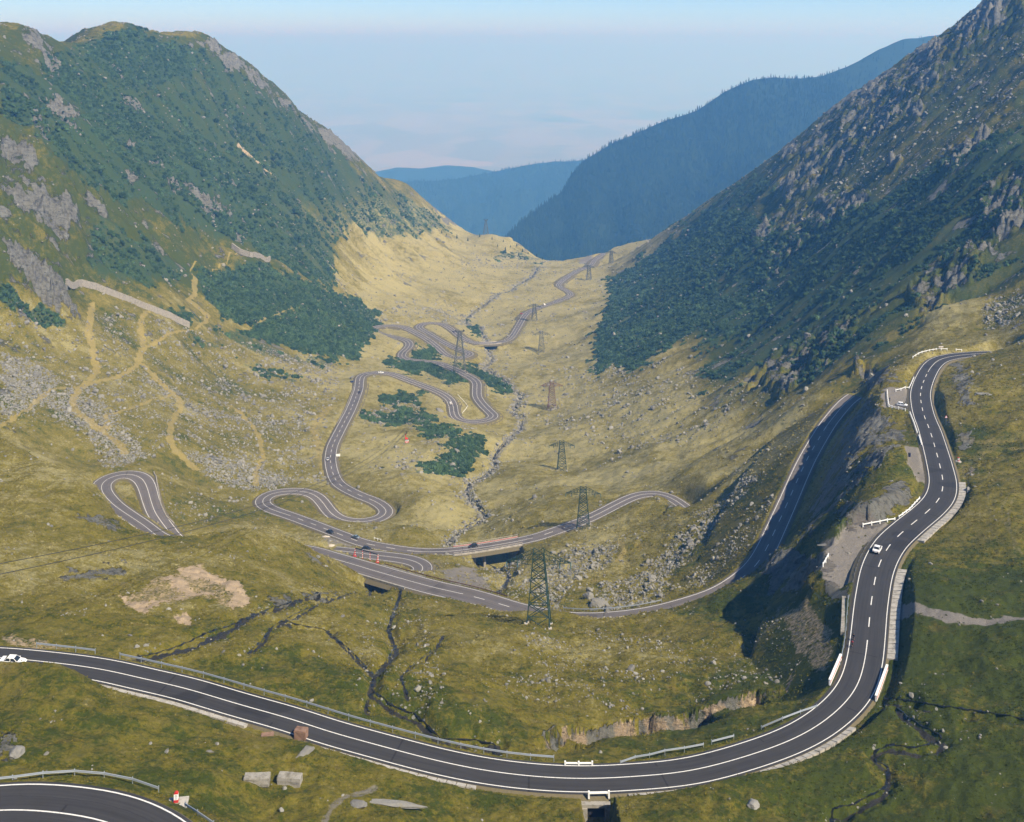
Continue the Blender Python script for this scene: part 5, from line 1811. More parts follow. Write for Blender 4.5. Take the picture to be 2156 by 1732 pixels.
pyl = [((1134, 1318), 20.4, 'dark', 'nearest and largest dark green lattice pylon on the meadow hump'),
       ((1228, 1113), 18.6, 'dark', 'dark lattice pylon standing beside the road at the second bridge'),
       ((1183, 992), 18.2, 'dark', 'dark lattice pylon on the grass slope where the shade begins'),
       ((1162, 862), 21.5, 'rust', 'rust red lattice pylon above the stream bend'),
       ((1140, 741), 21.5, 'grey', 'grey lattice pylon just below the small valley bridge'),
       ((1125, 676), 20.0, 'grey', 'grey lattice pylon beside the road where the white van drives'),
       ((1240, 590), 22.0, 'grey', 'small grey lattice pylon right of the far double bend'),
       ((1287, 555), 19.5, 'grey', 'farthest lattice pylon beside the valley lip')]
PYL = []
mats_ = dict(dark=M_GREENSTEEL, rust=M_REDSTEEL, grey=M_GREYSTEEL)
bases = [at(u, v) for (u, v), *_ in pyl]
for i, ((u, v), H, mk, lab) in enumerate(pyl):
    b = bases[i]
    a_, c_ = bases[max(i - 1, 0)], bases[min(i + 1, len(pyl) - 1)]
    d = (c_ - a_)
    rot = math.atan2(d.y, d.x) - math.pi / 2
    if i == 0:
        rot = math.radians(-4)
    H_ = H * b.y / b.y
    PYL.append((lattice_pylon('pylon', b, H, H * 0.315, H * 0.13, rot, mats_[mk], lab, 'power line pylons', member=0.13 + 0.00006 * b.y), b, rot, H))
    PYL[-1] = (PYL[-1][0], b, rot, H)


# conductors
def wire(name, a, b, sag, r, mat, n_=24):
    a, b = Vector(a), Vector(b)
    mb = MB()
    pts = []
    for k in range(n_ + 1):
        t = k / n_
        p = a.lerp(b, t)
        p.z -= sag * 4 * t * (1 - t)
        pts.append(p)
    vv, ff = [], []
    for k, p in enumerate(pts):
        d = (pts[min(k + 1, n_)] - pts[max(k - 1, 0)]).normalized()
        x = d.cross(Vector((0, 0, 1))).normalized()
        y = x.cross(d)
        for j in range(4):
            t = math.pi / 2 * j
            vv.append(p + x * math.cos(t) * r + y * math.sin(t) * r)
        if k:
            o_ = (k - 1) * 4
            for j in range(4):
                ff.append((o_ + j, o_ + (j + 1) % 4, o_ + 4 + (j + 1) % 4, o_ + 4 + j))
    mb.add(vv, ff)
    return mb.build(name, mat)


M_CABLE = plain_mat('steel_cable', (0.05, 0.05, 0.05), 0.5, 0.4)
for i in range(5):
    (_, b0, r0, H0), (_, b1, r1, H1) = PYL[i], PYL[i + 1]
    for q in (-1, -0.62, 0.62, 1):
        def tip(b, r, H):
            x = q * H * 0.425
            return Vector((b.x + x * math.cos(r), b.y + x * math.sin(r), b.z + H * 0.84 - 1.3))
        w_ = wire('power_cable', tip(b0, r0, H0), tip(b1, r1, H1), 3.0, 0.018, M_CABLE)
        tag(w_, 'thin power cable strung between the lattice pylons', 'cable', 'power cables')


# ------------------------------------------------------------------ cableway
def cable_tower(base, H, wb, rot, label, mat):
    t = empty('cableway_tower', base, rot)
    tag(t, label, 'tower', 'cableway towers')
    cor = [(-1, -1), (1, -1), (1, 1), (-1, 1)]
    wt = wb * 0.2

    def P(k, h):
        w = (wb + (wt - wb) * h / H) / 2
        return Vector((cor[k][0] * w, cor[k][1] * w, h))
    c, s = math.cos(rot), math.sin(rot)
    for k in range(4):
        f = P(k, 0)
        gz = ground_z(base[0] + f.x * c - f.y * s, base[1] + f.x * s + f.y * c) - base[2]
        MB().bar(f + (P(k, H) - f) * (gz - .4) / H, P(k, H), 0.42).build('leg', mat, t)
        MB().box((f.x, f.y, gz), (1.8, 1.8, 1.4)).build('footing', M_CONC_PALE, t)
    hs = [0, .22, .41, .57, .70, .81, .90, 1.0]
    for i in range(7):
        for k in range(4):
            a, b = k, (k + 1) % 4
            mb = MB()
            mb.bar(P(a, hs[i] * H), P(b, hs[i + 1] * H), 0.2)
            mb.bar(P(b, hs[i] * H), P(a, hs[i + 1] * H), 0.2)
            mb.bar(P(a, hs[i + 1] * H), P(b, hs[i + 1] * H), 0.2)
            mb.build('cross_brace', mat, t)
    head = MB()
    for sy in (-1, 1):
        head.bar((-wb * .36, sy * wt * .5, H + .2), (wb * .36, sy * wt * .5, H + .2), .35)
        head.bar((-wb * .36, sy * wt * .5, H + .2), (-wt * .5, sy * wt * .5, H - 2), .25)
        head.bar((wb * .36, sy * wt * .5, H + .2), (wt * .5, sy * wt * .5, H - 2), .25)
    hd = head.build('crosshead', mat, t)
    for sx in (-1, 1):
        MB().box((sx * wb * .34, 0, H + .75), (0.7, 3.2, 0.8)).build('rope_saddle', M_DARK, hd)
    return t


t1 = at(968, 786)
cable_tower(t1, 36.5, 10.5, math.radians(12), 'tall lattice cableway tower rising among the valley hairpins', M_GREYSTEEL)
t2 = at(1023, 495)
cable_tower(t2, 26.0, 9.0, math.radians(12), 'distant cableway tower on the grassy knoll at the valley mouth', M_GREYSTEEL)
top1 = Vector((t1.x, t1.y, t1.z + 37))
ky = np.array([910.0, 600, 310, 170, 90])
kx = np.array([-46.7, -62.0, -75.9, -83.3, -87.5])
kz = np.array([-251.0, -223.5, -137.8, -85.0, -52.0])
kx[0], ky[0], kz[0] = top1.x, top1.y, top1.z
ky2 = np.linspace(90, ky[0], 60)
px_ = np.polyfit(ky, kx, 2)
pz_ = np.polyfit(ky, kz, 4)
for off, dz, lab in ((-1.2, 0.0, 'upper black track cable of the cableway crossing the foreground slope'), (1.2, -1.4, 'lower black track cable of the cableway carrying the red cabin')):
    mb = MB()
    vv, ff = [], []
    r = 0.055
    for k, y in enumerate(ky2):
        x, z = np.polyval(px_, y) + off, np.polyval(pz_, y) + dz * (1 - (y - 90) / (ky[0] - 90))
        rr_ = r + 0.00006 * y
        for j in range(5):
            t = 2 * math.pi * j / 5
            vv.append((x + rr_ * math.cos(t), y, z + rr_ * math.sin(t)))
        if k:
            o_ = (k - 1) * 5
            ff += [(o_ + j, o_ + (j + 1) % 5, o_ + 5 + (j + 1) % 5, o_ + 5 + j) for j in range(5)]
    mb.add(vv, ff)
    tag(mb.build('cableway_rope', M_CABLE), lab, 'cable', 'cableway ropes')
for off in (-1.2, 1.2):
    w_ = wire('cableway_rope', (top1.x + off, top1.y, top1.z), (t2.x + off, t2.y, t2.z + 26.6), 30, 0.05, M_CABLE, 40)
    tag(w_, 'far span of the cableway rope between the two towers', 'cable', 'cableway ropes of the far span')

# red cabin
yc = 600.0
gc = Vector((np.polyval(px_, yc) + 1.2, yc, np.polyval(pz_, yc) - 1.4 * (1 - (yc - 90) / (ky[0] - 90))))
cc_ = empty('cable_car', (gc.x, gc.y, gc.z - 5.7), math.radians(12))
tag(cc_, 'small red cable car cabin with black windows hanging over the valley', 'cable car')
M_GONRED = plain_mat('cabin_red', (0.62, 0.03, 0.02), 0.35, 0, 0.08)
M_PANE = plain_mat('dark_glass', (0.02, 0.025, 0.03), 0.08, 0, 0.02)
mb = MB()
mb.add([(x, y, z) for z, sx, sy in ((0, .7, .75), (.25, .98, 1.05), (1.0, 1.02, 1.1)) for x, y in ((-sx, -sy), (sx, -sy), (sx, sy), (-sx, sy))],
       [(0, 3, 2, 1), (8, 9, 10, 11)] + [(r_ * 4 + k, r_ * 4 + (k + 1) % 4, (r_ + 1) * 4 + (k + 1) % 4, (r_ + 1) * 4 + k) for r_ in (0, 1) for k in range(4)])
mb.build('cabin_body', M_GONRED, cc_)
MB().box((0, 0, 1.5), (1.96, 2.1, 1.0), 0, 0.95).build('cabin_wall', M_WHITE, cc_)
for x, y, w, d in ((-.45, -1.06, .5, .04), (.35, -1.06, .3, .04), (-1.0, -.5, .04, .7), (-1.0, .5, .04, .7), (1.0, -.5, .04, .7), (1.0, .5, .04, .7), (0, 1.06, 1.2, .04)):
    MB().box((x, y, 1.5), (w, d, .72)).build('window_pane', M_PANE, cc_)
MB().box((0, -1.1, .55), (1.3, .05, .22)).build('white_stripe', M_WHITE, cc_)
MB().box((0, 0, 2.06), (2.0, 2.15, .14)).build('roof_rim', M_DARK, cc_)
MB().box((-.1, 0, 2.4), (1.7, 1.5, .55), 0, .7).build('roof', M_GONRED, cc_)
mb = MB()
mb.bar((-.55, 0, 2.6), (-.75, 0, 4.6), .34)
mb.bar((-.75, 0, 4.6), (0, 0, 5.6), .3)
mb.build('hanger', M_GONRED, cc_)
MB().box((0, 0, 5.75), (.3, 2.6, .3)).build('carriage', M_DARK, cc_)
for y in (-1, -.35, .35, 1):
    MB().lathe((0, y, 5.78), [(.18, -.06), (.18, .06)], 8).build('roller', M_DARK, cc_)
# ------------------------------------------------------------------ guard rails and barriers
def along(px, step, lift=0.0, snap=None):
    """even steps along a ground line given in pixels"""
    P = [at(u, v) for u, v in px]
    out = []
    d = [0]
    for a, b in zip(P[:-1], P[1:]):
        d.append(d[-1] + (b - a).length)
    n_ = max(int(round(d[-1] / step)), 1)
    for k in range(n_ + 1):
        t = d[-1] * k / n_
        i = max(j for j in range(len(d)) if d[j] <= t + 1e-6)
        i = min(i, len(P) - 2)
        p = P[i].lerp(P[i + 1], (t - d[i]) / max(d[i + 1] - d[i], 1e-6))
        p.z = ground_z(p.x, p.y) + lift
        out.append(p)
    # even out bumps
    for _ in range(3):
        for k in range(1, len(out) - 1):
            out[k].z = (out[k - 1].z + 2 * out[k].z + out[k + 1].z) / 4
    for p in out:
        p.z = max(p.z, ground_z(p.x, p.y) + lift)
    return out


WPROF = [(-.02, .0), (.05, .03), (.05, .11), (-.02, .15), (-.02, .17), (.05, .21), (.05, .29), (-.02, .32)]


def guard_rail(px, label, mat=None, step=4.0, post_h=0.75, pts=None, face=1):
    P = pts or along(px, step)
    t = empty('guard_rail', P[0])
    tag(t, label, 'guard rail', 'steel guard rails')
    o = P[0]
    vv, ff = [], []
    n_ = len(WPROF)
    for k, p in enumerate(P):
        d = (P[min(k + 1, len(P) - 1)] - P[max(k - 1, 0)])
        d.z = 0
        d.normalize()
        x = Vector((d.y, -d.x, 0)) * face
        for a, z in WPROF:
            q = p - o + x * (a + .09) + Vector((0, 0, .44 + z))
            vv.append(q)
        for a, z in reversed(WPROF):
            q = p - o + x * (a + .075) + Vector((0, 0, .44 + z))
            vv.append(q)
        if k:
            b = (k - 1) * 2 * n_
            ff += [(b + j, b + (j + 1) % (2 * n_), b + 2 * n_ + (j + 1) % (2 * n_), b + 2 * n_ + j) for j in range(2 * n_)]
    MB().add(vv, ff).build('rail', mat or M_STEEL, t)
    for p in P:
        q = p - o
        MB().box((q.x, q.y, q.z + .28), (.10, .12, 1.15)).build('post', M_STEEL, t)
    return t


def road_offset(key, a, b, off, step, lift=0.0):
    """points beside a road between two pixels"""
    Q = PATHW[key]
    i, j = road_at(*a, key), road_at(*b, key)
    if i > j:
        i, j = j, i
    t_, nrm, s = frame(Q)
    out = []
    n_ = max(int(round((s[j] - s[i]) / step)), 1)
    for k in range(n_ + 1):
        sv = s[i] + (s[j] - s[i]) * k / n_
        x = [np.interp(sv, s, Q[:, c]) for c in range(4)]
        nx, ny = np.interp(sv, s, nrm[:, 0]), np.interp(sv, s, nrm[:, 1])
        o_ = off * (x[3] + EDGE) / abs(off) + off if False else off
        w = (x[3] + EDGE)
        oo = math.copysign(w + abs(off), off)
        out.append(Vector((x[0] + nx * oo, x[1] + ny * oo, x[2] + lift)))
    return out


# near bend
guard_rail([(-40, 1652), (0, 1648), (59, 1641), (120, 1637), (176, 1635), (235, 1640), (282, 1651), (334, 1668)], 'grey steel guard rail round the outside of the near bend')
guard_rail([(390, 1702), (415, 1718), (450, 1742)], 'short guard rail past the kilometre stone')
# main road, outer (far) side; negative offset = left of travel (the valley side)
guard_rail(None, 'short guard rail section above the white saloon car', pts=road_offset('main', (55, 1392), (178, 1404), -0.75, 4.0, -.1))
guard_rail(None, 'long guard rail along the valley side of the sweeping foreground road', pts=road_offset('main', (222, 1412), (1170, 1640), -0.75, 4.0, -.1))
guard_rail([(1306, 1612), (1390, 1594), (1481, 1574)], 'guard rail on the grass verge right of the white barrier')
guard_rail([(1498, 1568), (1545, 1556)], 'shortest guard rail section on the grass verge')
guard_rail([(1603, 1538), (1660, 1514), (1720, 1493)], 'tilted guard rail on the verge nearest the right hand bend')
guard_rail([(1787, 1262), (1784, 1300), (1781, 1340), (1776, 1375), (1769, 1402)], 'guard rail beside the concrete wall left of the climbing road')
guard_rail(None, 'guard rail in front of the overhanging boulders', pts=road_offset('lower', (1400, 1285), (1170, 1299), 0.9, 4.0, -.1), face=-1)
guard_rail(None, 'rusty rail along the worn road over the first bridge', mat=M_RUST, pts=road_offset('lower', (1050, 1270), (790, 1203), 0.35, 4.0, -.05), face=-1)


def white_barrier(px, label, step=2.0, h=1.0, pts=None, mat=None):
    P = pts or along(px, step)
    t = empty('white_barrier', P[0])
    tag(t, label, 'barrier', 'white painted concrete barriers')
    o = P[0]
    for a, b in zip(P[:-1], P[1:]):
        MB().bar(a - o + Vector((0, 0, h * .68)), b - o + Vector((0, 0, h * .68)), .18, .20).build('beam', mat or M_WHITE, t)
    for p in P:
        q = p - o
        MB().box((q.x, q.y, q.z + h * .42), (.26, .26, h * 1.15)).build('post', mat or M_WHITE, t)
    return t


white_barrier([(1190, 1616), (1219, 1617), (1247, 1616)], 'white three post barrier on the far verge of the foreground road', step=2.2)
white_barrier([(1238, 1676), (1270, 1676)], 'white two post barrier above the culvert mouth', step=3.0, pts=road_offset('main', (1238, 1642), (1271, 1642), 0.6, 2.3, -.05))
white_barrier([(1922, 755), (1937, 746), (1955, 741), (1975, 738), (1994, 738)], 'long curved white barrier at the top of the upper bend', step=3.0)
white_barrier([(2013, 739), (2024.6, 740)], 'short white barrier beside the upper bend', step=2.6)
white_barrier([(1924, 799), (1915, 819)], 'white barrier slanting to the road above the lay-by', step=3.0)
white_barrier([(1914, 820), (1900, 822), (1886, 825)], 'white barrier closing the far end of the lay-by', step=3.0)
white_barrier([(1868, 826), (1869, 840), (1871, 856)], 'white barrier on the drop side of the lay-by', step=2.6)
white_barrier([(1872, 857), (1889, 862), (1906, 866)], 'white barrier at the near end of the lay-by behind the parked car', step=2.6)
white_barrier([(1916, 873), (1924, 893), (1931, 914)], 'row of close white posts left of the road below the lay-by', step=1.7)
white_barrier([(1935, 922), (1940, 939)], 'last short run of white posts below the lay-by', step=2.0)
white_barrier([(1817, 1110), (1850, 1104), (1884, 1098)], 'low white barrier at the upper edge of the gravel pull-off', step=3.0)
white_barrier([(1893, 1093), (1915, 1077), (1936, 1054)], 'white barrier following the road above the gravel pull-off', step=2.6)
white_barrier([(1733, 1194), (1744, 1174)], 'short white barrier standing alone at the pull-off edge', step=3.4)
white_barrier([(964, 833), (975, 845), (985, 857)], 'pale barrier inside the valley hairpin, upper arm', step=4.0)
white_barrier([(985, 857), (980, 864), (974, 871)], 'pale barrier inside the valley hairpin, lower arm', step=4.0)
white_barrier([(788, 1136), (795, 1138), (802, 1140)], 'few white posts beside the straight valley road', step=1.6)
white_barrier(None, 'long pale parapet beside the straight valley road', step=4, pts=road_offset('valley', (757, 815), (722, 893), -0.5, 5.0, -.2), mat=M_CONC_PALE)

# concrete parapets with a red stripe on the small right hand bridge
for a, b, off, lab in (((1768, 1450), (1792, 1392), -0.5, 'red and white parapet on the inner side of the right hand bridge'), ((1822, 1470), (1842, 1413), 0.5, 'white parapet on the outer side of the right hand bridge')):
    pts = road_offset('main', (1795, 1457), (1819, 1400), off, 20.0, 0.0)
    p, q = pts[0], pts[-1]
    t = empty('bridge_parapet', p)
    tag(t, lab, 'parapet')
    v = q - p
    up = Vector((0, 0, 1))
    MB().bar(up * .45, v + up * .45, .30, 1.0).build('panel', M_WHITE, t)
    MB().bar(up * 1.0, v + up * 1.0, .42, .14).build('coping', M_WHITE, t)
    side = Vector((v.y, -v.x, 0)).normalized()
    for sd in (-1, 1):
        MB().bar(up * .5 + side * sd * .165, v + up * .5 + side * sd * .165, .02, .22).build('red_stripe', M_RED, t)

# retaining wall beside the climbing road
P = along([(1777, 1262), (1776, 1300), (1774, 1338)], 2.4)
t = empty('retaining_wall', P[0])
tag(t, 'grey concrete retaining wall beside the climbing road', 'wall')
for a, b in zip(P[:-1], P[1:]):
    d = (b - a) * .96
    MB().bar(a - P[0] + Vector((0, 0, -.9)), a - P[0] + d + Vector((0, 0, -.9)), .8, 3.0).build('wall_block', M_CONC, t)

# avalanche walls on the left mountainside
for px, lab, hh in (([(140, 600), (169, 600), (202, 609), (252, 629), (306, 651), (360, 672), (398, 690)], 'long sloping dry stone avalanche wall on the left hillside', 4.6),
                    ([(488, 522), (505, 535), (530, 545), (568, 549)], 'short dry stone avalanche wall above the pine scrub', 5.0)):
    P = along(px, 5.0)
    t = empty('avalanche_wall', P[0])
    tag(t, lab, 'wall', 'avalanche walls')
    r = random.Random(5)
    for a, b in zip(P[:-1], P[1:]):
        for cz_ in range(4):
            for k in range(2):
                s0, s1 = k / 2, (k + 1) / 2
                p0, p1 = a.lerp(b, s0 + .01), a.lerp(b, s1 - .01)
                z = hh * (cz_ + .5) / 4 - .5
                j = r.uniform(-.12, .12)
                MB().bar(p0 - P[0] + Vector((0, -.35 * cz_ * -.4 + j, z)), p1 - P[0] + Vector((0, .14 * cz_ + j, z)), 1.6, hh / 4 * .97).build('stone_course', M_WALLSTONE, t)

# low stone parapet outside the left hairpin
P = along([(324, 996), (330, 1015), (334, 1038), (338.6, 1065), (350.5, 1091), (367, 1105)], 2.6)
t = empty('stone_parapet', P[0])
tag(t, 'low broken stone parapet outside the left hairpin', 'parapet')
r = random.Random(9)
for a, b in zip(P[:-1], P[1:]):
    MB().bar(a - P[0] + Vector((0, 0, .3)), a.lerp(b, .86) - P[0] + Vector((0, 0, .3 + r.uniform(-.1, .1))), .5, .9).build('stone_block', M_WALLSTONE, t)


# ------------------------------------------------------------------ gutter slabs beside the foreground road
def gutter(key, a, b, side, label, lenm=1.55, wid=1.15):
    P = road_offset(key, a, b, side * 0.12, lenm)
    P2 = road_offset(key, a, b, side * (0.12 + wid), lenm)
    t = empty('concrete_gutter', P[0])
    tag(t, label, 'gutter', 'concrete roadside gutters')
    o = P[0]
    r = random.Random(3)
    for k in range(len(P) - 1):
        a0, a1 = P[k].lerp(P[k + 1], .04), P[k].lerp(P[k + 1], .93)
        b0, b1 = P2[k].lerp(P2[k + 1], .04), P2[k].lerp(P2[k + 1], .93)
        z0 = Vector((0, 0, -.02 + r.uniform(-.02, .02)))
        z1 = Vector((0, 0, .30 + r.uniform(-.05, .05)))
        th = Vector((0, 0, -.5))
        q = [a0 + z0, a1 + z0, b1 + z1, b0 + z1]
        q = [x - o for x in q] + [x - o + th for x in q]
        f = [(0, 1, 2, 3), (7, 6, 5, 4), (0, 4, 5, 1), (1, 5, 6, 2), (2, 6, 7, 3), (3, 7, 4, 0)]
        MB().add(q, f).build('slab', M_CONC_PALE, t)
    return t


gutter('main', (165, 1403), (545, 1496), 1, 'pale concrete slab gutter on the near side of the road at left')
gutter('main', (700, 1543), (1010, 1621), 1, 'overgrown concrete slab gutter on the near side before the culvert')
gutter('main', (1300, 1639), (1505, 1612), 1, 'concrete slab gutter right of the culvert')
gutter('main', (1560, 1595), (1750, 1506), 1, 'concrete slab gutter outside the right hand bend')
gutter('main', (1826, 1380), (1850, 1190), 1, 'wide concrete slab gutter outside the climbing road', 2.2, 2.0)
gutter('main', (1895, 1125), (1985, 1010), 1, 'concrete slab gutter outside the upper curve', 2.2, 1.8)

# ------------------------------------------------------------------ culvert
c_ = Vector(CULV)
t = empty('culvert', c_)
tag(t, 'concrete culvert mouth under the foreground road with its shade as a black panel', 'culvert')
MB().box((0, 0.1, -.60), (4.5, .8, .5)).build('headwall_beam', M_CONC, t)
for sx in (-1, 1):
    MB().box((sx * 1.75, 0.0, -2.05), (.8, 1.0, 2.4)).build('wing_wall', M_CONC, t)
MB().box((0, .42, -2.1), (2.7, .12, 2.5)).build('opening', M_BLACKHOLE, t)  # closed panel, its black colour stands in for the shade inside the pipe
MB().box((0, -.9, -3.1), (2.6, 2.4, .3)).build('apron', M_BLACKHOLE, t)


# ------------------------------------------------------------------ bridges
def bridge(key, a, b, name, label, red, piers, depth, rail_mat, rails=(True, True), parapet=.9, pier_w=1.0):
    Q = PATHW[key]
    i, j = sorted((road_at(*a, key), road_at(*b, key)))
    seg = Q[i:j + 1]
    t = empty(name, seg[0, :3])
    tag(t, label, 'bridge')
    o = Vector(seg[0, :3])
    tt, nrm, s = frame(Q)
    N_ = nrm[i:j + 1]

    def strip(off0, off1, z0, z1, nm, mat):
        vv, ff = [], []
        for k in range(len(seg)):
            w = seg[k, 3] + EDGE
            for off, z in ((off0, z0), (off1, z0), (off1, z1), (off0, z1)):
                oo = math.copysign(w + abs(off), off) if off != 0 else 0
                vv.append((seg[k, 0] + N_[k, 0] * oo - o.x, seg[k, 1] + N_[k, 1] * oo - o.y, seg[k, 2] + z - o.z))
            if k:
                c0 = (k - 1) * 4
                ff += [(c0 + e, c0 + (e + 1) % 4, c0 + 4 + (e + 1) % 4, c0 + 4 + e) for e in range(4)]
        n2 = len(vv)
        ff += [(0, 1, 2, 3), (n2 - 1, n2 - 2, n2 - 3, n2 - 4)]
        MB().add(vv, ff).build(nm, mat, t)
    strip(-.55, .55, -depth, -.08, 'deck', M_CONC)
    for sg, on in zip((-1, 1), rails):
        if on:
            strip(sg * .12, sg * .5, -.1, .42, 'kerb', M_CONC_PALE)
            strip(sg * .105, sg * .115, .10, .30, 'red_line', red)
            strip(sg * .515, sg * .54, -.55, -.12, 'red_fascia', red)
            strip(sg * .26, sg * .36, .42 + parapet * .62, .42 + parapet * .80, 'handrail', rail_mat)
            for k in range(0, len(seg), 2):
                w = seg[k, 3] + EDGE + .31
                x, y = seg[k, 0] + N_[k, 0] * sg * w - o.x, seg[k, 1] + N_[k, 1] * sg * w - o.y
                MB().box((x, y, seg[k, 2] - o.z + .42 + parapet * .36), (.14, .14, parapet * .8)).build('baluster', rail_mat, t)
    for f_ in piers:
        k = int(f_ * (len(seg) - 1))
        x, y, z, w = seg[k]
        gz = ground_z(x, y)
        ang = math.atan2(N_[k, 1], N_[k, 0])
        hgt = max(z - depth - gz + 2.0, 2.5)
        MB().box((x - o.x, y - o.y, z - depth - o.z - hgt / 2), (2 * w * .8, pier_w, hgt), ang).build('pier', M_CONC, t)
    return t


bridge('valley', (958, 1161), (1092, 1139), 'road_bridge', 'concrete road bridge with red trimmed parapets over the valley stream', M_RED, (.08, .55, .72, .97), .8, M_CONC_PALE)
bridge('lower', (782, 1201), (872, 1228), 'road_bridge', 'low concrete bridge of the worn road over the meadow brook', M_RED, (.03, .97), .7, M_CONC_PALE, rails=(True, False), parapet=.3)
bridge('valley', (1010, 723), (1050, 722), 'road_bridge', 'small distant bridge where the valley road crosses the stream', M_CONC_PALE, (.03, .97), .9, M_CONC_PALE, parapet=.5)

# striped gantry
g0, g1 = at(740, 1170, 380), at(781, 1190, 380)
i_ = road_at(752, 1190, 'lower')
P = road_offset('lower', (722, 1181), (768, 1196), 1.4, 100, 0.0)
g0, g1 = (P[0], P[-1]) if P[0].x < P[-1].x else (P[-1], P[0])
t = empty('striped_gantry', g0)
tag(t, 'red and white striped barrier frame with a dark beam beside the worn road', 'barrier')
dv = g1 - g0
gzs = []
for k, f_ in enumerate((0, .33, .66, 1.0)):
    c0 = dv * f_
    gz = ground_z(g0.x + c0.x, g0.y + c0.y) - g0.z - .2
    gzs.append(gz)
    post = MB().box((c0.x, c0.y, gz + 1.6), (.30, .30, 3.2)).build('post', M_WHITE, t)
    for z in range(4):
        MB().box((c0.x, c0.y, gz + .35 + z * .85), (.33, .33, .42)).build('red_band', M_RED, post)
    if k in (0, 3):
        MB().box((c0.x, c0.y, gz + .3), (.9, .9, .7), 0, .7).build('red_foot', M_RED, t)
        MB().bar((c0.x - .9, c0.y - .5, gz), (c0.x, c0.y, gz + 2.4), .18).build('strut', M_RED, t)
MB().bar((0, 0, gzs[0] + 3.25), (dv.x, dv.y, gzs[-1] + 3.25), .26).build('beam', M_DARK, t)

# ------------------------------------------------------------------ kilometre stones, blocks, signs, bin
M_PRINT = plain_mat('black_lettering', (0.03, 0.03, 0.03), 0.8)


def text_lines(lines, size, parent, loc, rot, mat, gap=1.25):
    for k, s_ in enumerate(lines):
        cu = bpy.data.curves.new('lettering', 'FONT')
        cu.body = s_
        cu.size = size
        cu.align_x = 'CENTER'
        cu.extrude = 0.002
        cu.materials.append(mat)
        o = bpy.data.objects.new('lettering', cu)
        o.location = (loc[0], loc[1], loc[2] - k * size * gap)
        o.rotation_euler = rot
        col.objects.link(o)
        o.parent = parent


def km_stone(p, rz, label, s=1.0):
    t = empty('kilometre_stone', p, rz)
    tag(t, label, 'milestone', 'red and white kilometre stones')
    MB().box((.25, -.15, -.05), (2.3 * s, 1.9 * s, .3)).build('plinth', M_CONC_PALE, t)
    MB().box((0, 0, .26 * s), (.52 * s, .40 * s, .34 * s)).build('red_base', M_RED, t)
    MB().box((0, 0, .76 * s), (.50 * s, .38 * s, .68 * s)).build('white_body', M_WHITE, t)
    mb = MB()
    prof = [(.25 * s * math.cos(a), .25 * s * math.sin(a) * .8) for a in np.linspace(0, math.pi, 9)]
    vv = [(x, y, 1.102 * s + z) for y in (-.19 * s, .19 * s) for x, z in prof]
    mb.add(vv, [tuple(range(9)), tuple(reversed(range(9, 18)))] + [(k + 9, k + 10, k + 1, k) for k in range(8)] + [(0, 8, 17, 9)])
    mb.build('red_cap', M_RED, t)
    # worn route and distance lettering, too small to read in the photograph
    for k, (w_, z) in enumerate(((.22, .98), (.30, .84), (.20, .70), (.27, .56))):
        MB().box((0, -.192 * s, z * s), (w_ * s, .006, .045 * s)).build('worn_lettering', M_PRINT, t)
    return t


p = at(371, 1692)
km_stone(p + Vector((0, 0, .1)), math.radians(8), 'red and white kilometre stone on a concrete plinth by the near bend', 1.1)
p = at(2018, 972)
km_stone(p, math.radians(40), 'small red and white kilometre stone on the right verge of the climbing road', 1.0)


def block(px, d, rz, mat, label, sink=.3, top=None):
    p = at(*px)
    t = empty('concrete_block', p, rz)
    tag(t, label, 'block', 'old concrete blocks')
    bm = bmesh.new()
    bmesh.ops.create_cube(bm, size=1.0)
    for v in bm.verts:
        v.co = Vector((v.co.x * d[0], v.co.y * d[1], v.co.z * d[2] + d[2] / 2 - sink))
    bmesh.ops.bevel(bm, geom=bm.edges[:], offset=.08, segments=2, affect='EDGES')
    bmesh.ops.subdivide_edges(bm, edges=bm.edges[:], cuts=2, use_grid_fill=True)
    r = random.Random(int(px[0]))
    for v in bm.verts:
        v.co += Vector((r.gauss(0, .025), r.gauss(0, .025), r.gauss(0, .025)))
    m_ = bpy.data.meshes.new('body')
    bm.to_mesh(m_)
    bm.free()
    m_.materials.append(mat)
    o = bpy.data.objects.new('body', m_)
    col.objects.link(o)
    o.parent = t
    return t


block((541, 1648), (3.7, 1.5, 1.35), math.radians(4), M_CONC, 'old concrete block on the near slope, left of a pair')
block((610, 1647), (3.5, 1.5, 1.35), math.radians(-6), M_CONC, 'old concrete block on the near slope, right of a pair')
block((634, 1556), (2.0, 1.4, 1.9), math.radians(-10), M_CONC_RED, 'brown weathered block standing at the road edge')
block((563, 1550), (2.0, 1.5, .5), math.radians(12), M_CONC_RED, 'flat brown slab sunk in the grass at the road edge')


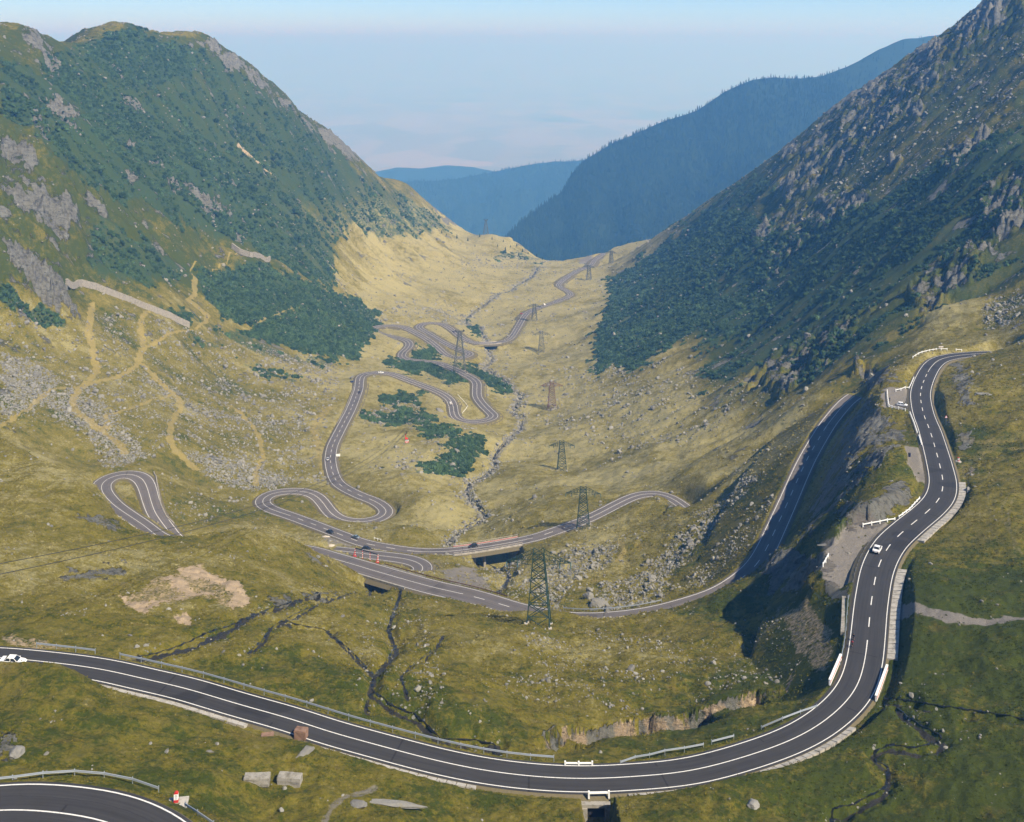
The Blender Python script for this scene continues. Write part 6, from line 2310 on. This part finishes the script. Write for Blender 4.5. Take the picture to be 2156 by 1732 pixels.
def sign(px, kind, rz, label, h=2.6):
    p = at(*px)
    t = empty('road_sign', p, rz)
    tag(t, label, 'sign')
    MB().lathe((0, 0, -.2), [(.04, 0), (.04, h)], 8).build('pole', M_STEEL, t)
    if kind == 'triangle':
        for nm, r_, y, mt_ in (('red_border', .62, -.045, M_RED), ('white_field', .42, -.06, M_WHITE)):
            vv = []
            for yy in (y, y + .02):
                for k in range(3):
                    a = math.pi / 2 + k * 2 * math.pi / 3
                    vv.append((r_ * math.cos(a), yy, h - .1 + r_ * math.sin(a)))
            MB().add(vv, [(0, 1, 2), (5, 4, 3), (0, 3, 4, 1), (1, 4, 5, 2), (2, 5, 3, 0)]).build(nm, mt_, t)
        MB().bar((-.1, -.07, h - .25), (.04, -.07, h - .05), .07, .02).add([], []).bar((.04, -.07, h - .05), (-.03, -.07, h + .12), .07, .02).build('bend_symbol', M_PRINT, t)
    elif kind == 'back':
        MB().lathe((0, 0, h - .25), [(.0, 0), (.0, 0)], 3)
        vv = []
        for yy in (-.06, -.04):
            for k in range(16):
                a = 2 * math.pi * k / 16
                vv.append((.42 * math.cos(a), yy, h - .2 + .42 * math.sin(a)))
        MB().add(vv, [tuple(reversed(range(16))), tuple(range(16, 32))] + [(k, (k + 1) % 16, 16 + (k + 1) % 16, 16 + k) for k in range(16)]).build('disc', M_STEEL, t)
    else:
        for k in range(3):
            MB().box((-.8 + .8 * k, -.06, h - .2), (.62, .04, .55)).build('white_panel', M_WHITE, t)
            mb = MB()
            mb.bar((-.98 + .8 * k, -.095, h - .05), (-.7 + .8 * k, -.095, h - .2), .16, .03)
            mb.bar((-.7 + .8 * k, -.095, h - .2), (-.98 + .8 * k, -.095, h - .37), .16, .03)
            mb.build('red_chevron', M_RED, t)
    return t


sign((1992, 896), 'triangle', math.radians(6), 'red bordered triangular warning sign on the right verge', 3.0)
sign((1908, 818), 'back', math.radians(-30), 'grey backed round sign on a pole at the lay-by', 3.2)
sign((1981, 739), 'chevron', math.radians(10), 'small red and white chevron sign above the upper bend', 2.0)

p = at(1915, 962)
t = empty('litter_bin', p)
tag(t, 'dark blue litter bin at the edge of the small gravel patch', 'bin')
M_BLUE = plain_mat('blue_plastic', (0.02, 0.035, 0.12), 0.5)
MB().lathe((0, 0, 0), [(.34, 0), (.42, 1.0), (.44, 1.02)], 10).build('drum', M_BLUE, t)
MB().lathe((0, 0, 1.0), [(.46, 0), (.42, .12), (.15, .2)], 10).build('lid', M_DARK, t)
MB().box((0, -.43, .75), (.36, .03, .18)).build('slot', M_PRINT, t)

# small white information board beside the straight
p = at(712, 964)
t = empty('notice_board', p, math.radians(10))
tag(t, 'blank white notice board beside the straight valley road', 'board')
for sx in (-1, 1):
    MB().box((sx * .9, 0, .9), (.12, .12, 2.0)).build('post', M_STEEL, t)
MB().box((0, -.1, 1.5), (2.4, .08, 1.5)).build('panel', M_WHITE, t)

# pale gravel heaps by the junction
for px, s_, lab in (((686, 1131), 1.5, 'small white gravel heap beside the straight road, upper one'), ((697, 1149), 1.4, 'small white gravel heap beside the straight road, lower one')):
    p = at(*px, y_min=420)
    r = random.Random(int(px[0]))
    mb = MB()
    rings = [(1.0, -.1), (.8, .28), (.55, .5), (.25, .66), (.05, .7)]
    vv = [(s_ * q * math.cos(a) * (1.2 + .2 * math.sin(3 * a)) * (1 + r.uniform(-.12, .12)), s_ * q * math.sin(a) * .8 * (1 + r.uniform(-.12, .12)), s_ * z * .38 * (1 + r.uniform(-.25, .25))) for q, z in rings for a in np.linspace(0, 2 * math.pi, 14, endpoint=False)]
    ff = [(i * 14 + k, i * 14 + (k + 1) % 14, (i + 1) * 14 + (k + 1) % 14, (i + 1) * 14 + k) for i in range(4) for k in range(14)] + [tuple(range(56, 70))]
    mb.add(vv, ff)
    o = mb.build('gravel_heap', plain_mat('white_gravel', (.46, .41, .34), .95, 0, .45, 3.0), loc=p)
    tag(o, lab, 'gravel heap', 'pale gravel heaps')
# ------------------------------------------------------------------ vehicles
M_GLASS = plain_mat('car_glass', (0.018, 0.022, 0.026), 0.06, 0, 0.02, spec=0.6)
M_LAMP = plain_mat('lamp_lens', (0.62, 0.62, 0.58), 0.15)
M_TAIL = plain_mat('tail_lamp', (0.35, 0.02, 0.02), 0.2)
CAR_MATS = {}


def paint(c):
    if c not in CAR_MATS:
        CAR_MATS[c] = plain_mat('car_paint', c, 0.28, 0.0, 0.03, 1.0, spec=0.6)
    return CAR_MATS[c]


def car(p, heading, colour, label, style='saloon', pitch=0.0, group='cars on the mountain road'):
    """front of the car looks along +X before the turn by heading"""
    t = empty('car' if style != 'van' else 'van', p)
    t.rotation_euler = (0, -pitch, heading)
    tag(t, label, 'car' if style != 'van' else 'van', group)
    m = paint(colour)
    L, W = (4.4, 1.68) if style == 'saloon' else (3.9, 1.66) if style == 'hatch' else (5.0, 1.95)
    a = L / 2
    # body: outline stations along the length: x, floor z, deck z, half width
    if style == 'van':
        st = [(-a, .35, 1.05, .90), (-a + .1, .28, 1.1, .97), (-.5, .25, 1.1, .975), (a - .9, .25, 1.08, .97), (a - .25, .28, .92, .93), (a, .36, .72, .82)]
    elif style == 'hatch':
        st = [(-a, .36, .80, .74), (-a + .12, .28, .92, .81), (-.6, .24, .92, .83), (.6, .24, .90, .83), (a - .45, .26, .80, .80), (a - .1, .30, .66, .74), (a, .36, .58, .66)]
    else:
        st = [(-a, .38, .80, .74), (-a + .12, .30, .90, .80), (-a + .95, .24, .93, .84), (.5, .24, .90, .84), (a - .5, .26, .82, .82), (a - .12, .32, .68, .77), (a, .38, .60, .70)]
    vv = []
    for x, z0, z1, w in st:
        zm = (z0 + z1) / 2 + .05
        vv += [(x, -w * .92, z0), (x, -w, zm), (x, -w * .94, z1), (x, w * .94, z1), (x, w, zm), (x, w * .92, z0)]
    ff = []
    for i in range(len(st) - 1):
        ff += [(i * 6 + k, i * 6 + (k + 1) % 6, i * 6 + 6 + (k + 1) % 6, i * 6 + 6 + k) for k in range(6)]
    n_ = len(vv)
    ff += [tuple(range(6)), tuple(reversed(range(n_ - 6, n_)))]
    MB().add(vv, [tuple(reversed(f)) for f in ff]).build('body', m, t)
    # greenhouse: rear base, rear top, front top, front base
    if style == 'van':
        gx = [(-a + .05, 1.08, .92), (-a + .12, 1.92, .84), (.75, 1.92, .84), (1.45, 1.08, .92)]
    elif style == 'hatch':
        gx = [(-a + .15, .91, .76), (-a + .55, 1.40, .60), (.15, 1.42, .60), (.95, .90, .76)]
    else:
        gx = [(-1.45, .92, .78), (-.85, 1.37, .60), (.30, 1.39, .60), (1.05, .90, .78)]
    roof = MB()
    c = []
    for x, z, w in gx:
        c += [Vector((x, -w, z)), Vector((x, w, z))]
    # pillars and roof as one shell, glass set just proud of it
    roof.add([c[0], c[1], c[2], c[3], c[4], c[5], c[6], c[7]], [(2, 4, 5, 3), (0, 6, 4, 2), (1, 3, 5, 7), (0, 2, 3, 1), (4, 6, 7, 5)])
    roof.build('cabin', m, t)

    def pane(q, nm, inset=.1):
        cen = sum(q, Vector()) / len(q)
        nrm_ = (q[1] - q[0]).cross(q[2] - q[0]).normalized()
        if nrm_.dot(cen - Vector((0, 0, .6))) < 0:
            nrm_ = -nrm_
        vv_ = [x.lerp(cen, inset) + nrm_ * .012 for x in q]
        MB().add(vv_ + [x - nrm_ * .02 for x in vv_], [tuple(range(len(q))), tuple(reversed(range(len(q), 2 * len(q))))]).build(nm, M_GLASS, t)
    pane([c[0], c[2], c[3], c[1]], 'rear_window')
    pane([c[4], c[6], c[7], c[5]], 'windscreen')
    for sd in (0, 1):
        b0, t0, t1, b1 = c[0 + sd], c[2 + sd], c[4 + sd], c[6 + sd]
        mb_, mt_ = b0.lerp(b1, .5), t0.lerp(t1, .48)
        if style == 'van':
            mb_, mt_ = b0.lerp(b1, .72), t0.lerp(t1, .72)
            pane([mb_, mt_, t1, b1], 'side_window', .12)
        else:
            pane([b0, t0, mt_, mb_], 'side_window', .12)
            pane([mb_, mt_, t1, b1], 'side_window', .12)
    for sx in (-1, 1):
        for sy in (-1, 1):
            wx = sx * L * .30 + .02
            prof = [(.31, -.10), (.31, .10)]
            mb = MB()
            vv = [(wx + .31 * math.cos(k * math.pi / 8), sy * (W / 2 - .10) + yy, .31 + .31 * math.sin(k * math.pi / 8)) for yy in (-.1, .1) for k in range(16)]
            mb.add(vv, [(k, (k + 1) % 16, 16 + (k + 1) % 16, 16 + k) for k in range(16)] + [tuple(reversed(range(16))), tuple(range(16, 32))])
            wh = mb.build('wheel', M_RUBBER, t)
            mb = MB()
            y_ = sy * (W / 2 + .005)
            vv = [(wx, y_ + sy * .01, .31)] + [(wx + .19 * math.cos(k * math.pi / 6), y_, .31 + .19 * math.sin(k * math.pi / 6)) for k in range(12)]
            mb.add(vv, [(0, 1 + k, 1 + (k + 1) % 12) for k in range(12)])
            mb.build('rim', M_CHROME, wh)
    hz = st[-1][2] - .06
    for sy in (-1, 1):
        MB().box((a - .03, sy * .50, hz), (.10, .26, .15)).build('headlight', M_LAMP, t)
        MB().box((-a + .02, sy * .56, .70), (.08, .26, .15)).build('tail_light', M_TAIL, t)
        MB().box((gx[3][0] - .25, sy * (W / 2 + .06), .96), (.16, .16, .12)).build('mirror', m, t)
    MB().box((a - .02, 0, .40), (.12, 1.4, .16)).build('front_bumper', M_DARK, t)
    MB().box((-a + .0, 0, .43), (.12, 1.4, .16)).build('rear_bumper', M_DARK, t)
    MB().box((-a - .07, 0, .52), (.02, .5, .11)).build('number_plate', M_WHITE, t)
    return t


def car_on(key, px, lane, colour, label, style='saloon', rev=False, off=None, group='cars on the mountain road'):
    """lane: lateral offset in metres from the centre line (positive = right of the direction the road data runs)"""
    Q = PATHW[key]
    i = road_at(*px, key)
    tt, nrm, s = frame(Q)
    x = Q[i, 0] + nrm[i, 0] * lane
    y = Q[i, 1] + nrm[i, 1] * lane
    h = math.atan2(tt[i, 1], tt[i, 0])
    k0, k1 = max(i - 2, 0), min(i + 2, len(Q) - 1)
    grade = math.atan2(Q[k1, 2] - Q[k0, 2], s[k1] - s[k0])
    if rev:
        h += math.pi
        grade = -grade
    return car(Vector((x, y, Q[i, 2] + .015)), h, colour, label, style, grade, group)


WHITE, SILVER, BLUEGREY, BLACK, NAVY, RED = (.78, .78, .77), (.45, .46, .47), (.16, .21, .25), (.02, .02, .022), (.02, .035, .10), (.35, .03, .03)
car_on('main', (42, 1391), 1.6, WHITE, 'white saloon car half hidden by the grass mound at the left edge')
car_on('main', (1862, 1165), -1.75, WHITE, 'white saloon car driving on the climbing road on the right', rev=False)
p = at(1900, 856)
car(p + Vector((0, 0, .03)), math.radians(-28), WHITE, 'white car parked in the lay-by beside the upper road', 'hatch')
car_on('valley', (742, 1134), 1.6, BLUEGREY, 'grey blue car on the straight above the gravel heaps', rev=False)
car_on('valley', (700, 1119), -1.6, BLACK, 'dark car farther along the straight near the left hairpin', rev=True)
pb = road_offset('hairpin', (775, 1168), (780, 1168), 3.0, 10)[0]
p = at(772, 1158, 430)
car(p + Vector((0, 0, .05)), math.radians(-14), BLACK, 'black car parked on dark asphalt beside the striped frame', 'hatch')
car_on('valley', (803, 786), 1.5, WHITE, 'white car rounding the top of the upper hairpin')
car_on('valley', (752, 828), 1.5, BLACK, 'dark car on the long bend below the upper hairpin', rev=False)
p = at(741, 806)
car(p + Vector((0, 0, .03)), math.radians(60), NAVY, 'blue car parked on the grass outside the upper hairpin', 'hatch')
car_on('valley', (957, 848), 1.5, WHITE, 'white car driving into the tight hairpin above the pines', style='hatch', rev=True)
car_on('valley', (690, 968), -1.6, SILVER, 'silver car on the long straight beside the notice board', rev=False)
car_on('valley', (957, 700), 1.5, BLACK, 'dark car on the farthest hairpin beside the cableway tower', rev=True)
car_on('valley', (1000, 1155), 1.4, BLACK, 'small black car crossing the concrete valley bridge', style='hatch')
car_on('valley', (1148, 643), -1.5, WHITE, 'white van on the far valley road behind the pylon', style='van')
p = at(1098, 662)
car(p, math.radians(20), RED, 'tiny red car parked in the grass beside the far road', 'hatch')


# ------------------------------------------------------------------ people
M_SKIN = plain_mat('skin', (0.45, 0.27, 0.19), 0.6)
M_BLACKCL = plain_mat('black_clothing', (0.015, 0.015, 0.018), 0.85)
M_REDCL = plain_mat('red_jersey', (0.45, 0.02, 0.025), 0.8)
M_DENIM = plain_mat('dark_trousers', (0.03, 0.035, 0.06), 0.85)
M_HAIR = plain_mat('dark_hair', (0.02, 0.014, 0.01), 0.7)


def skin_body(name, joints, edges, parent, mats, assign, loc=None):
    """one continuous surface grown round a skeleton; assign(face centre) -> material index"""
    me_ = bpy.data.meshes.new(name)
    me_.from_pydata([j[:3] for j in joints], edges, [])
    o = bpy.data.objects.new(name, me_)
    col.objects.link(o)
    sk = o.modifiers.new('skin', 'SKIN')
    sk.use_smooth_shade = True
    for k, j in enumerate(joints):
        me_.skin_vertices[0].data[k].radius = (j[3], j[4] if len(j) > 4 else j[3])
    me_.skin_vertices[0].data[0].use_root = True
    sb = o.modifiers.new('sub', 'SUBSURF')
    sb.levels = 1
    sb.render_levels = 1
    dg = bpy.context.evaluated_depsgraph_get()
    m2 = bpy.data.meshes.new_from_object(o.evaluated_get(dg))
    bpy.data.objects.remove(o)
    m2.materials.clear()
    for m_ in mats:
        m2.materials.append(m_)
    for f in m2.polygons:
        f.material_index = assign(f.center)
        f.use_smooth = True
    o = bpy.data.objects.new(name, m2)
    col.objects.link(o)
    if parent:
        o.parent = parent
    return o


def cyclist(p, h, top, label_p, label_b, grp):
    b = empty('bicycle', p, h)
    tag(b, label_b, 'bicycle', 'bicycles')
    for nm, x in (('rear_wheel', -.5), ('front_wheel', .53)):
        mb = MB()
        n_ = 20
        vv = []
        for k in range(n_):
            a = 2 * math.pi * k / n_
            for rr, yy in ((.34, 0), (.31, .018), (.29, 0), (.31, -.018)):
                vv.append((x + rr * math.cos(a), yy, .34 + rr * math.sin(a)))
        ff = [(k * 4 + j, k * 4 + (j + 1) % 4, ((k + 1) % n_) * 4 + (j + 1) % 4, ((k + 1) % n_) * 4 + j) for k in range(n_) for j in range(4)]
        w_ = mb.add(vv, ff).build(nm, M_RUBBER, b)
        sp = MB()
        for k in range(6):
            a = math.pi * k / 6
            sp.bar((x - .29 * math.cos(a), 0, .34 - .29 * math.sin(a)), (x + .29 * math.cos(a), 0, .34 + .29 * math.sin(a)), .01)
        sp.build('spokes', M_CHROME, w_)
    fr = MB()
    for a_, b_ in (((-.5, 0, .34), (-.05, 0, .30)), ((-.05, 0, .30), (-.2, 0, .86)), ((-.5, 0, .34), (-.18, 0, .78)), ((-.05, 0, .30), (.38, 0, .76)), ((-.18, 0, .80), (.36, 0, .84)), ((.36, 0, .90), (.53, 0, .34))):
        fr.bar(a_, b_, .04)
    fr.build('frame', M_DARK, b)
    MB().box((-.21, 0, .92), (.26, .13, .06)).build('saddle', M_RUBBER, b)
    MB().bar((.40, -.21, .98), (.40, .21, .98), .035).build('handlebar', M_DARK, b)
    J = [(-.18, 0, .98, .13, .15), (.0, 0, 1.18, .15, .13), (.20, 0, 1.38, .15, .17), (.29, 0, 1.48, .06, .06), (.37, 0, 1.58, .095, .085), (.40, 0, 1.68, .085, .08),
         (.20, .19, 1.37, .062), (.32, .23, 1.16, .05), (.40, .20, 1.02, .036), (.44, .19, .99, .03),
         (.20, -.19, 1.37, .062), (.32, -.23, 1.16, .05), (.40, -.20, 1.02, .036), (.44, -.19, .99, .03),
         (-.12, .10, .94, .095), (.18, .11, .78, .072), (.02, .11, .40, .05), (.03, .11, .20, .042), (.15, .11, .15, .035),
         (-.12, -.10, .94, .095), (.13, -.11, .62, .072), (-.07, -.11, .30, .05), (-.08, -.11, .12, .042), (.04, -.11, .06, .035)]
    E = [(0, 1), (1, 2), (2, 3), (3, 4), (4, 5), (2, 6), (6, 7), (7, 8), (8, 9), (2, 10), (10, 11), (11, 12), (12, 13), (0, 14), (14, 15), (15, 16), (16, 17), (17, 18), (0, 19), (19, 20), (20, 21), (21, 22), (22, 23)]
    t = empty('person', p, h)
    tag(t, label_p, 'person', grp)

    def asg(c):
        if c.z > 1.46 and c.x > .22:
            return 2
        if c.z < 0.25:
            return 1
        if c.z > 0.98 and not (abs(c.y) > .15 and c.z < 1.2):
            return 0
        return 1 if c.z > .6 else 2
    skin_body('body', J, E, t, [top, M_BLACKCL, M_SKIN], asg)
    MB().lathe((.39, 0, 1.66), [(.13, 0), (.135, .05), (.10, .12), (.03, .15)], 10).build('helmet', M_DARK, t)
    for sy in (-1, 1):
        for k in range(4):
            MB().bar((.43, sy * (.165 + k * .018), 1.0), (.47, sy * (.165 + k * .018), .965), .016).build('finger', M_SKIN, t)
        MB().bar((.41, sy * .15, 1.0), (.44, sy * .135, .97), .018).build('thumb', M_SKIN, t)


def on_main(px, lane, lift=0.015):
    Q = PATHW['main']
    i = road_at(*px, 'main')
    tt, nrm, s = frame(Q)
    return Vector((Q[i, 0] + nrm[i, 0] * lane, Q[i, 1] + nrm[i, 1] * lane, Q[i, 2] + lift)), math.atan2(tt[i, 1], tt[i, 0])


p, h = on_main((1822, 1369), -2.75)
cyclist(p, h + math.pi, M_REDCL, 'cyclist in a red jersey riding at the road edge', 'road bicycle under the rider in red', 'two cyclists')
p, h = on_main((1825, 1352), -2.65)
cyclist(p, h + math.pi, M_BLACKCL, 'cyclist in black riding just ahead of the red one', 'road bicycle under the rider in black', 'two cyclists')

p = at(1873.5, 846)
t = empty('person', p, math.radians(200))
tag(t, 'person in dark clothes standing by the white barrier of the lay-by', 'person')
J = [(0, 0, .95, .15, .12), (0, 0, 1.18, .14, .11), (0, 0, 1.40, .17, .11), (0, 0, 1.51, .06, .06), (.01, 0, 1.62, .085, .09), (.01, 0, 1.72, .08, .085),
     (0, .20, 1.39, .06), (.02, .25, 1.12, .047), (.08, .25, .88, .035), (.09, .25, .80, .032), (0, -.20, 1.39, .06), (.02, -.25, 1.12, .047), (.08, -.25, .88, .035), (.09, -.25, .80, .032),
     (0, .10, .88, .10), (.02, .11, .48, .065), (0, .12, .10, .05), (.14, .13, .04, .04), (0, -.10, .88, .10), (.02, -.11, .48, .065), (0, -.12, .10, .05), (.14, -.13, .04, .04)]
E = [(0, 1), (1, 2), (2, 3), (3, 4), (4, 5), (2, 6), (6, 7), (7, 8), (8, 9), (2, 10), (10, 11), (11, 12), (12, 13), (0, 14), (14, 15), (15, 16), (16, 17), (0, 18), (18, 19), (19, 20), (20, 21)]
skin_body('body', J, E, t, [M_BLACKCL, M_DENIM, M_SKIN], lambda c: 2 if (c.z > 1.5 or (c.z < .9 and abs(c.y) > .2)) else (0 if c.z > .95 else 1))
MB().lathe((-.01, 0, 1.66), [(.10, -.02), (.11, .05), (.085, .13), (.02, .16)], 10).build('hair', M_HAIR, t)


# ------------------------------------------------------------------ notable boulders and young spruces
BOULDERS = [((1262, 1278), 6.2, (1.25, .9, .62), 'huge overhanging slab boulder behind the guard rail'), ((1280, 1289), 4.6, (1.1, .9, .55), 'rounded boulder under the overhanging slab'),
            ((1240, 1262), 4.4, (.8, .8, 1.0), 'upright dark boulder left of the overhanging slab'), ((1375, 1222), 4.5, (1.2, 1, .5), 'dark hollow edged boulder on the scree slope'), ((1455, 1150), 5.0, (.9, .9, .9), 'lone pale crag on the rusty slope'),
            ((1255, 1196), 3.0, (1, .8, .8), 'pale boulder at the lower end of the rubble field'), ((1277, 1188), 2.4, (1, .8, .7), 'whitest small boulder in the rubble field'), ((1020, 1222), 2.6, (1.2, .8, .6), 'grey slab on the gravel slope below the worn road'),
            ((2040, 1036), 2.6, (.9, .7, .9), 'blue grey boulder on the right verge'), ((2054, 1026), 1.3, (1.2, .8, .6), 'whitish stone beside the blue grey boulder'), ((2078, 832), 4.6, (1.5, .7, .16), 'flat grey rock slab in the grass of the right plateau'),
            ((1700, 710), 6.5, (1, .9, 1.0), 'big tan boulder on the right hand slope'), ((1088, 627), 5.5, (1.2, .9, .7), 'single dark boulder on the far valley floor'), ((832, 868), 5.2, (1.3, .9, .75), 'big pale boulder among the valley pines'), ((925, 866), 5.5, (1.2, .9, .7), 'pale boulder below the road above the pines'),
            ((945, 815), 2.8, (.9, .9, 1.0), 'square pale boulder below the upper pines'), ((1236, 918), 3.2, (1.2, .9, .8), 'lone dark boulder on the slope right of the stream'), ((640, 895), 3.0, (1, 1, .9), 'rounded boulder left of the long straight'), ((470, 1374), .8, (1.2, 1, .7), 'round stone on the bank of the stony brook'),
            ((273, 1340), 1.0, (1.2, .9, .6), 'pale stone in the meadow left of the brook'), ((655, 1478), .9, (1, .9, .9), 'cream stone on the meadow above the guard rail'), ((768, 1345), 1.1, (1.1, .9, .7), 'grey stone between the two meadow brooks'), ((900, 1360), 1.0, (1, .8, 1.0), 'dark stone right of the meadow brook'),
            ((830, 1703), 4.2, (2.2, .55, .18), 'long flat rock ledge at the bottom edge'), ((750, 1700), 2.4, (1.2, .9, .35), 'lichen covered outcrop at the bottom edge'), ((640, 1590), 2.8, (1.3, .9, .45), 'broken rock outcrop below the brown block'), ((30, 1592), 2.4, (1.0, 1.2, .8), 'grey crag at the left picture edge'),
            ((96, 1590), 1.0, (1, .9, .6), 'grey stone in the row below the left mound'), ((350, 1585), 1.1, (1.2, .8, .5), 'pale stone cluster in the near meadow'), ((440, 1585), 1.0, (1.3, .9, .5), 'flat pale stones right of the near meadow'), ((1588, 1700), 2.2, (1.2, 1, .6), 'grey outcrop in the shaded bottom corner'),
            ((1740, 1150), 2.6, (1.5, .8, .22), 'pale flat rock at the outer edge of the gravel pull-off'), ((720, 1300), 1.2, (1.2, .9, .6), 'grey stone above the side brook'), ((980, 1255), 2.0, (1.6, .9, .2), 'pale rock slab on the verge of the worn road')]
rocks_big = [rock_mesh(100 + i, 16, 0.85, 3) for i in range(6)]
for rm in rocks_big:
    rr_ = random.Random(len(rm.name))
    for v in rm.vertices:
        n3 = math.sin(v.co.x * 7.1 + 1.3) * math.sin(v.co.y * 6.3) * math.sin(v.co.z * 8.7 + .4)
        v.co *= 1 + 0.07 * n3 + rr_.uniform(-.025, .025)
M_BOULDER = stone_mat('boulder_stone', (0.11, 0.105, 0.095), (0.27, 0.26, 0.23), (0.16, 0.145, 0.09))
for rm in rocks_big:
    rm.materials.append(M_BOULDER)
for i, (px, s_, sc3, lab) in enumerate(BOULDERS):
    p = at(*px)
    o = bpy.data.objects.new('boulder', rocks_big[i % 6])
    col.objects.link(o)
    o.location = p + Vector((0, s_ * .25, -s_ * sc3[2] * .02))
    o.scale = (s_ * sc3[0] * .55, s_ * sc3[1] * .55, s_ * sc3[2] * .55)
    o.rotation_euler = (0.1 * math.sin(i * 2.1), 0.12 * math.cos(i * 1.7), i * 1.3 if sc3[2] > .4 and sc3[0] < 1.4 else 0.15 * math.sin(i))
    tag(o, lab, 'boulder', 'boulders')

sp_mesh = [spruce(900 + i, M_SPRUCE, 6, 8).data for i in range(3)]
for o in [o for o in col.objects if o.name.startswith('spruce') and o.type == 'MESH' and o.data in sp_mesh]:
    bpy.data.objects.remove(o)
r = random.Random(4)
spots = [(1060, 510), (1075, 522), (1088, 520), (1100, 532), (1112, 536), (1120, 530), (1080, 536), (1064, 530), (1130, 540), (1048, 520), (985, 508), (962, 503), (940, 497), (1010, 500), (1290, 672), (1310, 668), (1278, 690),
         (1320, 640), (1092, 540), (1105, 548), (930, 492), (1142, 548), (1036, 505), (1000, 520)]
for i, px in enumerate(spots):
    p = at(*px)
    t = empty('young_spruce', p, r.uniform(0, 6))
    tag(t, 'small dark spruce sapling scattered on the knoll slopes near the valley mouth', 'tree', 'young spruces')
    o = bpy.data.objects.new('crown', sp_mesh[i % 3])
    col.objects.link(o)
    h_ = r.uniform(4, 8)
    o.scale = (h_ * 1.2, h_ * 1.2, h_)
    o.parent = t
    MB().lathe((0, 0, -.3), [(.14, 0), (.08, h_ * .5)], 6).build('trunk', M_REDSTEEL, t)
# ------------------------------------------------------------------ air
def build_haze():
    hz = MB().box((0, 33500, -640), (118000, 73000, 1920))
    m = bpy.data.materials.new('hazy_air')
    m.use_nodes = True
    nt = m.node_tree
    for n_ in list(nt.nodes):
        nt.nodes.remove(n_)
    out = nt.nodes.new('ShaderNodeOutputMaterial')
    pv = nt.nodes.new('ShaderNodeVolumePrincipled')
    pv.inputs['Color'].default_value = (0.16, 0.46, 1.0, 1)
    pv.inputs['Absorption Color'].default_value = (0.78, 0.69, 0.66, 1)
    pv.inputs['Density'].default_value = 0.00020
    pv.inputs['Anisotropy'].default_value = 0.15
    nt.links.new(pv.outputs[0], out.inputs['Volume'])
    o = hz.build('haze', m)
    tag(o, 'pale blue summer haze filling the valley', kind='stuff')
    return o


build_haze()
